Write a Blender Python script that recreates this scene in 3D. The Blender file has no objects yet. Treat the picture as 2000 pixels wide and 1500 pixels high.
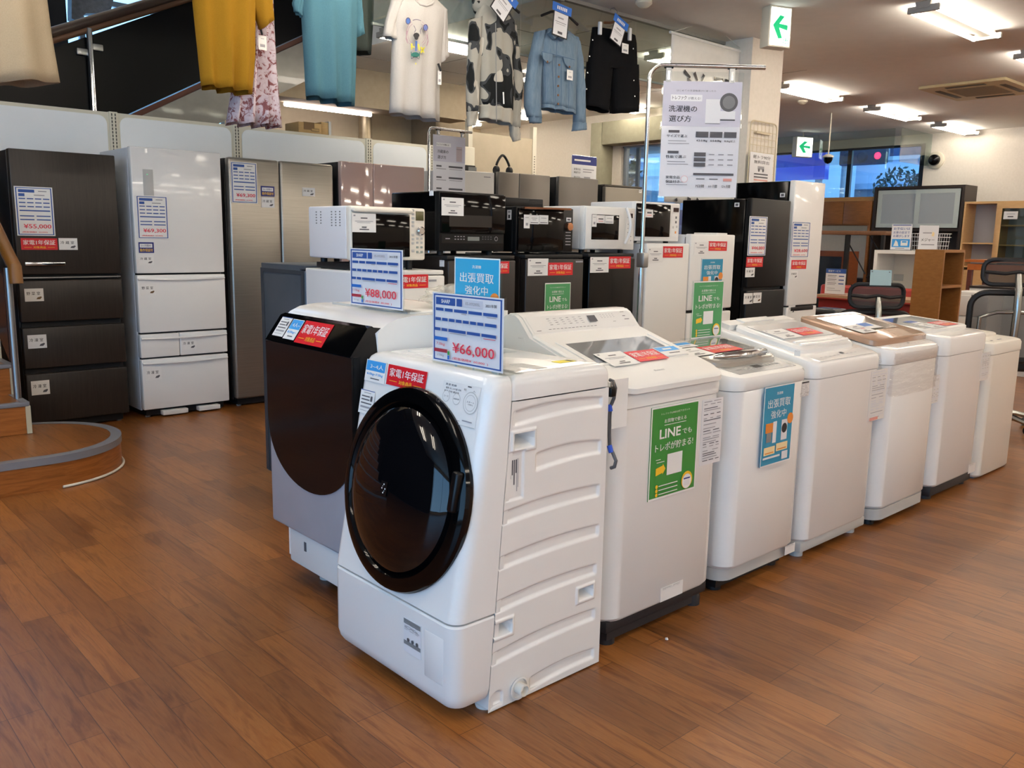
import bpy, bmesh, math, random
from mathutils import Vector, Matrix, noise
random.seed(7)
S = bpy.context.scene
COL = S.collection
# ------------------------------------------------------------------ camera
CAM = Vector((0, 0, 1.31))
FPX = 1678.0
MT = Matrix(((0.74062, -0.10098, 0.6643), (-0.6717, -0.13692, 0.72806), (0.01744, -0.98542, -0.16923)))  # camera axes (right, down, forward) as columns
cd = bpy.data.cameras.new('camera'); cam = bpy.data.objects.new('camera', cd); COL.objects.link(cam)
cd.sensor_fit = 'HORIZONTAL'; cd.sensor_width = 36; cd.lens = FPX / 2000 * 36; cd.clip_start = .05; cd.clip_end = 200
cm = Matrix.Identity(4)
for i in range(3):
    cm[i][0] = MT[i][0]; cm[i][1] = -MT[i][1]; cm[i][2] = -MT[i][2]; cm[i][3] = CAM[i]
cam.matrix_world = cm
S.camera = cam
# ------------------------------------------------------------------ sky, exposure
S.view_settings.view_transform = 'Standard'; S.view_settings.look = 'None'
S.view_settings.gamma = 1; S.view_settings.use_curve_mapping = False
S.view_settings.exposure = 0.55
SKY = 3.3
W = bpy.data.worlds.new('dusk sky'); S.world = W; W.use_nodes = True
wn = W.node_tree.nodes; wl = W.node_tree.links
bg = wn['Background']; bg.inputs[1].default_value = SKY
tc = wn.new('ShaderNodeTexCoord'); sx = wn.new('ShaderNodeSeparateXYZ'); rmp = wn.new('ShaderNodeValToRGB')
wl.new(tc.outputs['Generated'], sx.inputs[0]); wl.new(sx.outputs[2], rmp.inputs[0]); wl.new(rmp.outputs[0], bg.inputs[0])
rmp.color_ramp.elements[0].color = (.30, .58, .92, 1); rmp.color_ramp.elements[0].position = 0.0
rmp.color_ramp.elements[1].color = (.19, .46, .86, 1); rmp.color_ramp.elements[1].position = .7
LAMP = 24.0          # strength of the fluorescent tubes
S.cycles.use_denoising = True
S.cycles.max_bounces = 8; S.cycles.transparent_max_bounces = 12; S.cycles.sample_clamp_indirect = 6
S.cycles.caustics_reflective = False; S.cycles.caustics_refractive = False
# daylight portal of the shop front behind the camera
pl_ = bpy.data.lights.new('shopfront_portal', 'AREA'); pl_.shape = 'RECTANGLE'; pl_.size = 2.5; pl_.size_y = 9.0
pl_.cycles.is_portal = True
po = bpy.data.objects.new('shopfront_portal', pl_); COL.objects.link(po)
po.location = (-4.0, -1.3, 1.45); po.rotation_euler = (0, -math.pi / 2, 0)

# ------------------------------------------------------------------ pixel rays of the 2000x1500 frame, for reading places off the photo
def ray(x, y):
    return MT @ Vector(((x - 1000) / FPX, (y - 750) / FPX, 1))
def at(x, y, ax, v):
    d = ray(x, y); return CAM + d * ((v - CAM[ax]) / d[ax])
def atX(x, y, X): return at(x, y, 0, X)
def atY(x, y, Y): return at(x, y, 1, Y)
def atZ(x, y, Z=0): return at(x, y, 2, Z)

# ------------------------------------------------------------------ materials
def lin(h):
    h = h.lstrip('#'); o = []
    for i in (0, 2, 4):
        c = int(h[i:i + 2], 16) / 255
        o.append(c / 12.92 if c <= .04045 else ((c + .055) / 1.055) ** 2.4)
    return (*o, 1)
_M = {}
def mat(name, hexc='#808080', rough=.5, metal=0, coat=0, emit=0, trans=0, alpha=1, spec=.5, ior=1.45):
    if name in _M: return _M[name]
    m = bpy.data.materials.new(name); m.use_nodes = True; _M[name] = m
    b = m.node_tree.nodes['Principled BSDF']; i = b.inputs
    i['Base Color'].default_value = lin(hexc); i['Roughness'].default_value = rough; i['Metallic'].default_value = metal
    i['Coat Weight'].default_value = coat; i['Coat Roughness'].default_value = .04; i['Specular IOR Level'].default_value = spec
    i['IOR'].default_value = ior
    i['Transmission Weight'].default_value = trans; i['Alpha'].default_value = alpha
    if emit: i['Emission Color'].default_value = lin(hexc); i['Emission Strength'].default_value = emit
    return m
class N:
    """node shorthand on a material"""
    def __init__(s, m): s.t = m.node_tree; s.n = s.t.nodes; s.l = s.t.links; s.b = s.n['Principled BSDF']
    def new(s, t, **k):
        q = s.n.new('ShaderNode' + t)
        for a, v in k.items(): setattr(q, a, v)
        return q
    def pos(s, sc=(1, 1, 1)):
        g = s.new('NewGeometry'); v = s.new('VectorMath', operation='MULTIPLY'); v.inputs[1].default_value = sc
        s.l.new(g.outputs['Position'], v.inputs[0]); return v.outputs[0]
    def noise(s, vec, scale, detail=3, rough=.55, dist=0):
        q = s.new('TexNoise'); s.l.new(vec, q.inputs['Vector']); q.inputs['Scale'].default_value = scale
        q.inputs['Detail'].default_value = detail; q.inputs['Roughness'].default_value = rough; q.inputs['Distortion'].default_value = dist
        return q.outputs['Fac']
    def ramp(s, fac, stops, const=False):
        q = s.new('ValToRGB'); s.l.new(fac, q.inputs[0]); r = q.color_ramp
        if const: r.interpolation = 'CONSTANT'
        while len(r.elements) < len(stops): r.elements.new(.5)
        for e, (p, c) in zip(r.elements, stops): e.position = p; e.color = lin(c)
        return q.outputs[0]
    def mix(s, fac, a, b, mode='MIX'):
        q = s.new('MixRGB', blend_type=mode)
        for sock, v in zip(q.inputs, (fac, a, b)):
            if hasattr(v, 'links') or hasattr(v, 'is_output'): s.l.new(v, sock)
            elif isinstance(v, str): sock.default_value = lin(v)
            else: sock.default_value = v
        return q.outputs[0]
    def col(s, o): s.l.new(o, s.b.inputs['Base Color'])
    def rough(s, fac, a, b):
        q = s.new('MapRange'); s.l.new(fac, q.inputs[0]); q.inputs[3].default_value = a; q.inputs[4].default_value = b
        s.l.new(q.outputs[0], s.b.inputs['Roughness'])
    def bump(s, fac, st, dist=.01):
        q = s.new('Bump'); q.inputs['Strength'].default_value = st; q.inputs['Distance'].default_value = dist
        s.l.new(fac, q.inputs['Height']); s.l.new(q.outputs[0], s.b.inputs['Normal'])
def noisy(name, c1, c2, scale=(3, 3, 3), rough=.5, metal=0, nscale=4, bump=0, coat=0, lo=.3, hi=.7, detail=3, spec=.5):
    if name in _M: return _M[name]
    m = mat(name, c1, rough, metal, coat, spec=spec); n = N(m); f = n.noise(n.pos(scale), nscale, detail)
    n.col(n.ramp(f, [(lo, c1), (hi, c2)]))
    if bump: n.bump(f, bump)
    return m
WHITE = mat('white enamel', '#eaeae8', .22, coat=.3)
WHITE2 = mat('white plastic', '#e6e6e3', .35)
WARMW = mat('cream white plastic', '#e6e1d6', .35)
GREYL = mat('light grey plastic', '#b9bab8', .45)
GREYM = mat('mid grey plastic', '#7f8283', .45)
SEAM = mat('shadow gap', '#77777a', .8)
BLACK = mat('black plastic', '#0a0a0c', .3, spec=.3)
BLACKM = mat('matt black plastic', '#141416', .55)
GLOSS = mat('black gloss glass', '#050506', .06, spec=.25)
CHROME = mat('chrome', '#c9ccd0', .12, 1)
STEEL = mat('brushed steel', '#9d9fa0', .35, 1)
PAPER = mat('white paper', '#e8e8e6', .6)
PAPERG = mat('glossy laminate', '#e4e5e8', .15)
INK = mat('black ink', '#26262a', .6)
GREYINK = mat('grey ink', '#9a9aa0', .6)
DGINK = mat('dark grey ink', '#55555a', .6)
BLUEINK = mat('blue ink', '#2f559c', .5)
NAVY = mat('navy ink', '#22307c', .5)
LBLUE = mat('light blue ink', '#3f9be0', .4)
REDINK = mat('red ink', '#dd3b50', .5)
DRED = mat('dark red ink', '#a53444', .5)
RED = mat('warranty red', '#d3202c', .35)
YEL = mat('yellow ink', '#f2c230', .5)
ORANGE = mat('orange ink', '#e08a3a', .5)
GREEN = mat('poster green', '#3b8a3e', .3)
GREEN2 = mat('poster grass green', '#4c9b62', .3)
TEAL = mat('poster teal', '#2d8fb4', .3)
TEAL2 = mat('bright poster cyan', '#35a3d2', .3)
LINEC = mat('pale line ink', '#c9ccd6', .6)
CREAMP = mat('pale yellow ink', '#f2dca8', .5)
ACRY = mat('clear acrylic', '#f2f8f8', .03, trans=1, ior=1.3)

def clear(name, tint, lo=.04, hi=.8, rough=.02, power=4):
    """thin clear sheet: see-through, mirror-like towards grazing angles"""
    m = bpy.data.materials.new(name); m.use_nodes = True; t = m.node_tree; t.nodes.clear(); L = t.links.new
    o = t.nodes.new('ShaderNodeOutputMaterial'); mx = t.nodes.new('ShaderNodeMixShader'); tr = t.nodes.new('ShaderNodeBsdfTransparent'); gl = t.nodes.new('ShaderNodeBsdfGlossy')
    lw = t.nodes.new('ShaderNodeLayerWeight'); pw = t.nodes.new('ShaderNodeMath'); pw.operation = 'POWER'; pw.inputs[1].default_value = power; mr = t.nodes.new('ShaderNodeMapRange'); mr.inputs[3].default_value = lo; mr.inputs[4].default_value = hi
    gl.inputs['Roughness'].default_value = rough; tr.inputs[0].default_value = (*tint, 1)
    L(lw.outputs['Facing'], pw.inputs[0]); L(pw.outputs[0], mr.inputs[0]); L(mr.outputs[0], mx.inputs[0]); L(tr.outputs[0], mx.inputs[1]); L(gl.outputs[0], mx.inputs[2]); L(mx.outputs[0], o.inputs[0]); return m
# ------------------------------------------------------------------ mesh builder
_TX = {}
def text_shape(s, bold):
    k = (s, bold)
    if k in _TX: return _TX[k]
    c = bpy.data.curves.new('t', 'FONT'); c.body = s; c.size = 1; c.resolution_u = 2; c.offset = .02 if bold and s.isascii() else 0.0
    o = bpy.data.objects.new('t', c); COL.objects.link(o)
    dg = bpy.context.evaluated_depsgraph_get(); e = o.evaluated_get(dg); me = e.to_mesh()
    vs = [(v.co.x, v.co.y) for v in me.vertices]; fs = [tuple(p.vertices) for p in me.polygons]
    e.to_mesh_clear(); bpy.data.objects.remove(o); bpy.data.curves.remove(c)
    _TX[k] = (vs, fs); return _TX[k]
class B:
    def __init__(s, T=None): s.v = []; s.f = []; s.m = []; s.ms = []; s.T = T
    def slot(s, m):
        if m not in s.ms: s.ms.append(m)
        return s.ms.index(m)
    def add(s, vs, fs, m):
        k = len(s.v); i = s.slot(m)
        s.v += [(s.T @ Vector(v)) if s.T else Vector(v) for v in vs]
        for f in fs: s.f.append(tuple(a + k for a in f)); s.m.append(i)
        return s
    def box(s, x0, x1, y0, y1, z0, z1, m, r=0, seg=2):
        x0, x1 = sorted((x0, x1)); y0, y1 = sorted((y0, y1)); z0, z1 = sorted((z0, z1))
        s.k = getattr(s, 'k', 0) + 1; e = .00007 * (s.k % 6)      # neighbouring boards never share a face plane
        if min(x1 - x0, y1 - y0, z1 - z0) > .004: x0 += e; y0 += e; z0 += e; x1 -= e; y1 -= e; z1 -= e
        if not r:
            vs = [(x, y, z) for x in (x0, x1) for y in (y0, y1) for z in (z0, z1)]
            return s.add(vs, [(0, 1, 3, 2), (4, 6, 7, 5), (0, 4, 5, 1), (2, 3, 7, 6), (0, 2, 6, 4), (1, 5, 7, 3)], m)
        bm = bmesh.new(); bmesh.ops.create_cube(bm, size=1)
        for v in bm.verts: v.co = Vector(((x0 + x1) / 2 + v.co.x * (x1 - x0), (y0 + y1) / 2 + v.co.y * (y1 - y0), (z0 + z1) / 2 + v.co.z * (z1 - z0)))
        r = min(r, .49 * min(x1 - x0, y1 - y0, z1 - z0))
        bmesh.ops.bevel(bm, geom=bm.edges[:], offset=r, segments=seg, profile=.5, affect='EDGES')
        return s.take(bm, m)
    def take(s, bm, m):
        bm.verts.ensure_lookup_table()
        for i, v in enumerate(bm.verts): v.index = i
        s.add([v.co[:] for v in bm.verts], [[v.index for v in f.verts] for f in bm.faces], m); bm.free(); return s
    def prism(s, poly, ax, a, b, m):
        def P(p, h): return {'x': (h, p[0], p[1]), 'y': (p[0], h, p[1]), 'z': (p[0], p[1], h)}[ax]
        n = len(poly); ar = sum(poly[i][0] * poly[(i + 1) % n][1] - poly[(i + 1) % n][0] * poly[i][1] for i in range(n))
        if (ar < 0) != (ax == 'y'): poly = poly[::-1]
        if a > b: a, b = b, a
        vs = [P(p, a) for p in poly] + [P(p, b) for p in poly]
        fs = [tuple(range(n))[::-1], tuple(range(n, 2 * n))] + [(i, (i + 1) % n, n + (i + 1) % n, n + i) for i in range(n)]
        return s.add(vs, fs, m)
    def loft(s, rings, m, cap0=True, cap1=True, closed=True):
        n = len(rings[0]); vs = [p for r in rings for p in r]; fs = []
        for j in range(len(rings) - 1):
            for i in range(n if closed else n - 1):
                fs.append((j * n + i, j * n + (i + 1) % n, (j + 1) * n + (i + 1) % n, (j + 1) * n + i))
        if cap0: fs.append(tuple(range(n))[::-1])
        if cap1: fs.append(tuple(range((len(rings) - 1) * n, len(rings) * n)))
        return s.add(vs, fs, m)
    def tube(s, pts, r, m, n=8, cap=True):
        pts = [Vector(p) for p in pts]; rings = []; pu = None
        for i, p in enumerate(pts):
            d = (pts[min(i + 1, len(pts) - 1)] - pts[max(i - 1, 0)]).normalized()
            if pu is None:
                pu = d.cross(Vector((0, 0, 1)) if abs(d.z) < .9 else Vector((1, 0, 0))).normalized()
            else: pu = (pu - d * pu.dot(d)).normalized()
            w = d.cross(pu); rr = r[i] if isinstance(r, (list, tuple)) else r
            rings.append([p + pu * (rr * math.cos(2 * math.pi * k / n)) + w * (rr * math.sin(2 * math.pi * k / n)) for k in range(n)])
        return s.loft(rings, m, cap, cap)
    def lathe(s, prof, O, ax, m, n=32, cap0=False, cap1=True):
        O = Vector(O); ax = Vector(ax).normalized(); u = ax.cross(Vector((0, 0, 1)) if abs(ax.z) < .9 else Vector((1, 0, 0))).normalized(); w = ax.cross(u)
        rings = [[O + ax * h + u * (r * math.cos(2 * math.pi * k / n)) + w * (r * math.sin(2 * math.pi * k / n)) for k in range(n)] for r, h in prof]
        return s.loft(rings, m, cap0, cap1)
    def quad(s, a, b, c, d, m): return s.add([a, b, c, d], [(0, 1, 2, 3)], m)
def rr(x0, x1, y0, y1, r, n=4, which=(1, 1, 1, 1)):
    out = []
    for k, (cx, cy) in enumerate(((x1 - r, y1 - r), (x0 + r, y1 - r), (x0 + r, y0 + r), (x1 - r, y0 + r))):
        if which[k]:
            for i in range(n + 1):
                a = math.pi / 2 * (k + i / n); out.append((cx + r * math.cos(a), cy + r * math.sin(a)))
        else: out.append(((x1, y1), (x0, y1), (x0, y0), (x1, y0))[k])
    return out
ORG = {}
def mesh_obj(name, b, org, smooth=35):
    me = bpy.data.meshes.new(name); o3 = Vector(org)
    me.from_pydata([v - o3 for v in b.v], [], b.f); me.update()
    for m in b.ms: me.materials.append(m)
    me.polygons.foreach_set('material_index', b.m); me.polygons.foreach_set('use_smooth', [True] * len(b.f))
    bm = bmesh.new(); bm.from_mesh(me); bmesh.ops.recalc_face_normals(bm, faces=bm.faces[:]); bm.to_mesh(me); bm.free()
    me.set_sharp_from_angle(angle=math.radians(smooth))
    o = bpy.data.objects.new(name, me); COL.objects.link(o); ORG[o.name] = o3; return o
def tag(o, label, cat=None, group=None, kind=None):
    if label: o['label'] = label
    if cat: o['category'] = cat
    if group: o['group'] = group
    if kind: o['kind'] = kind
    return o
def thing(name, label, cat, loc, group=None):
    o = bpy.data.objects.new(name, None); COL.objects.link(o); o.location = loc; o.empty_display_size = .1
    ORG[o.name] = Vector(loc); return tag(o, label, cat, group)
def part(T, name, b, label=None, smooth=35, kind=None):
    o = mesh_obj(name, b, ORG[T.name], smooth); o.parent = T; return tag(o, label, kind=kind)
def base_of(b):
    xs = [v.x for v in b.v]; ys = [v.y for v in b.v]; zs = [v.z for v in b.v]
    return Vector(((min(xs) + max(xs)) / 2, (min(ys) + max(ys)) / 2, min(zs)))
def solo(name, b, label, cat, group=None, smooth=35, kind=None):
    g = base_of(b); o = mesh_obj(name, b, g, smooth); o.location = g; return tag(o, label, cat, group, kind)
def struct(name, b, smooth=35, label=None):
    o = mesh_obj(name, b, (0, 0, 0), smooth); o['kind'] = 'structure'
    if label: o['label'] = label
    return o
def dup(root, loc, label=None):
    def cp(o, par):
        c = o.copy(); COL.objects.link(c); c.parent = par
        for ch in [x for x in o.children]: cp(ch, c)
        return c
    r = cp(root, None); r.location = loc; ORG[r.name] = Vector(loc)
    if label: r['label'] = label
    return r
# ------------------------------------------------------------------ printed cards and stickers
class Pl:
    """a flat face: origin O, right u, up v; a, b are metres along u and v"""
    def __init__(s, O, u, v): s.O = Vector(O); s.u = Vector(u).normalized(); s.v = Vector(v).normalized(); s.n = s.u.cross(s.v)
    def px(s, x, y):
        d = ray(x, y); t = (s.O - CAM).dot(s.n) / d.dot(s.n); p = CAM + d * t - s.O; return p.dot(s.u), p.dot(s.v)
    def p(s, a, b, h=0): return s.O + s.u * a + s.v * b + s.n * h
def card(T, name, pl, a0, b0, w, h, items, base=PAPER, th=.0009, rot=0, label=None, off=0.0006):
    """a printed sheet of w x h with its lower left corner at (a0, b0) on face pl; items are in fractions, y from the top"""
    b = B(); c, s_ = math.cos(rot), math.sin(rot)
    def P(x, y, hh): return pl.p(a0 + (x * c - y * s_), b0 + (x * s_ + y * c), hh)
    vs = [P(x, y, z) for z in (off, off + th) for x, y in ((0, 0), (w, 0), (w, h), (0, h))]
    b.add(vs, [(3, 2, 1, 0), (4, 5, 6, 7), (0, 1, 5, 4), (1, 2, 6, 5), (2, 3, 7, 6), (3, 0, 4, 7)], base)
    z = off + th; k = 0; step = .00012
    for it in items:
        k += 1; hz = z + .0002 + step * k
        if it[0] == 'r':
            _, x0, y0, x1, y1, m = it
            b.add([P(x0 * w, (1 - y1) * h, hz), P(x1 * w, (1 - y1) * h, hz), P(x1 * w, (1 - y0) * h, hz), P(x0 * w, (1 - y0) * h, hz)], [(0, 1, 2, 3)], m)
        elif it[0] == 'c':
            _, xc, yc, r, m = it
            b.add([P(xc * w + r * w * math.cos(i * math.pi / 12), (1 - yc) * h + r * w * math.sin(i * math.pi / 12), hz) for i in range(24)], [tuple(range(24))], m)
        elif it[0] == 'p':
            _, pts, m = it
            b.add([P(x * w, (1 - y) * h, hz) for x, y in pts], [tuple(range(len(pts)))], m)
        else:
            _, xc, yc, hh, s, m = it[:6]; wf = it[6] if len(it) > 6 else None; bold = it[7] if len(it) > 7 else True
            vs, fs = text_shape(s, bold)
            if not vs: continue
            xa = min(v[0] for v in vs); xb = max(v[0] for v in vs); ya = min(v[1] for v in vs); yb = max(v[1] for v in vs)
            sy = hh * h / (yb - ya); sx_ = wf * w / (xb - xa) if wf else sy
            for q, dx in enumerate((-.014, 0, .014) if bold and not s.isascii() else (0,)):
                b.add([P(xc * w + (v[0] + dx - (xa + xb) / 2) * sx_, (1 - yc) * h + (v[1] - (ya + yb) / 2) * sy, hz + q * .00003) for v in vs], fs, m)
    if T is None: return b
    return part(T, name, b, label)
def card_px(T, name, pl, tl, br, items, **k):
    a0, b1 = pl.px(*tl); a1, b0 = pl.px(*br)
    return card(T, name, pl, a0, b0, a1 - a0, b1 - b0, items, **k)
def rowbars(x0, x1, y, hh, n, m, gap=.02, rnd=None):
    """a run of n small printed blocks"""
    out = []; wd = (x1 - x0 - gap * (n - 1)) / n
    for i in range(n):
        xa = x0 + i * (wd + gap); xb = xa + wd * (rnd.uniform(.55, 1) if rnd else 1)
        out.append(('r', xa, y, xb, y + hh, m))
    return out
def WARRANTY(m=RED): return [('t', .5, .36, .42, '家電1年保証', PAPER, .88), ('t', .5, .78, .2, '対象商品', YEL, .34), ('r', .08, .77, .28, .795, YEL), ('r', .72, .77, .92, .795, YEL)]
def NOTE(seed=1):
    r = random.Random(seed)
    return [('r', .06, .08, .14, .16, GREYINK), ('r', .36, .22, .64, .28, DGINK), ('r', .12, .4, .88, .43, GREYINK), ('r', .2, .48, .76, .505, GREYINK),
            ('r', .4, .7, .6, .76, DGINK), ('r', .3, .82, .7, .88, DGINK)]
def ROOM(s): 
    ic = INK if s != '野菜室' else mat('brown ink', '#6b5233', .6)
    return [('t', .46, .38, .26, s[0] + ' ' + s[1] + ' ' + s[2], INK, .72), ('p', [(.6, .84), (.66, .7), (.86, .62), (.9, .7), (.8, .84)], ic if s == '野菜室' else DGINK)]
GUAR = [('r', .08, .14, .9, .5, PAPER), ('t', .48, .32, .2, '2ヶ月間の', NAVY, .66), ('t', .5, .74, .3, '動作保証付', YEL, .84)]
def TALLPRICE(price, net):
    it = [('r', .03, .02, .97, .035, BLUEINK), ('r', .03, .965, .97, .98, BLUEINK), ('r', .03, .02, .06, .98, BLUEINK), ('r', .94, .02, .97, .98, BLUEINK),
          ('r', .1, .06, .52, .12, BLUEINK), ('r', .1, .14, .26, .2, BLUEINK), ('r', .62, .08, .84, .1, GREYINK), ('r', .5, .16, .78, .18, GREYINK)]
    for y in (.235, .315, .395): it += rowbars(.1, .9, y, .022, 4, BLUEINK, .04)
    it += [('r', .1, .475, .9, .5, BLUEINK)] + rowbars(.1, .9, .585, .022, 2, BLUEINK, .06) + rowbars(.1, .9, .66, .022, 2, BLUEINK, .06)
    return it + [('t', .54, .81, .1, price, REDINK, .72), ('t', .46, .925, .035, '(税抜価格¥  ' + net + ')', REDINK, .66)]
def WIDEPRICE(price, net, maker='SHARP', kg='7.0kg', kg2='3.5kg'):
    it = [('r', .02, .02, .98, .04, BLUEINK), ('r', .02, .955, .98, .975, BLUEINK), ('r', .02, .02, .04, .975, BLUEINK), ('r', .96, .02, .98, .975, BLUEINK),
          ('r', .055, .065, .34, .17, BLUEINK), ('t', .2, .118, .055, maker, PAPER, .13), ('r', .36, .065, .44, .17, BLUEINK), ('r', .45, .065, .73, .17, LINEC), ('t', .59, .118, .04, 'ES-X9200SL', GREYINK, .2), ('t', .84, .118, .045, '2021年製', DGINK, .15)]
    def seg(ws, y):
        tot = sum(ws); x = .055; o = []
        for q in ws:
            d = q / tot * .89; o.append(('r', x, y, x + d - .02, y + .042, BLUEINK)); o.append(('r', x, y + .042, x + .003, y + .11, LINEC)); x += d
        return o
    it += seg((2, 2, 3, 3, 3), .215) + seg((2, 2, 2, 2, 2, 2, 2, 3.4), .355) + seg((1.7, 1.7, 4.4, 3.3, 3.5), .5)
    it += [('r', .45, .265, .52, .275, GREYINK), ('r', .28, .555, .52, .563, GREYINK), ('r', .8, .27, .93, .278, GREYINK), ('r', .76, .562, .92, .57, REDINK)]
    it += [('r', .055, .63, .25, .68, mat('mid blue ink', '#2d6fc4', .5)), ('t', .15, .735, .05, kg, REDINK, .13, False), ('r', .055, .8, .25, .85, DRED), ('t', .15, .9, .035, kg2, GREYINK, .1, False), ('r', .255, .82, .285, .875, mat('leaf green ink', '#3b9a4c')), ('r', .255, .88, .285, .94, mat('mid blue ink'))]
    return it + [('t', .62, .765, .165, price, REDINK, .58), ('t', .58, .91, .045, '(税抜価格¥  ' + net + '  )', REDINK, .5)]
def GREENPOSTER():
    it = [('r', 0, 0, 1, .02, PAPER), ('r', 0, .98, 1, 1, PAPER), ('r', 0, 0, .02, 1, PAPER), ('r', .98, 0, 1, 1, PAPER),
          ('t', .5, .085, .022, 'トレファクLINE公式アカウント', PAPER, .6, False), ('t', .5, .165, .042, 'お買物で使える', PAPER, .46), ('r', .27, .205, .73, .211, PAPER),
          ('t', .4, .3, .1, 'LINE', PAPER, .44), ('t', .76, .315, .06, 'でも', PAPER, .2), ('t', .5, .44, .085, 'トレポが貯まる!', PAPER, .8),
          ('r', .36, .53, .68, .76, PAPER), ('p', [(.13, .66), (.27, .64), (.27, .62), (.33, .68), (.27, .74), (.27, .72), (.13, .74)], YEL), ('r', .12, .565, .22, .572, PAPER), ('r', .14, .595, .3, .602, PAPER)]
    for y in (.86, .905, .95): it += [('c', .16, y, .025, YEL), ('r', .2, y - .006, .6, y + .004, PAPER)]
    return it + [('c', .8, .87, .12, YEL), ('c', .8, .885, .1, PAPER), ('r', .73, .845, .87, .86, NAVY), ('r', .74, .86, .86, .93, PAPERG)]
def TEALPOSTER(full=True):
    it = [('r', 0, 0, 1, .015, PAPER), ('r', 0, 0, .02, 1, PAPER), ('r', .98, 0, 1, 1, PAPER), ('r', 0, .985, 1, 1, PAPER),
          ('t', .5, .1, .035, '洗濯機', PAPER, .2), ('t', .5, .22, .11, '出張買取', PAPER, .74), ('t', .5, .36, .1, '強化中', PAPER, .5)]
    if full: it += [('r', .1, .46, .34, .58, ORANGE), ('r', .34, .45, .46, .72, PAPERG), ('r', .14, .58, .3, .7, GREYM), ('r', .62, .45, .82, .71, PAPERG), ('c', .72, .56, .09, INK), ('c', .9, .45, .1, ORANGE),
          ('r', .08, .76, .44, .86, CREAMP), ('r', .48, .74, .86, .84, CREAMP), ('r', .12, .83, .4, .845, ORANGE), ('r', .52, .81, .82, .825, ORANGE), ('r', .06, .885, .62, .91, PAPER), ('r', .68, .86, .88, .96, PAPERG)]
    return it
def BOX_PERSONS(s, kg): return [('r', .03, .03, .97, .5, LBLUE), ('t', .55, .28, .22, s, PAPER, .66), ('t', .5, .66, .14, kg, LBLUE, .8), ('r', .3, .83, .75, .88, DGINK)]
DRUMNOTE = [('r', 0, 0, 1, .03, BLUEINK), ('r', .25, .1, .75, .13, GREYINK), ('r', .12, .24, .7, .29, DGINK), ('r', .12, .38, .7, .43, DGINK), ('r', .12, .53, .88, .58, DGINK), ('r', .12, .68, .9, .76, GREYINK), ('r', .12, .86, .8, .88, GREYINK), ('r', .76, .22, .9, .44, DGINK)]
def SPEC(seed, soft=False):
    r = random.Random(seed); it = []
    y = .03
    while y < .95:
        it += [i for i in rowbars(.08, .94, y, .012, r.choice((1, 2, 3)), r.choice((GREYINK, LINEC, LINEC) if soft else (DGINK, GREYINK, GREYINK)), .06, r)]; y += r.choice((.03, .04, .06))
    return it
# ------------------------------------------------------------------ the shell: floor, ceiling, walls, windows
fm = mat('vinyl plank floor', '#8a5a3a', .3)
n = N(fm); g = n.new('NewGeometry'); sp = n.new('SeparateXYZ'); cb = n.new('CombineXYZ')
n.l.new(g.outputs['Position'], sp.inputs[0]); n.l.new(sp.outputs[1], cb.inputs[0]); n.l.new(sp.outputs[0], cb.inputs[1])
br = n.new('TexBrick'); n.l.new(cb.outputs[0], br.inputs['Vector']); br.offset = .37; br.offset_frequency = 3
for k, v in (('Scale', 1), ('Mortar Size', .0012), ('Mortar Smooth', .3), ('Bias', 0), ('Brick Width', .62), ('Row Height', .088)): br.inputs[k].default_value = v
br.inputs['Color1'].default_value = lin('#a26a36'); br.inputs['Color2'].default_value = lin('#84552d'); br.inputs['Mortar'].default_value = lin('#5e3c25')
gr = n.noise(n.pos((34, 2.2, 1)), 3, 5, .6, .25); gc = n.ramp(gr, [(.3, '#d9d2cc'), (.5, '#ffffff'), (.75, '#efe8e2')])
fig = n.ramp(n.noise(n.pos((7, .8, 1)), 3, 4, .6, 1.2), [(.35, '#d2c6bc'), (.5, '#ffffff'), (.7, '#e8ddd2')])
big = n.ramp(n.noise(n.pos((1, 1, 1)), 1.2, 2), [(.3, '#e2dedc'), (.7, '#ffffff')])
n.col(n.mix(1.0, n.mix(1.0, n.mix(1.0, br.outputs['Color'], gc, 'MULTIPLY'), fig, 'MULTIPLY'), big, 'MULTIPLY')); n.rough(gr, .26, .36); n.bump(gr, .03, .001)
FLOORM = fm
b = B(); b.box(-4.2, 14.5, -6, 12, -.1, 0, fm); struct('floor', b)
CEILM = noisy('painted ceiling board', '#d9d8d4', '#dedcd8', (2, 2, 2), .9)
WALLM = noisy('white wallpaper', '#e2dbcf', '#e8e1d6', (8, 8, 8), .85)
BEIGE = noisy('beige painted wall', '#d2c3a8', '#d8caaf', (4, 4, 4), .85)
H3 = 3.0
b = B(); b.box(-4.2, 14.5, -6, 4.6, H3, 3.2, CEILM); b.box(6.6, 14.5, 4.6, 12, H3, 3.2, CEILM); b.box(4.55, 6.6, 4.6, 12, H3, 3.2, noisy('white ceiling panel', '#e6e6e2', '#eaeae6', (2, 2, 2), .8))
# board joints over the far part
jm = mat('ceiling joint', '#9a9a98', .9)
for y in (5.55, 6.5, 7.45): b.box(4.55, 9.3, y - .004, y + .004, 2.9985, 3.001, jm)
for x in (5.5, 6.4, 7.3, 8.2): b.box(x - .004, x + .004, 4.7, 8, 2.9985, 3.001, jm)
struct('ceiling', b)
b = B(); b.box(-4.2, 4.6, 4.56, 4.6, 2.96, 3.2, mat('soffit edge', '#8f8c86', .6)); b.box(4.6, 6.6, 4.57, 4.61, 2.975, 3.0, mat('soffit edge')); struct('trim_1', b)
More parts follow.
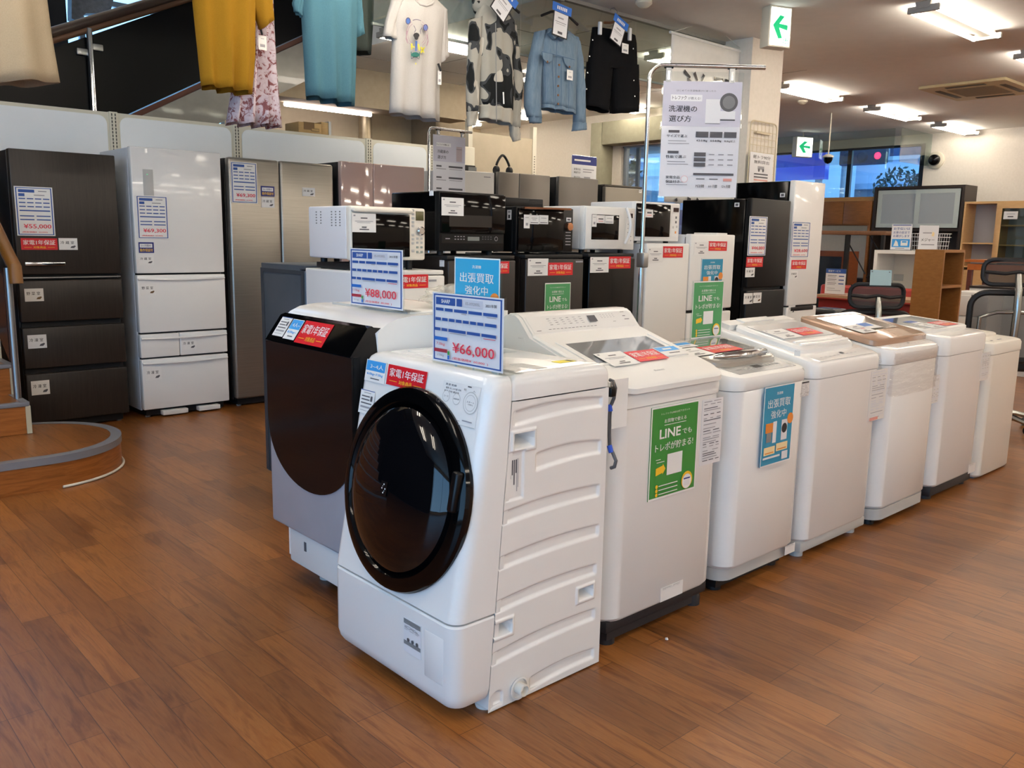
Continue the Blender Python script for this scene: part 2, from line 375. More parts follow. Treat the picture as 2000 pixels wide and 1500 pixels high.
# stair-hall shell: dark upper walls and the sky window of the landing
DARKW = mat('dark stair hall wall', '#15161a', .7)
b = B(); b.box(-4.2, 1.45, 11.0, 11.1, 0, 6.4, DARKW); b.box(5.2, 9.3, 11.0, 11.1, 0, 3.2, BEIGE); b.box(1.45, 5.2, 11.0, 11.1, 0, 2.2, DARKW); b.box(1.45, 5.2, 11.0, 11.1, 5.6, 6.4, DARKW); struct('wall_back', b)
b = B(); b.box(-4.2, 4.55, 4.6, 12, 6.3, 6.4, CEILM); b.box(4.5, 4.6, 4.6, 12, 3.2, 6.4, WALLM); b.box(-4.2, 4.55, 4.5, 4.6, 3.2, 6.4, WALLM); struct('wall_upper', b)
# far wall with the small window, and the wall on the right with the wide window
b = B()
XF = 9.25
b.box(XF, XF + .12, 8.0, 11.1, 0, H3, WALLM); b.box(XF, XF + .12, 6.35, 8.0, 2.55, H3, WALLM); b.box(XF, XF + .12, 6.35, 8.0, 0, .6, WALLM); b.box(12.4, 14.2, 8.6, 8.7, 0, H3, WALLM); b.box(XF, 12.4, 8.6, 8.7, 2.75, H3, WALLM); b.box(XF, 12.4, 8.6, 8.7, 0, .5, WALLM)
struct('wall_far', b)
XR = 14.1
b = B(); b.box(XR, XR + .15, -6, 5.95, 0, H3, WALLM); b.box(XR, XR + .15, 5.95, 8.6, 2.86, H3, WALLM); b.box(XR, XR + .15, 5.95, 8.6, 0, 1.62, WALLM); struct('wall_right', b)
b = B(); b.box(-4.2, 14.25, -6.1, -6, 0, H3, WALLM); struct('wall_front', b)
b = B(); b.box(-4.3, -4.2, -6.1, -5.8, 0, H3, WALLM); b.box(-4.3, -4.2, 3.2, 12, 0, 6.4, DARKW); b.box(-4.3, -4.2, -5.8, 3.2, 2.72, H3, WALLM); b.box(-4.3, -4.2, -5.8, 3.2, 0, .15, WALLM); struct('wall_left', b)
ALU = mat('window frame', '#8a9096', .4, .6); DFR = mat('dark window frame', '#1b2634', .4)
PANE = mat('window glass', '#dfeaf2', 0.0, trans=1, ior=1.04)
def mullions(b, X, y0, y1, z0, z1, ys, m, w=.04):
    for y in ys: b.box(X - .03, X + .03, y - w / 2, y + w / 2, z0, z1, m)
    for z in (z0, z1): b.box(X - .03, X + .03, y0, y1, z - w / 2, z + w / 2, m)
    return b
def window(nm, X, y0, y1, z0, z1, ys, m, w=.04, pane=True):
    T = bpy.data.objects.new(nm, None); COL.objects.link(T); ORG[T.name] = Vector((X, (y0 + y1) / 2, z0)); T.location = ORG[T.name]; T['kind'] = 'structure'
    part(T, 'frame', mullions(B(), X, y0, y1, z0, z1, ys, m, w))
    if pane:
        q = B(); q.box(X - .003, X + .003, y0, y1, z0, z1, SHINY); part(T, 'pane', q)
SHINY = clear('reflective window glass', (.9, .95, .98), .2, .85, 0, 3)
window('window_1', XF + .06, 6.35, 8.0, .6, 2.55, (6.4, 7.05, 7.95), ALU)
window('window_2', XR + .07, 5.95, 8.6, 1.62, 2.86, (6.0, 7.2), DFR, .07)
window('window_3', -4.25, -5.8, 3.2, .15, 2.72, (-5.7, -4, -2.2, -.4, 1.4, 3.1), ALU, pane=False)
q = B(); 
for x in (1.5, 3.3, 5.15): q.box(x - .03, x + .03, 11.02, 11.08, 2.2, 5.6, ALU)
for z in (2.22, 3.9, 5.58): q.box(1.45, 5.2, 11.02, 11.08, z - .03, z + .03, ALU)
T = bpy.data.objects.new('window_4', None); COL.objects.link(T); T.location = (3.3, 11.05, 2.2); ORG[T.name] = Vector(T.location); T['kind'] = 'structure'
part(T, 'frame', q); q = B(); q.box(1.45, 5.2, 11.045, 11.055, 2.2, 5.6, SHINY); part(T, 'pane', q)
T = bpy.data.objects.new('window_5', None); COL.objects.link(T); T.location = (10.9, 8.65, .5); ORG[T.name] = Vector(T.location); T['kind'] = 'structure'
q = B()
for x in (9.4, 10.4, 11.4, 12.38): q.box(x - .02, x + .02, 8.62, 8.68, .5, 2.75, ALU)
for z in (.52, 2.73): q.box(9.38, 12.4, 8.62, 8.68, z - .02, z + .02, ALU)
part(T, 'frame', q); q = B(); q.box(9.4, 12.4, 8.648, 8.652, .5, 2.75, SHINY); part(T, 'pane', q)
# valance box over the small window
b = B(); b.box(9.0, 9.25, 6.4, 8.14, 2.56, 2.86, noisy('olive valance', '#8f8c78', '#98957f', (4, 4, 4), .8), .01); b.box(9.0, 9.25, 8.15, 8.35, 1.75, 2.86, mat('olive valance'), .01); struct('trim_2', b)
# square pillar
b = B(); b.box(6.6, 7.09, 4.3, 4.75, 0, H3, WALLM); struct('pillar', b, label='white square pillar standing between the hanging banner and the wire grid')
# beam under the far ceiling, back wall of the space under the stairs
b = B(); b.box(4.0, 6.55, 8.0, 8.35, 2.62, 3.0, noisy('taupe painted beam', '#a3957f', '#aa9c86', (4, 4, 4), .85)); struct('beam', b)
b = B(); b.box(4.05, 6.6, 9.0, 9.1, 0, 3.0, BEIGE); b.box(4.05, 6.6, 8.96, 9.0, 2.2, 2.24, mat('dark wall rail', '#3a3a3e', .5)); b.box(4.05, 6.6, 8.97, 9.0, 2.27, 2.29, mat('dark wall rail')); b.box(4.05, 6.6, 8.98, 9.0, .5, 2.2, mat('pale panel', '#b7bcc2', .5)); struct('wall_inner', b)
b = B(); b.box(6.45, 6.95, 8.5, 9.0, 0, 3.0, mat('taupe painted beam')); struct('pillar', b, label='beige pillar in the corner behind the white shelving')
# glass smoke barrier hanging from the ceiling edge
SB = clear('green tinted glass', (.86, .92, .89), .12, .7, .02, 3)
b = B()
for x0, x1 in ((3.0, 4.2), (4.21, 5.41), (5.42, 6.6)): b.box(x0, x1, 4.58, 4.588, 2.55, 2.985, SB)
b.box(3.0, 6.6, 4.575, 4.593, 2.54, 2.555, mat('barrier edge strip', '#8b948f', .4)); struct('trim_3', b)
b = B(); b.box(13.0, 13.01, 5.95, 8.5, 2.5, 2.985, SB); b.box(13.01, 14.08, 5.85, 5.86, 2.5, 2.985, SB); struct('trim_4', b)
# ------------------------------------------------------------------ front-loading washer-dryer with the big round black door
NX = Vector((-1, 0, 0)); UY = (0, -1, 0)          # faces turned to -X: right is -Y
def lerp(a, b, t): return a + (b - a) * t
T = thing('washing_machine', 'white front-loading washer with large round black door, nearest the camera', 'washing machine', (1.62, 1.97, 0), 'drum washer-dryers at the head of the row')
def fx(z): return 1.32 if z < .29 else 1.32 + .12 * (z - .29) / .64
def xs(z): return 1.44 + .07 * max(0, z - .03) / .845
def frontring(z, ins=0, y0=1.655, y1=2.27, r=.04, dx=0):
    a = fx(min(z, .93)) + dx + ins; b_ = xs(min(z, .875)); out = [(b_, y0 + ins, z)]
    for i in range(7):
        t = math.pi / 2 * i / 6; out.append((a + r - r * math.sin(t), y0 + ins + r - r * math.cos(t), z))
    for i in range(7):
        t = math.pi / 2 * i / 6; out.append((a + r - r * math.cos(t), y1 - ins - r + r * math.sin(t), z))
    return out + [(b_, y1 - ins, z)]
b = B(); b.loft([frontring(z, i) for z, i in ((.291, .004), (.295, 0), (.4, 0), (.5, 0), (.6, 0), (.7, 0), (.8, 0), (.9, 0), (.925, .002), (.938, .008), (.946, .018), (.949, .03))], WHITE); part(T, 'front_panel', b)
b = B(); b.loft([frontring(z, i) for z, i in ((.04, .03), (.046, .012), (.06, .004), (.08, 0), (.282, 0), (.287, .004))], WHITE); part(T, 'kick_panel', b)
b = B(); b.prism([(1.445, .012), (1.515, .876), (1.898, .876), (1.898, .012)], 'y', 1.735, 2.27, WHITE); b.box(1.885, 1.898, 1.657, 1.74, .012, .876, WHITE); b.box(1.46, 1.898, 1.657, 1.74, .012, .02, WHITE); b.prism([(1.445, .012), (1.515, .876), (1.53, .876), (1.46, .012)], 'y', 1.657, 1.74, WHITE); b.box(1.46, 1.53, 1.74, 2.26, .06, .9, SEAM); part(T, 'cabinet', b)
# pressed steel side: swept lens-shaped recesses, grips, rating-plate recess
PXY = lambda x, y: (lambda p: (p.x, p.z))(atY(x, y, 1.655))
BANDS = [((1006, 805), (1177, 776), (1006, 829), (1177, 790)), ((1049, 886), (1174, 861), (1048, 916), (1174, 881)), ((973, 1006), (1171, 947), (973, 1026), (1170, 965)),
         ((965, 1096), (1170, 1025), (965, 1115), (1168, 1043)), ((962, 1181), (1165, 1102), (961, 1199), (1163, 1118)), ((962, 1279), (1162, 1189), (961, 1298), (1162, 1205)),
         ((1037, 1324), (1160, 1267), (1036, 1344), (1160, 1281)), ((958, 1366), (982, 1351), (959, 1383), (982, 1371))]
BANDS = [tuple(PXY(*q) for q in w) for w in BANDS]
POCK = [(PXY(1006, 862), PXY(1042, 868)), (PXY(1127, 1163), PXY(1158, 1158)), (PXY(963, 1231), PXY(1000, 1226))]
GRIPS = []
for c0, hw, hh in ((PXY(1023, 860), .036, .021), (PXY(1143, 1158), .031, .018), (PXY(981, 1228), .033, .02)): GRIPS.append((c0, hw, hh))
RP = (PXY(1006, 930), .027, .062)
def sstep(x): x = max(0, min(1, x)); return x * x * (3 - 2 * x)
def sidedepth(x, z):
    d = 0
    for (ul, ur, ll, lr) in BANDS:
        t = (x - ul[0]) / (ur[0] - ul[0])
        if -.05 < t < 1.03:
            sag = .010 * 4 * t * (1 - t); zu = lerp(ul[1], ur[1], t) + sag; zl = lerp(ll[1], lr[1], t) + sag * .6 - .004
            q = sstep((zu + .005 - z) / .010) * sstep((z - zl + .006) / .012) * sstep((t + .03) / .05) * sstep((1.01 - t) / .03)
            d = max(d, .0075 * q)
    for c0, hw, hh in GRIPS:
        e = max(abs(x - c0[0]) - hw, abs(z - c0[1] - (x - c0[0]) * .0) - hh)
        if e < .012: d = d * (1 - sstep((.012 - e) / .004)) - .004 * sstep((.012 - e) / .005)
        if e < 0.001: d = (.010 + .06 * sstep((z - c0[1] + hh * 1.0) / (1.3 * hh))) * sstep((.001 - e) / .004) - .004
    c0, hw, hh = RP; e = max(abs(x - c0[0]) - hw, abs(z - c0[1]) - hh)
    if e < .008: d = max(d, .005 * sstep((.008 - e) / .008))
    return d
b = B(); NXG, NZG = 200, 370; vs = []; fs = []
for j in range(NZG + 1):
    z = .005 + (.8755 - .005) * j / NZG; x0 = xs(z) + .002
    for i in range(NXG + 1):
        x = x0 + (1.898 - x0) * i / NXG; vs.append((x, 1.655 + sidedepth(x, z), z))
for j in range(NZG):
    for i in range(NXG):
        a = j * (NXG + 1) + i; fs.append((a, a + 1, a + NXG + 2, a + NXG + 1))
b.add(vs, fs, WHITE); part(T, 'side_panel', b, smooth=80)
b = B(); rg = lambda i, z: [(x, y, z) for x, y in rr(1.512 + i, 1.9 - i, 1.655 + i, 2.27 - i, .012)]
b.loft([rg(.002, .8775), rg(0, .879), rg(0, .915), rg(.003, .930), rg(.010, .941), rg(.020, .947), rg(.03, .9485)], WHITE); part(T, 'top_cover', b)
tp = Pl((1.5, 2.285, .9485), (0, -1, 0), (1, 0, 0))
b = B()
for (y0, y1, x0, x1) in ((1.72, 1.86, 1.545, 1.60), (1.69, 1.80, 1.63, 1.68)): b.box(x0, x1, y0, y1, .946, .9495, GREYL, .003)
b.box(1.56, 1.72, 1.95, 2.2, .945, .951, WHITE2, .004); part(T, 'drawer_lid', b, 'grey drawer lids on top')
card(T, 'energy_label', tp, .515, .27, .035, .07, [('r', .1, .1, .9, .3, INK)], base=mat('yellow label', '#e3d63a', .5), rot=0)
for k, (x, y) in enumerate(((1.47, 1.7), (1.86, 1.7), (1.47, 2.24), (1.86, 2.24))):
    b = B(); b.lathe([(.028, 0), (.03, .008), (.02, .012), (.02, .03)], (x, y, 0), (0, 0, 1), WHITE2, 20, True); part(T, 'foot', b)
th = math.atan(.12 / .64); PV = Vector((math.sin(th), 0, math.cos(th))); PN = Vector((-math.cos(th), 0, math.sin(th)))
fp = Pl((1.32, 2.285, .29), UY, PV)
DC = Vector((fx(.594), 1.952, .594))
b = B(); b.lathe([(.290, -.004), (.293, .010), (.288, .020), (.268, .030), (.250, .029), (.240, .020), (.236, .010)], DC, PN, GLOSS, 72, False, False)
D = part(T, 'door', b, 'round black door')
DG = mat('smoked door glass', '#08080b', .03, spec=.55)
b = B(); b.lathe([(.237, .012), (.232, .030), (.215, .042), (.17, .056), (.11, .066), (.05, .071), (.001, .072)], DC, PN, DG, 72); part(D, 'door_glass', b)
b = B(); c0 = DC + Vector((0, -.255, .05)); b.T = Matrix.Translation(c0 + PN * .024) @ Matrix(((PN.x, 0, PV.x, 0), (0, -1, 0, 0), (PN.z, 0, PV.z, 0), (0, 0, 0, 1)))
b.box(-.012, .012, -.014, .014, -.055, .055, BLACK, .008, 3); part(D, 'door_handle', b)
gp = Pl(DC + PN * .0735, UY, PV)
card(D, 'emblem', gp, -.018, -.02, .03, .04, [('c', .5, .2, .08, PAPER), ('c', .25, .5, .08, PAPER), ('c', .75, .5, .08, PAPER), ('c', .5, .8, .08, PAPER), ('c', .35, .34, .05, PAPER), ('c', .65, .66, .05, PAPER)], base=BLACK)
card_px(T, 'capacity_sticker', fp, (719, 701), (751, 751), BOX_PERSONS('3~4人', '6.0kg~7.0kg'), label='light blue capacity sticker', off=.002)
card_px(T, 'warranty_sticker', fp, (761, 711), (830, 768), WARRANTY(), base=RED, label='red warranty sticker', off=.002)
card_px(T, 'notice_sticker', fp, (708, 759), (728, 812), DRUMNOTE, label='white notice sticker', off=.003)
card_px(T, 'control_panel', fp, (868, 742), (928, 838), [('t', .22, .08, .05, '洗濯 乾燥', DGINK, .3), ('t', .3, .17, .05, '標準 おしゃれ着 毛布', DGINK, .42), ('t', .26, .25, .05, '時短 予約 槽洗浄', DGINK, .4),
     ('c', .13, .38, .1, GREYL), ('c', .13, .38, .09, WHITE), ('t', .13, .38, .04, 'コース', DGINK, .13), ('c', .42, .4, .1, GREYL), ('c', .42, .4, .09, WHITE), ('t', .42, .4, .04, '乾燥切替', DGINK, .15),
     ('c', .8, .42, .19, GREYL), ('c', .8, .42, .175, WHITE), ('c', .8, .42, .14, GREYL), ('c', .8, .42, .13, WHITE), ('t', .8, .4, .05, 'スタート', DGINK, .2), ('t', .8, .46, .035, '一時停止', DGINK, .16),
     ('r', .68, .02, .78, .05, DGINK), ('t', .62, .12, .05, '切', DGINK, .06), ('t', .86, .12, .05, '入', DGINK, .06), ('r', .66, .86, .92, .89, GREYINK), ('r', .2, .9, .6, .915, GREYINK), ('r', 0, .99, 1, 1, GREYL)], base=WHITE)
lp = Pl((1.32, 2.285, 0), UY, (0, 0, 1))
card_px(T, 'warning_label', lp, (789, 1204), (823, 1290), [('r', .02, .02, .98, .16, GREYM), ('r', .02, .66, .98, .78, GREYM)] + SPEC(3)[4:18] + [('c', .3, .6, .07, DGINK), ('c', .55, .6, .07, DGINK), ('c', .8, .6, .07, DGINK)], base=PAPERG)
a0, b1 = lp.px(829, 1228); a1, b0 = lp.px(897, 1362)
b = B(); yA, yB = 2.285 - a0, 2.285 - a1 ; b.box(1.3185, 1.33, yA, max(yB, 1.70), b0, b1, WHITE, .003); part(T, 'filter_cover', b)
dr = atY(1012, 1343, 1.655)
b = B(); b.lathe([(.032, .003), (.034, .006), (.029, .007), (.026, -.004)], dr, (0, -1, 0), WHITE2, 28, False, False); b.lathe([(.026, -.003), (.001, -.003)], dr, (0, -1, 0), BLACKM, 28)
b.lathe([(.017, -.004), (.018, .028), (.014, .029), (.013, .01), (.001, .01)], dr + Vector((0, 0, .002)), (0, -1, 0), WARMW, 24); part(T, 'drain_port', b)
rp = Pl((0, 1.6605, 0), (1, 0, 0), (0, 0, 1)); c0 = RP[0]
card(T, 'rating_plate', rp, c0[0] - .021, c0[1] - .056, .042, .112, [('r', .12 + .16 * i, .1, .22 + .16 * i, .1 + random.uniform(.3, .8), DGINK) for i in range(4)] + [('r', .7, .08, .76, .9, GREYINK), ('r', .82, .08, .86, .8, GREYINK)], base=WHITE)
# mains lead looped at the back corner, with its paper tag
C0 = [atX(x, y, 1.93) for x, y in ((1191, 742), (1197, 744), (1202, 758), (1199, 778), (1192, 795), (1190, 820), (1190, 850), (1191, 872), (1197, 885), (1203, 900), (1200, 912), (1193, 914))]
b = B(); b.tube(C0, .0055, mat('grey rubber lead', '#57585c', .5), 8); CO = part(T, 'power_cord', b)
b = B(); b.tube([atX(1191, 790, 1.928), atX(1192, 803, 1.928)], .008, mat('blue cable tie', '#2a55c8', .5), 8); b.tube([atX(1190, 870, 1.928), atX(1194, 884, 1.928)], .008, mat('blue cable tie'), 8); part(CO, 'cable_tie', b)
b = B(); b.box(1.902, 1.925, 1.648, 1.672, .845, .875, BLACK, .004); b.box(1.906, 1.909, 1.652, 1.656, .875, .892, STEEL); b.box(1.917, 1.92, 1.652, 1.656, .875, .892, STEEL); part(CO, 'plug', b)
q = Pl((0, 1.668, 0), (1, 0, 0), (0, 0, 1)); 
card_px(T, 'paper_tag', q, (1197, 742), (1223, 832), [], label='blank paper tag')

# ------------------------------------------------------------------ silver front loader with the black glass front
T = thing('washing_machine', 'silver and black panel front-loading washer behind the round-door washer', 'washing machine', (1.75, 2.57, 0), 'drum washer-dryers at the head of the row')
SILV = noisy('silver front panel', '#a5acb8', '#aeb5c0', (1, 1, 1), .35, .25)
XF0 = 1.42; Y0, Y1 = 2.29, 2.875
CN = (1.484, 1.02)                                 # upper edge of the slanted control strip (x, z)
b = B(); b.prism([(1.5, .09), (1.5, 1.0), (1.53, 1.025), (1.57, 1.042), (1.63, 1.05), (2.05, 1.05), (2.05, .05), (1.6, .05)], 'y', 2.276, 2.9, WHITE); part(T, 'cabinet', b, smooth=50)
b = B(); b.box(XF0, 1.52, Y0 + .02, Y1, .25, .929, SILV, .012, 3)
b.prism([(XF0 + .004, Y0 + .006), (1.515, 2.282), (1.515, Y0 + .05), (XF0 + .03, Y0 + .05)], 'z', .25, .929, BLACK); FPN = part(T, 'front_panel', b, 'silver lower front')
# black glass with a half-round lower edge
q = [(Y1 - .004, .927), (Y1 - .004, .655)]
hw = (Y1 - Y0 - .01) / 2; cy = (Y0 + Y1) / 2
for i in range(25):
    t = math.pi * i / 24; q.append((cy + hw * math.cos(t), .655 - .228 * math.sin(t) ** .9))
q += [(Y0 + .006, .655), (Y0 + .006, .927)]
b = B(); b.prism(q, 'x', XF0 - .005, XF0 + .002, mat('black front glass', '#110f10', .16, spec=.3)); part(FPN, 'door_glass', b, 'black door glass')
b = B(); b.prism([(XF0 - .005, .929), (CN[0] - .006, CN[1] - .004), (CN[0] + .012, CN[1] + .002), (CN[0] + .03, CN[1] - .01), (1.53, .929)], 'y', Y0 + .012, Y1, GLOSS)
b.add([(XF0 - .005, Y0 + .012, .929), (1.5, 2.276, .929), (1.545, 2.276, CN[1] - .006), (CN[0], Y0 + .012, CN[1]), (XF0 - .005, Y0 + .012, .25), (1.5, 2.276, .25)], [(0, 1, 2, 3), (0, 4, 5, 1)], BLACK)
part(T, 'control_panel', b, 'slanted black control strip')
v = Vector((CN[0] - XF0 + .001, 0, CN[1] - .929)).normalized(); cp = Pl((XF0 - .005, Y1, .929), UY, v)
def by4(pl, tl, bl, tr):
    A = pl.px(*tl); C = pl.px(*bl); E = pl.px(*tr); return A, C, E
L = math.hypot(CN[0] - XF0, CN[1] - .929)
card(T, 'notice_sticker', cp, .03, .022, .075, .078, DRUMNOTE, label='white notice sticker')
card(T, 'capacity_sticker', cp, .113, .018, .078, .08, BOX_PERSONS('4人~', '8.0kg~'), label='light blue capacity sticker')
card(T, 'warranty_sticker', cp, .2, .012, .185, .088, WARRANTY(), base=RED, label='red warranty sticker')
b = B(); b.box(1.475, 1.6, 2.33, 2.85, .085, .245, WHITE2, .01); b.box(1.56, 2.0, 2.36, 2.82, .03, .08, GREYM); b.box(1.4735, 1.477, 2.72, 2.735, .155, .19, DGINK); part(T, 'kick_panel', b)
for x, y in ((1.6, 2.4), (1.6, 2.79), (1.98, 2.33), (1.98, 2.83)):
    b = B(); b.lathe([(.03, 0), (.03, .02), (.02, .05)], (x, y, 0), (0, 0, 1), GREYL, 16, True); part(T, 'foot', b)
b = B(); b.box(1.66, 1.99, 2.34, 2.82, 1.049, 1.056, WHITE2, .004); b.box(1.66, 1.67, 2.34, 2.82, 1.05, 1.058, GREYL); part(T, 'lint_lid', b)
# crumpled clear bag of hoses on its top
bm = bmesh.new(); bmesh.ops.create_icosphere(bm, subdivisions=4, radius=1)
for v_ in bm.verts:
    d = 1 + .35 * noise.noise(v_.co * 2.3) + .18 * noise.noise(v_.co * 6); v_.co = Vector((1.9 + v_.co.x * .10 * d, 2.395 + v_.co.y * .11 * d, 1.095 + max(-.037, v_.co.z * .04 * d)))
b = B(); b.take(bm, mat('clear crumpled film', '#efece2', .12, alpha=.35, spec=.8)); b2 = B()
pts = [Vector((1.9 + .06 * math.cos(a), 2.395 + .07 * math.sin(a), 1.066 + .012 * (a / 6))) for a in [i * .4 for i in range(30)]]
b2.tube(pts, .009, mat('ivory hose', '#d8d2c0', .5), 8)
T = thing('accessory_bag', 'crumpled clear bag of hoses on top of the silver and black washer', 'bag', (1.9, 2.395, 1.058)); part(T, 'film', b); part(T, 'hose', b2)

# ------------------------------------------------------------------ top loaders
CHAR = mat('charcoal plastic', '#232327', .5)
GLASSD = mat('grey lid glass', '#7f8384', .08, coat=1)
def plan(x0, x1, y0, y1, r, rb=.02, n=6):
    o = []
    for (cx, cy, q, a0) in ((x1 - r, y0 + r, r, -90), (x1 - rb, y1 - rb, rb, 0), (x0 + rb, y1 - rb, rb, 90), (x0 + r, y0 + r, r, 180)):
        for i in range(n + 1):
            a = math.radians(a0 + 90 * i / n); o.append((cx + q * math.cos(a), cy + q * math.sin(a)))
    return o
def bow(p, x0, x1, y0, amt):
    """front edge bulging towards -Y in the middle"""
    return [(x, y - amt * (1 - ((x - (x0 + x1) / 2) / ((x1 - x0) / 2)) ** 2) if y < y0 + .08 else y) for x, y in p]
def ringz(p, z): return [(x, y, z(y) if callable(z) else z) for x, y in p]
def feet(T, x0, x1, y0, y1, r, h, m):
    for x in (x0 + .06, x1 - .06):
        for y in (y0 + .06, y1 - .06):
            b = B(); b.lathe([(r, 0), (r, h * .6), (r * .8, h)], (x, y, 0), (0, 0, 1), m, 16, True); part(T, 'foot', b)
def cabinet(T, x0, x1, y0, y1, z0, z1, m, r=.06, bw=0.0):
    b = B(); p = [bow(plan(x0 + i, x1 - i, y0 + i, y1 - i, r), x0, x1, y0, bw) for i in (.008, 0, 0, .0015)]
    b.loft([ringz(p[0], z0), ringz(p[1], z0 + .012), ringz(p[2], z1 - .002), ringz(p[3], z1)], m); return part(T, 'cabinet', b)
def topring(T, x0, x1, y0, y1, z0, ztop, slope, m, r=.055, bw=0.0, name='top_frame'):
    f = lambda dz: (lambda y: ztop + dz + (y - y0) * slope)
    b = B(); p = [bow(plan(x0 + i, x1 - i, y0 + i, y1 - i, r), x0, x1, y0, bw) for i in (.0015, 0, 0, .006, .018)]
    b.loft([ringz(p[0], z0), ringz(p[1], z0 + .002), ringz(p[2], f(-.018)), ringz(p[3], f(-.005)), ringz(p[4], f(0))], m); return part(T, name, b)
def slopeplane(x0, y0, z, slope): return Pl((x0, y0, z), (1, 0, 0), (0, 1, slope))
FY = 1.69
fpl = Pl((0, FY, 0), (1, 0, 0), (0, 0, 1))

# white slope-backed top loader with the green poster
x0, x1, yb = 1.965, 2.555, 2.26
T = thing('washing_machine', 'white top-loading washer with tall slanted control panel and green poster on its front', 'washing machine', ((x0 + x1) / 2, 1.97, 0), 'top-loading washers in a row')
cabinet(T, x0, x1, FY, yb, .085, .7855, WHITE, .07)
topring(T, x0 - .004, x1 + .004, FY - .004, yb, .787, .842, 0, WHITE, .07)
b = B()
b.prism([(1.72, .83), (1.74, .862), (2.075, .975), (2.13, 1.035), (2.15, 1.046), (2.19, 1.046), (2.215, 1.03), (yb, .95), (yb, .83)], 'x', x0 + .004, x0 + .03, WHITE)
b.prism([(1.72, .83), (1.74, .862), (2.075, .975), (2.13, 1.035), (2.15, 1.046), (2.19, 1.046), (2.215, 1.03), (yb, .95), (yb, .83)], 'x', x1 - .03, x1 - .004, WHITE)
b.prism([(2.05, .83), (2.075, .985), (2.13, 1.04), (2.15, 1.05), (2.19, 1.05), (2.215, 1.035), (yb, .95), (yb, .83)], 'x', x0 + .02, x1 - .02, WHITE); part(T, 'rear_hood', b, smooth=50)
ls = (.985 - .862) / (2.07 - 1.675)
b = B(); f = lambda dz: (lambda y: .862 + dz + (y - 1.675) * ls)
p = [bow(plan(x0 + .012 + i, x1 - .012 - i, 1.672 + i, 2.07, .07, .004), x0, x1, 1.672, .012) for i in (.004, 0, 0, .008)]
b.loft([ringz(p[0], f(-.026)), ringz(p[1], f(-.022)), ringz(p[2], f(-.006)), ringz(p[3], f(0))], WHITE2); LID = part(T, 'lid', b)
lpn = slopeplane(x0, 1.675, .862, ls)
b = B(); 
def onp(pl, a, c, h): return pl.p(a, c, h)
def pslab(b, pl, a0, a1, c0, c1, h0, h1, m):
    vs = [pl.p(a, c, h) for h in (h0, h1) for a, c in ((a0, c0), (a1, c0), (a1, c1), (a0, c1))]
    return b.add(vs, [(3, 2, 1, 0), (4, 5, 6, 7), (0, 1, 5, 4), (1, 2, 6, 5), (2, 3, 7, 6), (3, 0, 4, 7)], m)
pslab(b, lpn, .085, .505, .17, .325, -.002, .0012, GLASSD)
part(LID, 'lid_window', b, 'grey glass lid window')
b = B(); pslab(b, lpn, .05, .54, .150, .156, 0, .004, WHITE2); pslab(b, lpn, .05, .06, .156, .34, 0, .004, WHITE2); pslab(b, lpn, .53, .54, .156, .34, 0, .004, WHITE2); part(LID, 'lid_rim', b)
cpn = Pl((x0 + .03, 2.0752, .985), (1, 0, 0), (0, .055, .055))
its = [('r', .03, .86, .07, .89, DGINK)] + [('r', .14 + .036 * i, .82, .165 + .036 * i, .845, DGINK) for i in range(13)]
for j in range(4): its += [('r', .17 + .06 * i, .2 + .13 * j, .195 + .06 * i, .225 + .13 * j, GREYINK if (i + j) % 3 else DGINK) for i in range(6)]
its += [('r', .55, .2, .63, .6, DGINK)] + [('r', .68 + .03 * i, .2 + .1 * j, .695 + .03 * i, .22 + .1 * j, GREYINK) for i in range(5) for j in range(3)] + [('r', .9, .12, .94, .15, DGINK), ('r', .9, .38, .93, .42, DGINK), ('r', .9, .6, .95, .64, DGINK), ('r', .77, .7, .8, .72, DGINK)]
card(T, 'control_panel', cpn, 0, .004, x1 - x0 - .06, .072, its, base=WHITE)
sp_ = Pl((x0 + .0035, 0, 0), UY, (0, 0, 1))
card_px(T, 'side_label', sp_, (1012, 658), (1024, 672), SPEC(5)[:8], base=WHITE)
card(T, 'note_sticker', lpn, .115, .125, .135, .1, NOTE(), off=.005)
card(T, 'warranty_sticker', lpn, .255, .135, .155, .078, WARRANTY(), base=RED, label='red warranty sticker', off=.005)
card(T, 'capacity_sticker', lpn, .415, .15, .12, .07, [('r', .03, .05, .97, .5, LBLUE), ('r', .3, .2, .7, .35, PAPER), ('r', .3, .7, .8, .78, DGINK)], off=.005, label='light blue capacity sticker')
card_px(T, 'line_poster', fpl, (1272, 797), (1355, 945 + 8), GREENPOSTER(), base=GREEN, label='green poster', th=.002)
card_px(T, 'spec_sheet', fpl, (1372, 782), (1405, 900), SPEC(11), base=PAPERG)
card_px(T, 'warning_label', fpl, (1290, 1150), (1332, 1158), SPEC(12)[:9], base=WHITE)
card(T, 'maker_mark', lpn, .26, .07, .05, .008, [('t', .5, .5, .8, 'Panasonic', GREYINK, .95)], base=WHITE2)
b = B(); b.box(x0 + .02, x1 - .02, FY + .015, yb - .02, .045, .09, CHAR, .01); b.box(x0 + .03, x1 - .1, FY + .02, FY + .1, .02, .05, CHAR); part(T, 'base', b, 'charcoal base')
feet(T, x0, x1, FY - .01, yb, .03, .05, CHAR)
b = B(); b.box(x1 - .09, x1 - .06, FY + .035, FY + .065, 0.0, .05, BLACKM, .01); part(T, 'foot', b)

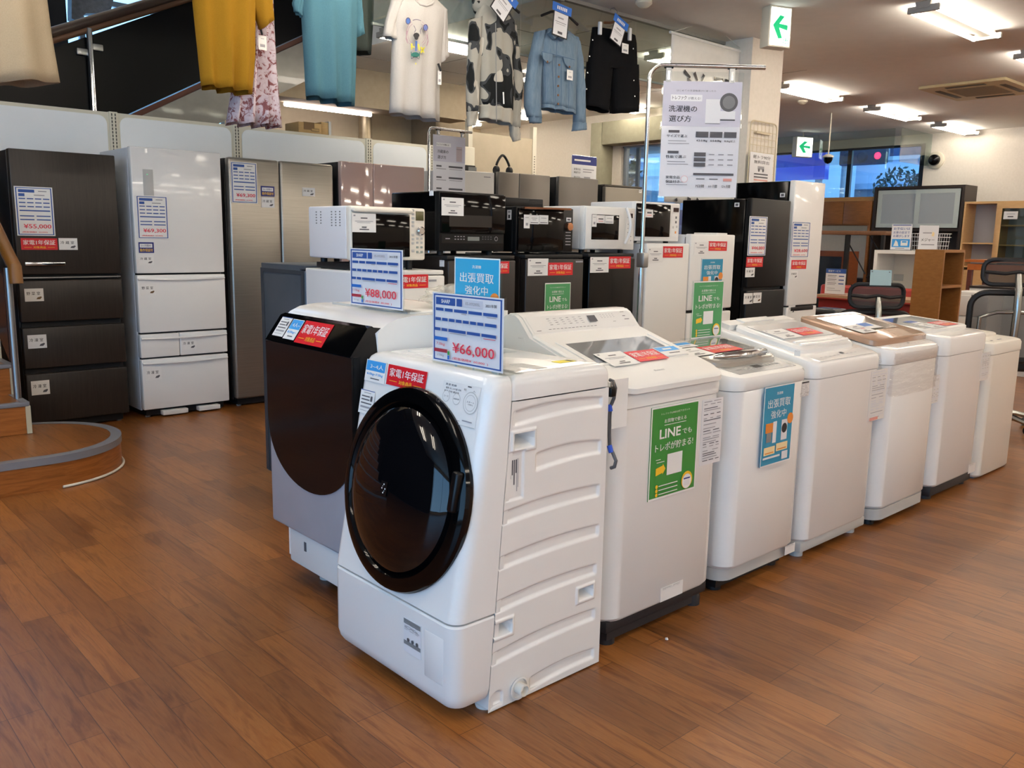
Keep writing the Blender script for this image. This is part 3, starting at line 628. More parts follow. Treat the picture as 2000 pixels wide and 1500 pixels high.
def washer(label, x0, x1, zc0, zseam, ztop, slope, yb, base, lid, r=.055, bw=0.0, top=WHITE, body=WHITE):
    T = thing('washing_machine', label, 'washing machine', ((x0 + x1) / 2, (FY + yb) / 2, 0), 'top-loading washers in a row')
    cabinet(T, x0, x1, FY, yb, zc0, zseam - .0015, body, r, bw); topring(T, x0 - .003, x1 + .003, FY - .003, yb, zseam, ztop, slope, top, r, bw)
    return T, slopeplane(x0, FY, ztop, slope)
SILT = mat('silver grey plastic', '#b3b5b6', .25, .2)
# second top loader: clear lid, teal poster
x0, x1, yb = 2.615, 3.125, 2.17
T, tp = washer('white top-loading washer with silver-rimmed clear lid and teal poster on its front', x0, x1, .1, .775, .828, .14, yb, None, None, .06, .014, SILT if False else WHITE2)
b = B(); p = [bow(plan(x0 + .008, x1 - .008, FY + .02, yb - .02, .06), x0, x1, FY, .014)] * 2; b.loft([ringz(p[0], .05), ringz(p[1], .098)], GREYL); part(T, 'base_skirt', b, 'grey skirt')
b = B(); b.box(x0 + .03, x1 - .03, FY + .05, yb - .04, .015, .05, BLACKM); part(T, 'base', b); feet(T, x0, x1, FY + .02, yb, .028, .03, BLACKM)
b = B(); p = [bow(plan(x0 + .03 + i, x1 - .03 - i, FY + .13 + i, yb - .1, .07, .02), x0, x1, FY + .13, .05) for i in (0, 0, .01)]
f = lambda dz: (lambda y: .828 + dz + (y - FY) * .14)
b.loft([ringz(p[0], f(.002)), ringz(p[1], f(.018)), ringz(p[2], f(.026))], mat('silver lid', '#b9b6ae', .2, .5, coat=.5)); LID = part(T, 'lid', b, 'silver grey clear lid')
b = B(); pslab(b, tp, .07, x1 - x0 - .07, .21, .36, .026, .028, GLASSD); part(LID, 'lid_window', b)
b = B(); b.tube([tp.p(.08, .155, .03), tp.p(.12, .135, .036), tp.p(.25, .118, .038), tp.p(.39, .135, .036), tp.p(.43, .155, .03)], [.006, .013, .014, .013, .006], CHROME, 10); part(LID, 'lid_handle', b, 'chrome lid handle')
card(T, 'note_sticker', tp, -.02, .19, .16, .1, NOTE(2), off=.03, rot=0)
card(T, 'warranty_sticker', tp, .145, .2, .2, .085, WARRANTY(), base=RED, label='red warranty sticker', off=.03)
card(T, 'capacity_sticker', tp, .02, .3, .16, .06, [('r', .03, .05, .97, .5, LBLUE), ('r', .3, .7, .8, .78, DGINK)], off=.03, label='light blue capacity sticker')
card(T, 'control_panel', tp, .06, .022, x1 - x0 - .12, .085, [('r', .12, .45, .2, .5, DGINK), ('r', .42, .2, .56, .55, INK)] + [('c', .26 + .045 * i, .5 - .1 * (i % 2), .014, GREYL) for i in range(4)] + [('c', .62 + .06 * i, .38, .018, GREYL) for i in range(5)] + [('r', .26 + .05 * i, .66, .29 + .05 * i, .7, GREYINK) for i in range(12)], base=SILT)
card_px(T, 'purchase_poster', fpl, (1486, 756), (1534, 895), TEALPOSTER(), base=TEAL, label='teal poster', th=.002, off=.016)
card_px(T, 'spec_sheet', fpl, (1560, 747), (1578, 772), [('r', .05, .02, .95, .12, INK)] + SPEC(14)[3:], base=WHITE, off=.002)
card_px(T, 'warning_label', fpl, (1532, 1067), (1550, 1076), SPEC(12)[:9], base=WHITE, off=.003)
b = B(); b.box(x0 - .012, x0 + .004, 1.93, 1.98, .45, .5, GREYL, .004); part(T, 'hose_outlet', b)
# third: white, plain
x0, x1, yb = 3.185, 3.765, 2.19
T, tp = washer('plain white top-loading washer with white ribbed lid, beside the washer with teal poster', x0, x1, .075, .765, .83, .22, yb, None, None, .05)
card_px(T, 'spec_sheet', fpl, (1702, 725), (1725, 816), SPEC(21, True) + [('r', .05, .92, .55, .98, mat('pale red print', '#d99a90', .6))], base=WHITE)
b = B(); f = lambda dz: (lambda y: .83 + dz + (y - FY) * .22)
p = [plan(x0 + .045 + i, x1 - .045 - i, FY + .1 + i, yb - .08, .05, .02) for i in (0, 0, .012, .03)]
b.loft([ringz(p[0], f(0)), ringz(p[1], f(.016)), ringz(p[2], f(.026)), ringz(p[3], f(.028))], WHITE); LID = part(T, 'lid', b)
b = B(); pslab(b, tp, .07, x1 - x0 - .07, .20, .39, .028, .030, mat('pale lid window', '#c9ccce', .15, coat=.6)); part(LID, 'lid_window', b)
b = B()
for c in (.135, .165): b.tube([tp.p(.09, c, .027), tp.p(.29, c - .012, .029), tp.p(x1 - x0 - .09, c, .027)], .008, WHITE, 8)
part(LID, 'lid_rib', b)
b = B(); pslab(b, tp, .02, x1 - x0 - .02, .44, .5, 0, .022, WHITE2); pslab(b, tp, .14, .38, .445, .49, .022, .03, WHITE2); part(T, 'rear_box', b)
card(T, 'note_sticker', tp, .08, .21, .16, .11, NOTE(3), off=.031)
card(T, 'warranty_sticker', tp, .26, .22, .17, .09, WARRANTY(), base=RED, label='red warranty sticker', off=.031)
card(T, 'control_panel', tp, .06, .012, x1 - x0 - .12, .07, [('r', .1 + .08 * i, .5, .14 + .08 * i, .56, GREYINK) for i in range(9)] + [('r', .52, .2, .58, .45, DGINK)], base=WHITE)
card_px(T, 'side_label', Pl((x0 - .001, 0, 0), UY, (0, 0, 1)), (1552, 684), (1563, 696), SPEC(6)[:7], base=WHITE)
b = B(); b.box(x0 + .005, x1 - .005, FY + .01, yb - .02, .03, .075, GREYL, .008); b.box(x0 + .05, x1 - .05, FY + .05, yb - .05, .012, .04, BLACKM); part(T, 'base', b, 'grey base'); feet(T, x0, x1, FY, yb, .028, .032, GREYL)
# fourth: copper lid, shrink film
x0, x1, yb = 3.835, 4.39, 2.17
T, tp = washer('white top-loading washer with copper lid and cling film round its front', x0, x1, .085, .765, .835, .16, yb, None, None, .06, .02)
COP = mat('copper lid', '#b3937c', .25, .3, coat=.4)
f = lambda dz: (lambda y: .835 + dz + (y - FY) * .2)
b = B(); p = [bow(plan(x0 - .006 + i, x1 + .006 - i, FY + .07 + i, yb - .03, .03, .02), x0, x1, FY + .07, .045) for i in (0, 0, .008)]
b.loft([ringz(p[0], f(-.004)), ringz(p[1], f(.02)), ringz(p[2], f(.026))], COP); LID = part(T, 'lid', b, 'copper lid')
tq = slopeplane(x0, FY, .835, .2)
b = B(); pslab(b, tq, .07, .48, .19, .42, .026, .028, mat('tinted lid glass', '#8c8578', .08, coat=1)); part(LID, 'lid_window', b)
card(T, 'note_sticker', tq, .05, .16, .15, .11, NOTE(4) + [('r', .5, .5, .8, .54, REDINK)], off=.03)
card(T, 'capacity_sticker', tq, .2, .2, .13, .08, [('r', 0, 0, .8, .6, mat('blue sticker', '#2f6fc0', .4))], off=.031, label='blue capacity sticker')
card(T, 'control_panel', tp, .1, .012, x1 - x0 - .2, .05, [('r', .1 + .11 * i, .5, .15 + .11 * i, .6, GREYINK) for i in range(8)] + [('r', .52, .2, .56, .45, DGINK)], base=WHITE)
b = B(); p = bow(plan(x0 + .004, x1 - .004, FY + .004, yb - .02, .06), x0, x1, FY, .02); b.loft([ringz(p, .03), ringz(p, .082)], GREYL); part(T, 'base_skirt', b, 'grey skirt')
b = B(); b.box(x0 + .04, x1 - .04, FY + .03, yb - .04, .01, .03, BLACKM); part(T, 'base', b); feet(T, x0, x1, FY, yb, .03, .03, BLACKM)
FILM = bpy.data.materials.new('cling film'); FILM.use_nodes = True; t = FILM.node_tree; t.nodes.clear()
o_ = t.nodes.new('ShaderNodeOutputMaterial'); mx = t.nodes.new('ShaderNodeMixShader'); tr = t.nodes.new('ShaderNodeBsdfTransparent'); gl = t.nodes.new('ShaderNodeBsdfGlossy')
gl.inputs['Roughness'].default_value = .08; tr.inputs[0].default_value = (.93, .915, .905, 1); mx.inputs[0].default_value = .08; bmpn = t.nodes.new('ShaderNodeBump'); nt = t.nodes.new('ShaderNodeTexNoise'); nt.inputs['Scale'].default_value = 9; gtx = t.nodes.new('ShaderNodeNewGeometry'); vm = t.nodes.new('ShaderNodeVectorMath'); vm.operation = 'MULTIPLY'; vm.inputs[1].default_value = (1.2, 1, 5)
t.links.new(gtx.outputs['Position'], vm.inputs[0]); t.links.new(vm.outputs[0], nt.inputs['Vector']); t.links.new(nt.outputs[0], bmpn.inputs['Height']); bmpn.inputs['Distance'].default_value = .02; t.links.new(bmpn.outputs[0], gl.inputs['Normal'])
t.links.new(tr.outputs[0], mx.inputs[1]); t.links.new(gl.outputs[0], mx.inputs[2]); t.links.new(mx.outputs[0], o_.inputs[0])
b = B(); rings = []
for z in [.62 + .02 * i for i in range(11)]:
    rings.append([(x + .004 * noise.noise(Vector((x * 20, z * 30, 1))), y - .006 + .006 * noise.noise(Vector((x * 9, z * 60, 4))), z) for x, y in bow([(x0 - .006, yb - .05), (x0 - .006, FY + .05), (x0 + .05, FY - .004)] + [(x0 + .05 + (x1 - x0 - .1) * i / 12, FY - .004) for i in range(1, 12)] + [(x1 - .05, FY - .004), (x1 + .006, FY + .05), (x1 + .006, yb - .05)], x0, x1, FY, .02)])
b.loft(rings, FILM, False, False, False); part(T, 'cling_film', b, 'crinkled clear film', smooth=80)
card_px(T, 'spec_sheet', fpl, (1818, 735), (1830, 785), SPEC(23, True), base=WHITE, off=.001)
b = B(); b.box(x0 - .014, x0 + .002, 1.93, 1.97, .53, .58, GREYL, .004); part(T, 'hose_outlet', b)
# fifth: grey glass lid, charcoal base
x0, x1, yb = 4.47, 5.03, 2.2
T, tp = washer('white top-loading washer with grey glass lid and charcoal base', x0, x1, .07, .755, .85, .08, yb, None, None, .06)
b = B(); f = lambda dz: (lambda y: .85 + dz + (y - FY) * .08)
p = [plan(x0 + .0 + i, x1 - .0 - i, FY + .11 + i, yb - .06, .03, .02) for i in (0, 0, .008)]
b.loft([ringz(p[0], f(0)), ringz(p[1], f(.014)), ringz(p[2], f(.02))], WHITE2); LID = part(T, 'lid', b)
b = B(); pslab(b, tp, .05, .5, .14, .4, .02, .0215, mat('pale grey lid glass', '#b4b8bd', .08, coat=1)); part(LID, 'lid_window', b, 'grey lid glass')
card(T, 'note_sticker', tp, .12, .12, .16, .1, NOTE(6), off=.0225); card(T, 'warranty_sticker', tp, .3, .13, .17, .1, WARRANTY(), base=RED, label='red warranty sticker', off=.0225)
card(T, 'capacity_sticker', tp, .16, .23, .1, .07, [('r', 0, 0, 1, .6, BLUEINK)], off=.0225, label='blue capacity sticker')
card(T, 'control_panel', tp, .08, .015, .4, .06, [('r', .1 + .09 * i, .5, .15 + .09 * i, .6, GREYINK) for i in range(9)], base=WHITE)
b = B(); b.box(x0 + .01, x1 - .01, FY + .01, yb - .02, .02, .072, CHAR, .008); part(T, 'base', b, 'charcoal base'); feet(T, x0, x1, FY, yb, .035, .03, CHAR)
card_px(T, 'spec_sheet', fpl, (1918, 690), (1928, 740), SPEC(31, True), base=WHITE); card_px(T, 'warning_label', fpl, (1892, 908), (1903, 920), SPEC(32)[:6], base=WHITE)
# sixth: low compact
x0, x1, yb = 5.1, 5.6, 2.15
T, tp = washer('low compact cream-white top-loading washer at the far end of the washer row', x0, x1, .012, .71, .775, .06, yb, None, None, .05, 0, WARMW, WARMW)
b = B(); f = lambda dz: (lambda y: .775 + dz + (y - FY) * .06)
p = [plan(x0 + .04 + i, x1 - .04 - i, FY + .13 + i, yb - .04, .03, .02) for i in (0, 0, .008)]
b.loft([ringz(p[0], f(0)), ringz(p[1], f(.012)), ringz(p[2], f(.018))], WARMW); part(T, 'lid', b)
card(T, 'control_panel', tp, .08, .02, .34, .06, [('r', .1, .4, .2, .6, DGINK), ('r', .4, .4, .6, .6, GREYINK)], base=WARMW)
b = B(); b.box(x0 + .03, x1 - .03, FY + .03, yb - .03, .0, .03, GREYM); part(T, 'base', b)
b = B(); b.lathe([(.02, -.015), (.03, -.012), (.03, .012), (.02, .015)], (x1 + .035, 1.74, .03), (0, 1, 0), BLACKM, 20, True); b.box(x1 - .01, x1 + .035, 1.735, 1.745, .025, .07, GREYM); part(T, 'wheel', b)
# ------------------------------------------------------------------ second row: small fridges and microwave ovens
DARKF = noisy('dark brown laminate', '#1d1917', '#241f1d', (30, 30, 1.2), .35, nscale=6)
BLKF = mat('black fridge gloss', '#060607', .12, spec=.3)
BLKS = mat('black fridge satin', '#101113', .35, spec=.3)
GREYF = noisy('slate grey metal', '#545c64', '#5a626b', (2, 2, 2), .35, .3)
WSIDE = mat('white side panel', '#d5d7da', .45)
def fridge(label, x0, x1, yf, depth, h, splits, front, side, gap=.008, top=None, doors_x=None, z0=.05, handle_gap=0, group='small fridges in the second row', dth=.045, r=.008):
    """front turned to -Y; splits: heights where one door ends and the next begins; doors_x: inner door edges of the top tier"""
    T = thing('refrigerator', label, 'refrigerator', ((x0 + x1) / 2, yf + depth / 2, 0), group)
    b = B(); b.box(x0, x1, yf + dth + .008, yf + depth, z0, h - .004, side, .006); b.box(x0 + .012, x1 - .012, yf + dth - .01, yf + dth + .012, z0, h - .02, BLACKM)
    if top: b.box(x0, x1, yf + .01, yf + depth, h - .02, h, top, .004)
    part(T, 'cabinet', b)
    zs = [z0 + .012] + sorted(splits) + [h - (.024 if top else 0)]
    D = []
    for i in range(len(zs) - 1):
        za, zb = zs[i] + (gap / 2 if i else 0), zs[i + 1] - (gap / 2 if i < len(zs) - 2 else 0)
        xsx = [x0, x1]
        if doors_x and doors_x.get(i): xsx = [x0] + doors_x[i] + [x1]
        for xa, xb in zip(xsx, xsx[1:]):
            b = B(); b.box(xa + (.002 if xa > x0 else 0), xb - (.002 if xb < x1 else 0), yf, yf + dth, za, zb, front, r, 3)
            D.append(part(T, 'door' if i == len(zs) - 2 else 'drawer', b))
    b = B(); b.box(x0 + .03, x1 - .03, yf + .05, yf + depth - .03, .012, z0 + .01, BLACKM); part(T, 'plinth', b)
    for x in (x0 + .05, x1 - .05):
        for y in (yf + .08, yf + depth - .07):
            b = B(); b.lathe([(.018, 0), (.018, .014)], (x, y, 0), (0, 0, 1), GREYM, 12, True); part(T, 'foot', b)
    return T, D
Y2 = 3.25
P2 = Pl((0, Y2, 0), (1, 0, 0), (0, 0, 1))
def X2(px, py=500): return atY(px, py, Y2).x
# slate grey box fridge at the end
g0 = atY(596, 519, 3.72)
Tgrey, _ = fridge('slate grey fridge at the end of the second row, half behind the white one', g0.x, g0.x + .47, 3.72, .46, g0.z, [.5], GREYF, GREYF, top=GREYF)
sgp = Pl((g0.x - .0005, 0, 0), UY, (0, 0, 1)); b = B()
for ya, yb_, za, zb in ((3.735, 3.755, .06, g0.z - .03), (4.15, 4.18, .06, g0.z - .03), (3.735, 4.18, g0.z - .045, g0.z - .025)): b.box(g0.x - .004, g0.x + .002, ya, yb_, za, zb, mat('slate frame', '#3a4046', .5))
part(Tgrey, 'side_frame', b)
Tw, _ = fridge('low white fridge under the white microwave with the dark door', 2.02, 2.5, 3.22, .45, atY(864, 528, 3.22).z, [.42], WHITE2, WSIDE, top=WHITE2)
card_px(Tw, 'warranty_sticker', Pl((0, 3.22, 0), (1, 0, 0), (0, 0, 1)), (772, 537), (836, 562), WARRANTY(), base=RED, label='red warranty sticker')
card_px(Tw, 'maker_mark', Pl((0, 3.22, 0), (1, 0, 0), (0, 0, 1)), (836, 545), (853, 551), [('r', .05, .2, .95, .8, GREYINK)], base=WHITE2)
Td, _ = fridge('dark brown fridge under the big black microwave, behind the cyan poster', X2(876), X2(1008), Y2, .5, 1.215, [.45], DARKF, DARKF, top=BLACKM)
card_px(Td, 'warranty_sticker', P2, (946, 511), (994, 534), WARRANTY(), base=RED, label='red warranty sticker')
card_px(Td, 'energy_label', Pl((X2(876) - .001, 0, 0), UY, (0, 0, 1)), (859, 508), (868, 521), SPEC(41)[:9], base=PAPERG)
Te, _ = fridge('dark brown fridge with a small green poster on its door', X2(1028), X2(1141), Y2, .5, 1.22, [.45], DARKF, DARKF, top=BLACKM)
card_px(Te, 'note_sticker', P2, (1031, 505), (1070, 538), NOTE(2)); card_px(Te, 'warranty_sticker', P2, (1070, 513), (1118, 537), WARRANTY(), base=RED, label='red warranty sticker')
card_px(Te, 'line_poster', P2, (1064, 553), (1111, 655), GREENPOSTER(), base=GREEN2, th=.002, label='small green poster'); card_px(Te, 'maker_mark', P2, (1124, 509), (1138, 513), [('r', 0, .1, 1, .9, GREYINK)], base=DARKF)
Tb, _ = fridge('gloss black fridge under the white microwave with curved handle', X2(1152), X2(1241), Y2, .5, 1.225, [.45], BLKF, BLKF, top=BLACKM)
card_px(Tb, 'note_sticker', P2, (1153, 502), (1188, 532), NOTE(4)); card_px(Tb, 'warranty_sticker', P2, (1189, 501), (1231, 524), WARRANTY(), base=RED, label='red warranty sticker')
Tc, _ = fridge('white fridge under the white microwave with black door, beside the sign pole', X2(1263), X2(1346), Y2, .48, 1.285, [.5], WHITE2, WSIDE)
card_px(Tc, 'note_sticker', P2, (1266, 484), (1294, 512), NOTE(5)); card_px(Tc, 'warranty_sticker', P2, (1295, 481), (1333, 503), WARRANTY(), base=RED, label='red warranty sticker')
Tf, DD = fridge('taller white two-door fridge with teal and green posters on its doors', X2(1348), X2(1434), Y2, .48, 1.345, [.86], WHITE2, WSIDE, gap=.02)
b = B(); b.box(X2(1348) + .3, X2(1348) + .42, Y2 + .02, Y2 + .2, 1.343, 1.356, WHITE2, .004); part(Tf, 'hinge_cover', b)
card_px(Tf, 'note_sticker', P2, (1356, 472), (1383, 498), NOTE(6)); card_px(Tf, 'warranty_sticker', P2, (1384, 471), (1419, 490), WARRANTY(), base=RED, label='red warranty sticker')
card_px(Tf, 'purchase_poster', P2, (1370, 505), (1408, 580), TEALPOSTER(), base=TEAL, th=.002, label='small teal poster')
# tall black two-door fridge and the black-sided white one
xa, xb = X2(1463), X2(1538)
Tg, DD = fridge('tall black two-door fridge with price card, in the second row', xa, xb, Y2, .57, 1.59, [.985], BLKS, BLKF, gap=.02)
card_px(Tg, 'price_card', P2, (1464, 422), (1494, 499), TALLPRICE('¥44,000', '40,000'), label='blue-framed price card', th=.002); card_px(Tg, 'warranty_sticker', P2, (1458, 502), (1489, 521), WARRANTY(), base=RED, label='red warranty sticker')
card_px(Tg, 'room_label', P2, (1456, 523), (1473, 541), ROOM('冷蔵室')); card_px(Tg, 'room_label', P2, (1453, 573), (1470, 593), ROOM('冷凍室')); card_px(Tg, 'room_label', P2, (1470, 572), (1486, 591), ROOM('野菜室'))
card_px(Tg, 'energy_label', Pl((xa - .001, 0, 0), UY, (0, 0, 1)), (1435, 396), (1444, 404), [('r', .2, .2, .8, .8, DGINK)], base=PAPERG)
xa, xb = X2(1551, 400), X2(1610, 400)
Th, DD = fridge('tall fridge with white doors and black sides, tallest of the second row', xa, xb, Y2, .5, 1.735, [.845], WHITE, BLKF, gap=.01)
card_px(Th, 'price_card', P2, (1547, 432), (1578, 503), TALLPRICE('¥28,600', '26,000'), label='blue-framed price card', th=.002); card_px(Th, 'warranty_sticker', P2, (1546, 508), (1574, 525), WARRANTY(), base=RED, label='red warranty sticker')
card_px(Th, 'room_label', P2, (1544, 529), (1557, 544), ROOM('冷蔵室')); card_px(Th, 'room_label', P2, (1540, 597), (1552, 612), ROOM('冷凍室'))
b = B(); zc = .845; b.box(xa + .05, xb - .05, Y2 - .002, Y2 + .02, zc - .035, zc - .004, BLACKM, .003); part(Th, 'door_grip', b, 'black recessed door grip')
card_px(Th, 'energy_label', Pl((xa - .001, 0, 0), UY, (0, 0, 1)), (1524, 377), (1533, 385), [('r', .2, .2, .8, .8, DGINK)], base=PAPERG)
# ---- microwaves
def oven(label, x0, x1, yf, depth, z0, z1, body, side, feet_h=.015):
    T = thing('microwave_oven', label, 'microwave oven', ((x0 + x1) / 2, yf + depth / 2, z0), 'microwave ovens on the small fridges')
    b = B(); b.box(x0, x1, yf + .03, yf + depth, z0 + feet_h, z1, side, .008, 3); part(T, 'casing', b)
    for x in (x0 + .05, x1 - .05):
        for y in (yf + .06, yf + depth - .05):
            b = B(); b.lathe([(.016, 0), (.016, feet_h + .003)], (x, y, z0), (0, 0, 1), BLACKM, 12, True); part(T, 'foot', b)
    return T
OY = 3.30
def XO(px, py=450): return atY(px, py, OY).x
def ZO(px, py): return atY(px, py, OY).z
PO = Pl((0, OY, 0), (1, 0, 0), (0, 0, 1))
def vents(T, x, y0, y1, z0, z1, ny, nz, m):
    b = B()
    for i in range(ny):
        for j in range(nz):
            y = y0 + (y1 - y0) * i / max(1, ny - 1); z = z0 + (z1 - z0) * j / max(1, nz - 1); b.box(x - .0008, x + .002, y - .005, y + .005, z - .003, z + .003, m)
    part(T, 'vent', b)
# white one on the low white fridge
z0 = atY(864, 528, 3.22).z; xo0, xo1 = XO(683), XO(830)
T = oven('white microwave with dark door window, nearest of the microwaves', xo0, xo1, OY, .36, z0, ZO(700, 402), WARMW, mat('pale blue-white sheet steel', '#dfe1e6', .4), .05)
b = B(); b.box(xo0, xo1, OY - .004, OY + .035, z0 + .045, ZO(700, 402), WARMW, .01, 3); part(T, 'front_frame', b)
b = B(); b.box(xo0 + .01, XO(798), OY - .012, OY, z0 + .06, ZO(700, 416), GLOSS, .004); D = part(T, 'door', b, 'black glass door'); b = B(); b.box(xo0 + .004, XO(801), OY - .028, OY, ZO(700, 414), ZO(700, 405), WARMW, .008, 3); part(D, 'door_handle', b)
card_px(T, 'note_sticker', PO, (684, 416), (731, 454), NOTE(7), off=.013)
b = B(); b.box(XO(811), XO(826), OY - .007, OY, ZO(820, 431), ZO(820, 413), mat('olive lcd', '#5d5a3a', .2), .001); b.lathe([(.018, 0), (.02, .012), (.015, .018), (.001, .018)], (XO(819), OY - .004, ZO(819, 451)), (0, -1, 0), CHROME, 24)
for j, py in enumerate((466, 474, 483, 492)):
    for px in (814, 822): b.box(XO(px) - .006, XO(px) + .006, OY - .007, OY, ZO(px, py) - .005, ZO(px, py) + .005, GREYL if j < 2 else mat('sage button', '#8f9a93', .5), .001)
for py in (411, 418, 426, 434, 441, 459, 467, 475, 490): b.box(XO(803), XO(808), OY - .006, OY, ZO(805, py) - .006, ZO(805, py) + .006, GREYL, .001)
part(T, 'control_panel', b)
vents(T, xo0, 3.545, 3.585, 1.355, 1.405, 2, 5, GREYM); vents(T, xo0, 3.38, 3.45, 1.345, 1.405, 3, 6, GREYM)
b = B(); b.box(xo0 + .02, xo0 + .3, OY + .03, OY + .33, z0 + .003, z0 + .03, BLACKM, .004); part(T, 'drip_tray', b, 'black tray')
# large black one
xo0, xo1 = XO(858), XO(985); z0 = 1.215
T = oven('large black microwave with silver display under its door', xo0, xo1, OY, .4, z0, ZO(870, 373), BLACK, BLKF, .02)
b = B(); b.box(xo0, xo1, OY, OY + .04, z0 + .02, ZO(870, 373), BLKS, .006); part(T, 'front_frame', b)
b = B(); b.box(xo0 + .004, xo1 - .004, OY - .012, OY + .002, ZO(870, 455), ZO(870, 376), GLOSS, .004); D = part(T, 'door', b, 'black glass door')
b = B(); b.box(XO(874), XO(957), OY - .0135, OY - .011, ZO(900, 443), ZO(900, 420), mat('door mesh', '#1d1c1c', .2)); part(D, 'door_window', b)
card_px(T, 'control_panel', PO, (862, 457), (982, 476), [('r', .41, .25, .6, .7, mat('silver display', '#7d8582', .3)), ('r', .06, .45, .13, .55, GREYINK), ('c', .88, .45, .028, GREYINK), ('c', .88, .45, .022, BLKS)] + [('r', .2 + .045 * i, .2 + .3 * j, .225 + .045 * i, .3 + .3 * j, GREYINK) for i in range(4) for j in range(2)] + [('r', .64 + .045 * i, .2 + .25 * j, .665 + .045 * i, .3 + .25 * j, DGINK) for i in range(4) for j in range(2)], base=BLKS)
card_px(T, 'note_sticker', PO, (859, 385), (902, 422), NOTE(8), off=.013); card_px(T, 'energy_label', Pl((xo0 - .001, 0, 0), UY, (0, 0, 1)), (839, 372), (847, 382), SPEC(44)[:8], base=PAPERG)
# black with copper trim
xo0, xo1 = XO(1008), XO(1119); z0 = 1.22
T = oven('black microwave with copper handle and copper dial', xo0, xo1, OY, .36, z0, ZO(1015, 403), BLACK, BLKS, .012)
b = B(); b.box(xo0, xo1, OY, OY + .035, z0 + .012, ZO(1015, 403), BLKS, .005); part(T, 'front_frame', b)
b = B(); b.box(xo0 + .006, XO(1098), OY - .012, OY, z0 + .02, ZO(1015, 406), GLOSS, .003); D = part(T, 'door', b, 'black glass door')
CPR = mat('copper trim', '#c08a6a', .2, .9)
b = B(); b.tube([(XO(1015), OY - .03, ZO(1015, 406)), (XO(1106), OY - .03, ZO(1106, 409))], .006, CPR, 10); b.box(XO(1016), XO(1019), OY - .03, OY, ZO(1015, 408), ZO(1015, 405), CPR); b.box(XO(1102), XO(1105), OY - .03, OY, ZO(1105, 410), ZO(1105, 407), CPR); part(D, 'door_handle', b, 'copper bar handle')
b = B(); b.lathe([(.022, 0), (.021, .02), (.001, .021)], (XO(1109), OY, ZO(1109, 443)), (0, -1, 0), CPR, 24); part(T, 'dial', b, 'copper dial')
card_px(T, 'note_sticker', PO, (1020, 419), (1031, 446), [('r', .2, .2, .8, .24, GREYINK), ('r', .3, .6, .7, .8, GREYINK)], off=.013); card_px(T, 'feature_card', PO, (1031, 420), (1049, 438), [('r', .2, .3, .8, .36, GREYINK), ('r', .3, .5, .7, .56, GREYINK), ('r', .1, .8, .9, .88, DGINK)], off=.013); card_px(T, 'feature_card', PO, (1050, 420), (1067, 438), [('r', .2, .3, .8, .36, GREYINK), ('r', .1, .8, .9, .88, DGINK)], off=.013)
card_px(T, 'control_panel', PO, (1101, 450), (1117, 480), [('r', .2, .1 + .2 * i, .8, .16 + .2 * i, GREYINK) for i in range(5)], base=BLKS); card_px(T, 'display_label', PO, (1106, 425), (1115, 433), [('r', .2, .3, .8, .7, DGINK)], base=PAPERG)
card_px(T, 'energy_label', Pl((xo0 - .001, 0, 0), UY, (0, 0, 1)), (991, 410), (999, 429), [('r', .3, .5, .7, .85, INK), ('r', .2, .1, .8, .3, GREYINK)], base=PAPERG)
zt = ZO(1015, 403)
b = B(); b.box(XO(1008), XO(1103), 3.47, 3.66, zt + .001, zt + .052, BLKS, .006)
for i in range(5): b.box(XO(1075) + .0 * i, XO(1102), 3.469, 3.471, zt + .008 + .008 * i, zt + .011 + .008 * i, BLACKM)
solo('kitchen_appliance', b, 'flat black appliance lying on the microwave with copper handle', 'appliance')
# white with curved handle
xo0, xo1 = XO(1140), XO(1239); z0 = 1.225
T = oven('white microwave with curved white handle, on the gloss black fridge', xo0, xo1, OY, .33, z0, ZO(1150, 402), WHITE2, WSIDE, .02)
b = B(); b.box(xo0, xo1, OY, OY + .035, z0 + .02, ZO(1150, 402), WHITE2, .005); part(T, 'front_frame', b)
b = B(); b.box(xo0 + .003, XO(1215), OY - .012, OY, z0 + .024, ZO(1150, 404), WHITE2, .004); D = part(T, 'door', b)
b = B(); b.box(XO(1152), XO(1205), OY - .014, OY - .011, ZO(1170, 468), ZO(1170, 419), GLOSS, .002); part(D, 'door_window', b, 'black door window')
b = B(); hp = [(XO(1219) + .012 * math.sin(t * math.pi), OY - .012 - .026 * math.sin(t * math.pi), lerp(ZO(1219, 476), ZO(1219, 406), t)) for t in [i / 10 for i in range(11)]]; b.tube(hp, .009, WHITE, 10); part(D, 'door_handle', b)
b = B(); b.box(XO(1222), XO(1236), OY - .0012, OY + .001, ZO(1230, 476), ZO(1230, 412), WHITE2); b.box(XO(1225), XO(1234), OY - .004, OY, ZO(1230, 426), ZO(1230, 417), mat('dark red display', '#2a0f14', .2))
for j in range(5):
    for px in (1226, 1232): b.box(XO(px) - .003, XO(px) + .003, OY - .002, OY, ZO(px, 438 + 8 * j) - .003, ZO(px, 438 + 8 * j) + .003, GREYINK)
part(T, 'control_panel', b)
card_px(T, 'note_sticker', PO, (1153, 419), (1161, 443), [('r', .2, .2, .8, .24, GREYINK), ('r', .3, .6, .7, .8, GREYINK)], off=.0145); card_px(T, 'feature_card', PO, (1162, 420), (1177, 436), [('r', .2, .4, .8, .55, DGINK), ('r', .2, .75, .8, .8, REDINK)], off=.0145); card_px(T, 'feature_card', PO, (1178, 421), (1194, 437), [('r', .2, .3, .8, .36, GREYINK), ('r', .1, .75, .9, .85, GREYINK)], off=.0145)
vents(T, xo0, 3.42, 3.46, 1.42, 1.45, 2, 4, DGINK)
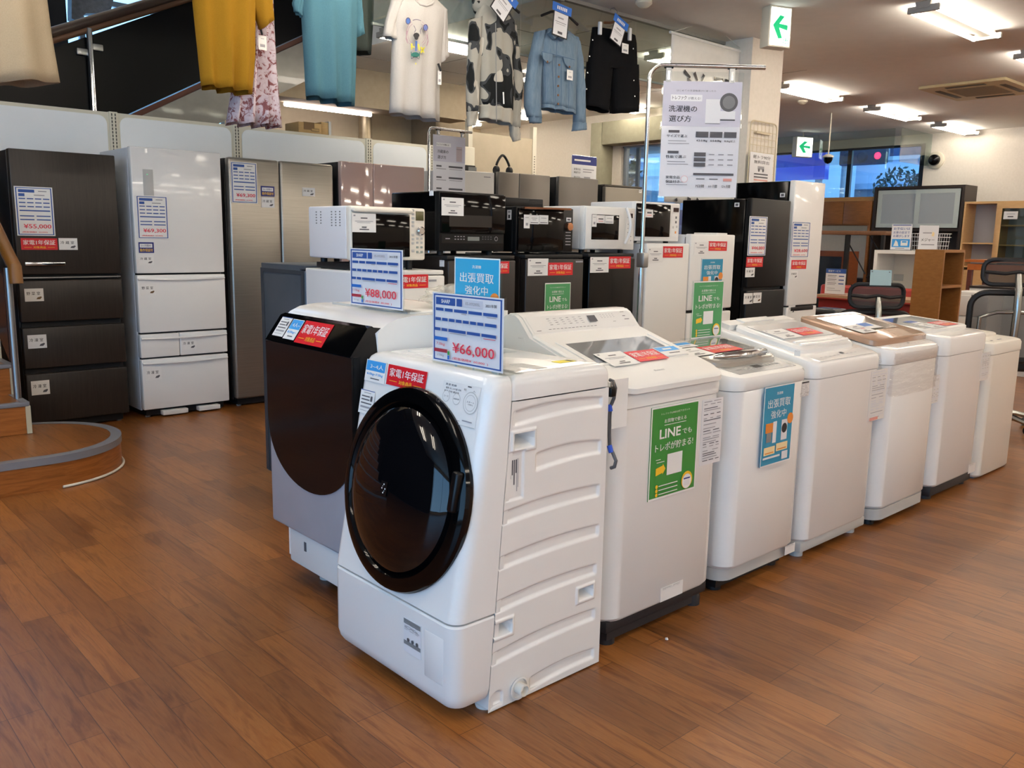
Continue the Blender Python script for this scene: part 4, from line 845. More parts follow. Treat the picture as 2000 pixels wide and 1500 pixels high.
# white with black door
xo0, xo1 = XO(1240), XO(1326); z0 = 1.285
T = oven('white microwave with wide black door, behind the sign pole', xo0, xo1, OY, .36, z0, ZO(1250, 393), WHITE2, WSIDE, .012)
b = B(); b.box(xo0, xo1, OY, OY + .035, z0 + .012, ZO(1250, 393), WHITE, .006, 3); part(T, 'front_frame', b)
b = B(); b.box(xo0 + .002, XO(1306), OY - .01, OY + .001, ZO(1250, 462), ZO(1250, 397), GLOSS, .004); part(T, 'door', b, 'black glass door')
b = B(); b.box(XO(1313), XO(1323), OY - .004, OY, ZO(1318, 414), ZO(1318, 406), mat('dark red display'))
b.box(XO(1310), XO(1325), OY - .0015, OY + .001, ZO(1318, 462), ZO(1318, 400), WHITE)
for j, (px, py, m) in enumerate(((1319, 425, DGINK), (1319, 434, DGINK), (1314, 444, GREYL), (1321, 443, GREYL), (1319, 454, ORANGE))): b.box(XO(px) - .007, XO(px) + .007, OY - .002, OY, ZO(px, py) - .007, ZO(px, py) + .007, m)
part(T, 'control_panel', b)
card_px(T, 'feature_card', PO, (1258, 409), (1272, 425), [('r', .2, .3, .8, .5, DGINK), ('r', .2, .7, .8, .75, REDINK)], off=.0115)
# ------------------------------------------------------------------ tall fridges along the white shelving
YB = 6.09
PB = Pl((0, YB, 0), (1, 0, 0), (0, 0, 1))
def XB(px, py): return atY(px, py, YB).x
def ZB(px, py): return atY(px, py, YB).z
WOODF = noisy('dark walnut laminate', '#302a26', '#241f1c', (26, 26, .9), .38, nscale=7, detail=5)
INOX = noisy('brushed stainless door', '#918d86', '#9b968e', (1.5, 1.5, 60), .32, .75, nscale=3)
INOX2 = noisy('champagne steel door', '#8d8378', '#9c9287', (1.5, 1.5, 60), .3, .6, nscale=3)
PINK = mat('pink beige glass door', '#bfa39a', .08, coat=1)
TAUPE = mat('taupe steel door', '#77726c', .32, .4)
TAUPE2 = mat('dark taupe steel door', '#68645f', .32, .4)
DSIDE = mat('charcoal side panel', '#232426', .4)
GW = 'tall fridges along the white shelving'
def bigfridge(label, x0, x1, h, splits, front, side, **k): return fridge(label, x0, x1, YB, .62, h, splits, front, side, group=GW, **k)
T, D = bigfridge('dark wood-grain fridge with four tiers, beside the stairs', XB(15, 293), XB(224, 305), 1.79, [.40, .70, 1.0], WOODF, DSIDE, gap=.035, dth=.06)
b = B(); z = ZB(80, 515); b.box(XB(46, 515), XB(125, 515), YB - .035, YB - .02, z - .012, z + .012, CHROME, .005); b.box(XB(50, 515), XB(54, 515), YB - .025, YB, z - .008, z + .008, CHROME); b.box(XB(118, 515), XB(122, 515), YB - .025, YB, z - .008, z + .008, CHROME); part(T, 'handle', b, 'chrome bar handle')
b = B(); b.box(XB(40, 543), XB(236, 543), YB - .002, YB + .03, .995, 1.003, STEEL); part(T, 'trim_strip', b)
card_px(T, 'price_card', PB, (26, 363), (108, 461), TALLPRICE('¥55,000', '50,000'), th=.002, off=.004, label='blue-framed price card')
card_px(T, 'warranty_sticker', PB, (40, 465), (113, 488), WARRANTY(), base=RED, label='red warranty sticker')
for a, c, s in (((114, 465), (152, 488), '冷蔵室'), ((47, 564), (86, 588), '野菜室'), ((53, 655), (92, 679), '冷凍室'), ((60, 745), (98, 769), '冷凍室')): card_px(T, 'room_label', PB, a, c, ROOM(s))
T, D = bigfridge('tall white five-door fridge beside the dark wood-grain fridge', XB(253, 288), XB(430, 297), 1.86, [.425, .60, 1.01], WHITE, mat('pale grey side panel', '#c6ccd4', .4), gap=.012, doors_x={1: [XB(351, 660)]}, dth=.06)
b = B(); b.box(XB(279, 350), XB(299, 350), YB - .004, YB, ZB(290, 400), ZB(290, 331), GREYL, .002); b.box(XB(286, 340), XB(288, 340), YB - .005, YB, ZB(287, 340) - .004, ZB(287, 340), mat('green pilot light', '#35d08a', .4, emit=1.2)); part(T, 'touch_panel', b)
for za in (.415, .59, 1.0):
    b = B(); x0_, x1_ = XB(275, 660), XB(442, 660); pts = [(x0_ + (x1_ - x0_) * i / 14, YB - .010 - .012 * math.sin(math.pi * i / 14), za - .022 - .006 * math.sin(math.pi * i / 14)) for i in range(15)]; b.tube(pts, .007, WHITE, 8); part(T, 'drawer_grip', b)
card_px(T, 'price_card', PB, (264, 381), (330, 467), TALLPRICE('¥69,300', '63,000'), th=.002, off=.004, label='blue-framed price card')
card_px(T, 'guarantee_sticker', PB, (270, 473), (301, 494), GUAR, base=NAVY, label='navy guarantee sticker')
for a, c, s in (((270, 498), (301, 517), '冷蔵室'), ((273, 554), (305, 576), '野菜室'), ((354, 663), (384, 682), '冷凍室'), ((283, 719), (316, 741), '冷凍室')): card_px(T, 'room_label', PB, a, c, ROOM(s))
b = B(); b.box(2.2, 2.38, YB - .01, YB + .05, .012, .045, WHITE2, .004); b.box(2.46, 2.62, YB - .01, YB + .05, .012, .045, WHITE2, .004); part(T, 'foot_cover', b)
xm = XB(546, 313)
T, D = bigfridge('tall brushed stainless fridge with two upper doors', XB(445, 308), XB(651, 317), 1.84, [], INOX, DSIDE, gap=.012, doors_x={0: [xm]}, dth=.07, r=.02)
b = B(); b.box(xm - .035, xm + .035, YB + .012, YB + .05, .08, 1.82, BLACKM); part(T, 'mullion', b)
card_px(T, 'price_card', PB, (449, 315), (503, 398), TALLPRICE('¥69,300', '63,000'), th=.002, off=.003, label='blue-framed price card')
card_px(T, 'guarantee_sticker', PB, (509, 363), (536, 384), GUAR, base=NAVY, label='navy guarantee sticker', off=.002); card_px(T, 'room_label', PB, (510, 385), (536, 406), ROOM('冷蔵室'), off=.002); card_px(T, 'room_label', PB, (590, 366), (615, 384), ROOM('冷蔵室'), off=.002)
T, D = bigfridge('tall pink-beige glass fridge beside the stainless fridge', XB(665, 316), XB(829, 326), 1.875, [.3, .6], PINK, DSIDE, gap=.01, doors_x={2: [XB(729, 321)]})
T, D = bigfridge('tall white fridge half hidden by the small hanging poster', XB(870, 333), XB(966, 336), 1.88, [.3, .6], WHITE2, WSIDE)
card_px(T, 'maker_mark', PB, (945, 344), (958, 348), [('r', 0, .2, 1, .8, GREYINK)], base=WHITE2)
T, D = bigfridge('tall taupe fridge with two upper doors, under the black headphones', XB(974, 335), XB(1075, 343), 1.895, [.3, .6], TAUPE, DSIDE, doors_x={2: [XB(1015, 338)]}, gap=.006)
T, D = bigfridge('tall dark taupe single-door fridge', XB(1092, 344), XB(1169, 348), 1.90, [.3, .6], TAUPE2, DSIDE)
T, D = bigfridge('tall grey fridge at the far end by the small window', XB(1183, 357), XB(1256, 365), 1.86, [.3, .6], mat('grey beige door', '#857f75', .35, .3), DSIDE, top=mat('dark fridge top', '#4b463e', .5))
card_px(T, 'room_label', PB, (1248, 371), (1253, 377), [('r', .2, .4, .8, .6, GREYINK)])
# ------------------------------------------------------------------ white shop shelving behind the fridges
YG = 6.8; ZG = atY(460, 243.5, YG).z
def XG(px, py): return atY(px, py, YG).x
GON = mat('ivory shelving steel', '#d8d3c2', .45); GPAN = noisy('white shelf back panel', '#f0f4f6', '#f3f6f8', (1, 1, 1), .3)
T = thing('shop_shelving', 'long white shop shelving with slotted uprights behind the tall fridges', 'shelving', (2.5, YG + .1, 0))
ups = [XG(-60, 192), XG(220, 217), XG(461, 246), XG(720, 271), XG(840, 284)]
for i, x in enumerate(ups):
    b = B(); w = .03
    b.box(x - w, x + w, YG - .012, YG + .05, 0, ZG, GON, .003); U = part(T, 'upright', b)
    b = B()
    for k in range(36):
        for dx in (-.012, .012): b.box(x + dx - .004, x + dx + .004, YG - .0135, YG - .011, ZG - .03 - k * .025, ZG - .012 - k * .025, mat('slot shadow', '#55534c', .8))
    part(U, 'slot', b)
for xa, xb in zip(ups, ups[1:]):
    b = B(); b.box(xa + .03, xb - .03, YG, YG + .03, .1, ZG - .005, GON); P_ = part(T, 'back_panel', b)
    b = B(); b.prism(rr(xa + .045, xb - .045, .15, ZG - .03, .06, 5), 'y', YG - .004, YG + .001, GPAN); part(P_, 'panel_face', b)
# second shelving run, seen end-on beyond
b = B(); T = thing('shop_shelving', 'beige back of a shelving bay standing beyond the white shelving', 'shelving', (6.9, 7.8, 0))
xa, xb = atY(918, 262, 7.7).x, atY(1044, 252, 7.7).x
b = B(); b.box(xa + .03, xb, 7.7, 7.74, .1, atY(960, 262, 7.7).z, noisy('beige back board', '#b3a792', '#baae99', (2, 2, 2), .7)); part(T, 'back_panel', b)
for x in (xa, xb):
    b = B(); b.box(x - .03, x + .03, 7.69, 7.75, 0, atY(1044, 252, 7.7).z + .02, GON); U = part(T, 'upright', b); b = B()
    for k in range(30): b.box(x - .006, x + .006, 7.688, 7.691, 2.25 - k * .03, 2.263 - k * .03, mat('slot shadow'))
    part(U, 'slot', b)
b = B(); xa, xb = atY(916, 285, 7.4).x, atY(928, 285, 7.4).x; b.box(xa - .3, xb, 7.4, 7.44, 0, atY(920, 287, 7.4).z, GON, .01); solo('shelving_end_panel', b, 'low cream shelving panel beside the small hanging poster', 'panel')
# black things on top of the shelves
hx = atY(982, 333, 6.45); hx.z = 1.896 + .13
b = B(); b.tube([hx + Vector((.085 * math.cos(t), .02 * math.sin(t * 2), -.04 + .1 * math.sin(t))) for t in [math.pi * i / 12 for i in range(13)]], .012, BLACKM, 8)
T = thing('headphones', 'black headband headphones standing on the taupe fridge', 'headphones', (hx.x, hx.y, 1.896)); part(T, 'headband', b)
for s in (-1, 1):
    b = B(); b.lathe([(.03, -.02), (.04, -.012), (.04, .012), (.03, .02)], hx + Vector((.085 * s, 0, -.085)), (1, 0, 0), BLACKM, 20, True); part(T, 'ear_cup', b)
e = atY(940, 335, 6.45); b = B(); b.box(e.x - .33, e.x - .07, 6.45, 6.6, 1.881, e.z + .05, BLACKM, .008); b.box(e.x - .16, e.x - .06, 6.448, 6.451, 1.89, e.z + .035, GREYM); solo('storage_box', b, 'small black box standing on the white fridge by the small poster', 'box')
# boxes on the shelving top
CARD = noisy('corrugated cardboard', '#a88a5c', '#b39565', (6, 6, 20), .8)
p = atY(620, 255, YG + .02); z = ZG
T = thing('cardboard_box', 'brown cardboard box with taped lid on top of the white shelving', 'box', (p.x, YG + .2, z))
xa, xb = atY(590, 250, YG).x, atY(631, 255, YG).x; zt = atY(600, 237, YG).z
b = B(); b.box(xa, xb + .02, YG - .0 + .06, YG + .3, z - .02, zt, CARD, .004); part(T, 'carton', b)
b = B(); b.box(xa + .05, xb - .05, YG + .057, YG + .2, zt - .06, zt + .003, mat('brown parcel tape', '#6d5334', .4)); part(T, 'tape', b)
b = B(); b.box(xb - .08, xb - .005, YG + .0575, YG + .06, z + .02, zt - .045, mat('carton print', '#5b4a30', .7)); b.box(xb - .076, xb - .009, YG + .057, YG + .06, z + .024, zt - .049, CARD); part(T, 'printed_mark', b)
b = B(); b.box(xb + .03, xb + .12, YG + .08, YG + .24, z - .02, zt + .02, CARD, .004); b.box(xb + .1, xb + .125, YG + .075, YG + .24, z - .02, zt + .03, GREYL); solo('cardboard_box', b, 'second open carton behind the taped box on the white shelving', 'box')
# steel pipe column behind the shelving
pc = atY(713, 245, 8.6); b = B(); b.tube([(pc.x, 8.6, 0), (pc.x, 8.6, 2.62)], .075, noisy('zinc pipe', '#8d8069', '#a0937a', (1, 1, 3), .35, .5), 20); o = struct('pipe_column', b); o['label'] = 'round zinc pipe column behind the white shelving'
# tube lamps under the beam
TUBE2 = mat('lit tube', '#fff0ea', .5, emit=12)
for (a, c, yy, lab) in (((556, 203), (724, 221), 8.3, 'long tube lamp glowing between the floral skirt and the teal dress'), ((690, 180), (762, 192), 8.1, 'short tube lamp glowing between the teal dress and the white t-shirt')):
    pa, pb = atY(*a, yy), atY(*c, yy); T = thing('strip_lamp', lab, 'lamp', ((pa.x + pb.x) / 2, yy, pa.z), 'strip lamps under the beam')
    b = B(); b.tube([pa, (pb.x, yy, pa.z)], .022, TUBE2, 12); part(T, 'tube', b); b = B(); b.box(pa.x - .04, pb.x + .04, yy - .03, yy + .03, pa.z + .03, pa.z + .07, LAMPB0 if False else mat('strip housing', '#cfc9bd', .5)); part(T, 'housing', b)
# ------------------------------------------------------------------ signs, price cards and posters standing or hanging free
ACR = clear('clear acrylic sheet', (.96, .98, .98), .05, .6)
def stand(name, label, O, u, w, h, items, base=PAPERG, foot=.07, group=None, cat='price card', under=None):
    """printed sheet in an L-shaped acrylic holder; O: lower left corner on the surface"""
    u = Vector(u).normalized(); nrm = u.cross(Vector((0, 0, 1))); O = Vector(O); c = O + u * (w / 2)
    T = thing(name, label, cat, c, group); m = .004
    b = B()
    def bx(a0, a1, d0, d1, z0, z1):
        vs = [O + u * a - nrm * d + Vector((0, 0, z)) for a in (a0, a1) for d in (d0, d1) for z in (z0, z1)]
        b.add(vs, [(0, 1, 3, 2), (4, 6, 7, 5), (0, 4, 5, 1), (2, 3, 7, 6), (0, 2, 6, 4), (1, 5, 7, 3)], ACR)
    bx(-m, w + m, 0, .003, 0.001, h + .012); bx(-m, w + m, .003, foot, .001, .004)
    part(T, 'acrylic_holder', b, 'clear acrylic holder')
    pl = Pl(O, u, (0, 0, 1)); card(T, 'printed_sheet', pl, 0, .008, w, h, items, base=base, off=.0008); return T
def from_px(plane, tl, br): 
    a0, b1 = plane.px(*tl); a1, b0 = plane.px(*br); return plane.p(a0, b0), a1 - a0, b1 - b0
q = Pl((1.475, 2.285, 0), UY, (0, 0, 1)); O, w, h = from_px(q, (846, 571), (983, 728)); O.z = .949
stand('price_card', 'blue-framed price card reading 66,000 yen on top of the round-door washer', O, UY, w, h + .004, WIDEPRICE('¥66,000', '60,000'), group='price cards standing on the front loaders')
q = Pl((1.625, 2.7, 0), UY, (0, 0, 1)); O, w, h = from_px(q, (684, 481), (788, 606)); O.z = 1.0565
stand('price_card', 'blue-framed price card reading 88,000 yen on top of the silver and black washer', O, UY, w, h - .004, WIDEPRICE('¥88,000', '80,000', 'SHARP', '11kg', '6kg'), group='price cards standing on the front loaders')
q = Pl((1.76, 2.3, 0), UY, (0, 0, 1)); O, w, h = from_px(q, (889, 503), (976, 640)); O.z = .9485
stand('poster_stand', 'cyan poster standing behind the 66,000 yen card on the round-door washer', O, UY, w, .285, TEALPOSTER(True), base=TEAL2, cat='poster')
q = Pl((0, 2.09, 0), (1, 0, 0), (0, 0, 1)); O, w, h = from_px(q, (1354, 554), (1407, 662)); zt = O.z + h
O.z = .902
stand('poster_stand', 'green poster standing at the rear of the clear-lid washer, before the white two-door fridge', O, (1, 0, 0), w, zt - .902, GREENPOSTER(), base=GREEN2, cat='poster', foot=.05)
# tall chrome sign stand with the guide poster
UR = Vector((.7407, -.6718, 0)); DS = 4.28
P0 = CAM + ray(1262, 300) * DS; P0.z = 0
sp = Pl(P0, UR, (0, 0, 1))
T = thing('sign_stand', 'tall chrome sign stand holding the large washing-machine guide poster', 'sign stand', P0)
zb = sp.px(1300, 127)[1]; ab = sp.px(1495, 130)[0]; rB = .07
b = B(); b.tube([P0 + Vector((0, 0, .02)), P0 + Vector((0, 0, 1.26))], .014, CHROME, 14); part(T, 'lower_pole', b)
pts = [sp.p(0, 1.2), sp.p(0, zb - rB)] + [sp.p(rB - rB * math.cos(t), zb - rB + rB * math.sin(t)) for t in [math.pi / 2 * i / 8 for i in range(1, 9)]] + [sp.p(ab, zb - .004)]
b = B(); b.tube(pts, .0105, CHROME, 14); part(T, 'bent_bar', b)
cz = sp.px(1248, 505)[1]; b = B(); b.T = Matrix.Translation(P0); b.box(-.02, .02, -.03, .02, cz - .045, cz + .03, STEEL, .006); part(T, 'clamp', b)
b = B(); b.lathe([(.16, 0), (.16, .012), (.02, .022)], P0, (0, 0, 1), STEEL, 32, True); part(T, 'base', b)
a0, b1 = sp.px(1296, 158); a1, b0 = sp.px(1437, 386); a1 = sp.px(1450, 160)[0]
pw, ph = a1 - a0, b1 - b0
def clip(T, pl, a, z0, z1, nm='clip'):
    b = B(); vs = []
    for (aa, d, za, zb_, m) in ((.013, .006, z0, z1, STEEL), (.006, .010, z0 + .01, z1 - .015, CHROME)):
        b.add([pl.p(a + i * aa, z, k * d) for i in (-1, 1) for z in (za, zb_) for k in (-1, 1)], [(0, 1, 3, 2), (4, 6, 7, 5), (0, 4, 5, 1), (2, 3, 7, 6), (0, 2, 6, 4), (1, 5, 7, 3)], m)
    b.tube([pl.p(a - .022, z1 + .004, 0), pl.p(a + .022, z1 + .004, 0)], .008, BLACKM, 8); part(T, nm, b)
for px in (1306, 1430): clip(T, sp, sp.px(px, 140)[0], b1 - .005, zb - .012)
LAV = mat('lavender print', '#c9c8d6', .25); LAVP = mat('laminated poster', '#dfe0e6', .12, coat=.6)
WG = mat('poster dark disc', '#55565a', .4)
it = [('r', 0, 0, 1, .385, LAV), ('t', .42, .08, .016, 'はじめての洗濯機選びに迷ったら', DGINK, .5, False), ('r', .1, .115, .5, .17, PAPERG), ('t', .21, .142, .034, 'トレファク', INK, .18), ('t', .4, .145, .024, 'が教える!', DGINK, .16, False),
      ('t', .26, .235, .055, '洗濯機の', INK, .36), ('t', .23, .32, .055, '選び方', INK, .28), ('r', .55, .15, .74, .36, PAPERG), ('r', .74, .25, .93, .33, PAPERG), ('r', .74, .32, .93, .332, DGINK), ('c', .84, .175, .115, WG), ('c', .84, .175, .08, mat('poster grey disc', '#7a7b7d', .4)), ('r', .55, .355, .74, .362, GREYINK)]
for i, (y, s) in enumerate(((.42, 'サイズで選ぶ'), (.6, '性能で選ぶ'), (.78, '家電全品'))):
    if i < 2: it.append(('r', .09, y, .23, y + .022, DGINK))
    it += [('t', .2 if i < 2 else .17, y + .05, .026, s, INK, .26 if i < 2 else .18), ('r', .09, y + .09, .32, y + .096, GREYINK), ('r', .09, y + .112, .36, y + .118, GREYINK)]
it += [('t', .17, .868, .026, '保証付き', INK, .18), ('c', .32, .845, .045, mat('pale pink print', '#e0b9bd')), ('c', .32, .845, .038, PAPERG)]
for k in range(3): it += [('r', .44 + .18 * k, .43, .6 + .18 * k, .48, DGINK), ('t', .52 + .18 * k, .51, .022, ('4.2-5.0kg', '6.0-8.0kg', '8.0kg以上')[k], INK, .14)]
for k in range(3): it += [('r', .43, .61 + .045 * k, .58, .645 + .045 * k, DGINK)] + [('r', .62 + .12 * j, .622 + .045 * k, .69 + .12 * j, .632 + .045 * k, GREYINK) for j in range(3)]
it += [('r', .43, .79, .95, .81, DGINK), ('r', .82, .835, .93, .86, mat('pale red print'))] + [('r', .47 + .17 * j, .838, .58 + .17 * j, .846, DGINK) for j in range(2)] + [('t', .52 + .17 * j, .905, .026, ('7日間', '6ヶ月間', '12ヶ月間')[j], INK, .11) for j in range(3)]
card(T, 'guide_poster', sp, a0, b0, pw, ph, it, base=LAVP, label='large guide poster', off=.004)
b = B(); b.add([sp.p(a0 - .006, z, d) for z in (b0 - .006, b1 + .045) for d in (.001, .003)] + [sp.p(a1 + .006, z, d) for z in (b0 - .006, b1 + .045) for d in (.001, .003)], [(0, 1, 3, 2), (4, 6, 7, 5), (0, 4, 5, 1), (2, 3, 7, 6), (0, 2, 6, 4), (1, 5, 7, 3)], ACR); part(T, 'laminate_sleeve', b)
# smaller stand in front of the tall fridges
YS = 5.75; sq = Pl((0, YS, 0), (1, 0, 0), (0, 0, 1)); xp, zb = sq.px(838, 249); xe = sq.px(921, 259)[0]
T = thing('sign_stand', 'smaller chrome sign stand with fridge guide poster in front of the pink-beige fridge', 'sign stand', (xp, YS, 0))
b = B(); b.tube([(xp, YS, .02), (xp, YS, zb - .03), (xp + .01, YS, zb - .008), (xp + .03, YS, zb), (xe, YS, zb)], .011, CHROME, 12); part(T, 'bent_bar', b)
b = B(); b.lathe([(.15, 0), (.15, .012), (.02, .022)], (xp, YS, 0), (0, 0, 1), STEEL, 28, True); part(T, 'base', b)
a0, b1 = sq.px(845, 262); a1 = sq.px(908, 269)[0]; b0 = sq.px(845, 385)[1]
for px in (856, 903): clip(T, sq, sq.px(px, 262)[0], b1 - .005, zb - .012)
it = [('r', 0, 0, 1, .42, LAV), ('r', .1, .12, .55, .18, PAPERG), ('t', .3, .15, .03, 'トレファクが教える', INK, .38), ('t', .3, .26, .055, '冷蔵庫の', INK, .34), ('t', .27, .35, .055, '選び方', INK, .26), ('r', .72, .16, .9, .4, mat('poster dusty rose', '#b9a9ad', .4)), ('r', .72, .2, .9, .205, DGINK)]
for y in (.48, .66, .84): it += [('r', .1, y, .26, y + .025, DGINK), ('r', .1, y + .05, .4, y + .062, GREYINK), ('r', .48, y, .92, y + .03, DGINK), ('r', .5, y + .05, .9, y + .06, GREYINK)]
card(T, 'guide_poster', sq, a0, b0, a1 - a0, b1 - b0, it, base=LAVP, off=.004)
# white fabric banner hanging from the ceiling edge
YN = 4.42; bp = Pl((0, YN, 0), (1, 0, 0), (0, 0, 1)); a0, b1 = bp.px(1312, 62); a1, b1r = bp.px(1457, 105); zt = (b1 + b1r) / 2; b0 = bp.px(1290, 394)[1]
T = thing('hanging_banner', 'white cloth banner hanging from the ceiling in front of the pillar', 'banner', ((a0 + a1) / 2, YN, b0))
b = B(); vs = []; fs = []; nx, nz = 24, 16
for j in range(nz + 1):
    for i in range(nx + 1):
        x = a0 + (a1 - a0) * i / nx; z = b0 + (zt - b0) * j / nz; vs.append((x, YN + .008 * math.sin(i * .9) * (1 - j / nz) , z))
for j in range(nz):
    for i in range(nx): k = j * (nx + 1) + i; fs.append((k, k + 1, k + nx + 2, k + nx + 1))
b.add(vs, fs, noisy('white banner cloth', '#dcdbd6', '#e3e2dd', (3, 3, 3), .9)); F_ = part(T, 'cloth', b, smooth=80); md = F_.modifiers.new('thickness', 'SOLIDIFY'); md.thickness = .002
b = B(); b.tube([(a0 - .02, YN, zt), (a1 + .02, YN, zt)], .012, WHITE2, 10); part(T, 'top_rod', b)
for x, xc in ((a0, a0 + .28), (a1, a1 - .28)):
    b = B(); b.tube([(x, YN, zt), (xc, YN + .02, 2.998)], .003, mat('white string', '#cfccc4', .8), 6); part(T, 'string', b)
def stroke(b, pl, pts, w, m, h=-.0):
    P_ = [pl.px(*p) for p in pts]; 
    for (x0, z0), (x1, z1) in zip(P_, P_[1:]):
        d = Vector((x1 - x0, z1 - z0)); n_ = Vector((-d.y, d.x)).normalized() * w
        b.add([pl.p(x0 + n_.x, z0 + n_.y, h), pl.p(x0 - n_.x, z0 - n_.y, h), pl.p(x1 - n_.x * .6, z1 - n_.y * .6, h), pl.p(x1 + n_.x * .6, z1 + n_.y * .6, h)], [(0, 1, 2, 3)], m)
b = B(); BR = mat('brush ink', '#2a2a2c', .7)
for s in ([(1334, 139), (1346, 152)], [(1354, 142), (1360, 158)], [(1373, 146), (1368, 159)], [(1392, 154), (1410, 156)], [(1414, 158), (1424, 160)], [(1340, 156), (1348, 160)], [(1318, 388), (1320, 393)], [(1340, 388), (1347, 390)], [(1358, 389), (1362, 392)]): stroke(b, bp, s, .016, BR, .012)
part(T, 'brush_lettering', b, 'black brush lettering')
# wire grid panel with notice on the pillar
YW = 4.27; wp = Pl((0, YW, 0), (1, 0, 0), (0, 0, 1)); a0, b1 = wp.px(1467, 234); a1, b1r = wp.px(1518, 243); b0 = .5
T = thing('wire_grid', 'ivory wire display grid leaning on the pillar', 'wire grid', ((a0 + a1) / 2, YW, b0))
IVW = mat('ivory coated wire', '#cfc3a6', .5); b = B(); zt = b1
pr_ = rr(a0, a1, b0, zt, .05, 4); b.tube([(x, YW, z) for x, z in pr_ + pr_[:1]], .006, IVW, 8); part(T, 'frame', b)
b = B(); k = b0 + .06
while k < zt - .03: b.tube([(a0, YW, k), (a1, YW, k)], .0025, IVW, 6); k += .058
for i in range(1, 7): x = a0 + (a1 - a0) * i / 7; b.tube([(x, YW + .004, b0), (x, YW + .004, zt)], .0025, IVW, 6)
part(T, 'wires', b)
b = B(); b.box(a0 + .1, a1 - .1, YW, 4.3, zt - .1, zt - .085, IVW); b.box(a0 + .05, a1 - .05, YW - .02, YW + .02, 0, b0 + .01, IVW); part(T, 'bracket', b)
A0, B1 = wp.px(1464, 296); A1 = wp.px(1509, 303)[0]; B0 = wp.px(1462, 362)[1]
T = thing('notice_sheet', 'laminated notice with a small truck drawing hung on the wire grid', 'notice', ((A0 + A1) / 2, YW - .012, B0)); sw = Pl((0, YW - .008, 0), (1, 0, 0), (0, 0, 1))
card(T, 'sheet', sw, A0, B0, A1 - A0, B1 - B0, [('t', .5, .13, .11, '軽トラ90分', INK, .74), ('t', .5, .28, .1, '無料貸出', INK, .64), ('r', .34, .4, .62, .5, GREYINK), ('c', .4, .52, .04, DGINK), ('c', .58, .52, .04, DGINK)] + [('r', .2, .62 + .09 * i, .8, .66 + .09 * i, DGINK if i < 2 else mat('pale red print')) for i in range(4)], base=PAPERG)
# landscape notice on top of the dark taupe fridge
yn = 6.45; q = Pl((0, yn, 0), (1, 0, 0), (0, 0, 1)); O, w, h = from_px(q, (1117, 304), (1164, 348)); z_ = O.z; O.z = 1.901
stand('notice_stand', 'white notice with navy header on top of the dark taupe fridge', O, (1, 0, 0), w, h + z_ - 1.901, [('r', 0, 0, 1, .36, NAVY), ('r', .1, .15, .75, .22, PAPER), ('t', .22, .55, .09, '家電全品', INK, .26), ('t', .22, .68, .09, '保証付き', INK, .26), ('r', .45, .52, .9, .56, GREYINK), ('r', .45, .62, .8, .66, GREYINK), ('t', .22, .88, .08, '傷や汚れ', INK, .26), ('r', .5, .84, .75, .9, GREYINK)], cat='notice')
# exit signs
EMW = mat('lit white sign face', '#f4fff8', .5, emit=1.6); EMG = mat('lit green sign print', '#00b070', .5, emit=.5); SGB = mat('sign housing', '#cfc9b8', .5)
def exit_sign(label, C, u, w, h, d, drop=0):
    u = Vector(u).normalized(); nrm = u.cross(Vector((0, 0, 1))); C = Vector(C); T = thing('exit_sign', label, 'exit sign', C, 'hanging exit signs')
    b = B(); b.T = Matrix.Translation(C) @ Matrix(((u.x, -nrm.x, 0, 0), (u.y, -nrm.y, 0, 0), (0, 0, 1, 0), (0, 0, 0, 1)))
    b.box(-w / 2, w / 2, 0, d, 0, h, SGB, .006); part(T, 'housing', b)
    if drop: b = B(); b.tube([C + Vector((0, 0, h)) - nrm * d / 2, C + Vector((0, 0, h + drop)) - nrm * d / 2], .012, SGB, 10); part(T, 'drop_rod', b)
    pl = Pl(C + nrm * .0005 - u * (w / 2), u, (0, 0, 1))
    card(T, 'sign_face', pl, .012, .012, w - .024, h - .024, [('p', [(.12, .47), (.46, .19), (.68, .22), (.44, .42), (.86, .44), (.86, .58), (.44, .53), (.62, .80), (.42, .82)], EMG), ('t', .8, .86, .16, '出', EMG, .24)], base=EMW, label='lit white face with a green arrow')
ua = Vector((.93, -.36, 0)).normalized()
exit_sign('large lit exit sign with green arrow on the ceiling above the pillar', (5.90, 3.62, 2.715), ua, .2, .285, .1)
exit_sign('small far exit sign with green arrow before the wide window', (12.75, 7.25, 2.62), ua, .32, .31, .1, .07)
# ceiling air unit
T = thing('air_conditioner', 'beige ceiling cassette air conditioner vent', 'air vent', (10.4, 3.86, 2.97)); ACM = mat('aged ivory plastic', '#c3b389', .5); b = B()
b.prism(rr(9.85, 10.95, 3.42, 4.3, .02), 'z', 2.972, 2.999, ACM); part(T, 'panel', b)
b = B(); b.box(10.12, 10.68, 3.62, 4.1, 2.968, 2.974, noisy('intake grille', '#7d7053', '#8f8160', (60, 60, 1), .7)); part(T, 'intake_grille', b)
for (x0, x1, y0, y1) in ((10.1, 10.7, 4.16, 4.22), (10.1, 10.7, 3.5, 3.56), (9.93, 10.0, 3.65, 4.05), (10.8, 10.87, 3.65, 4.05)):
    b = B(); b.box(x0, x1, y0, y1, 2.966, 2.974, mat('vent slot', '#4b4331', .7), .003); part(T, 'outlet', b)
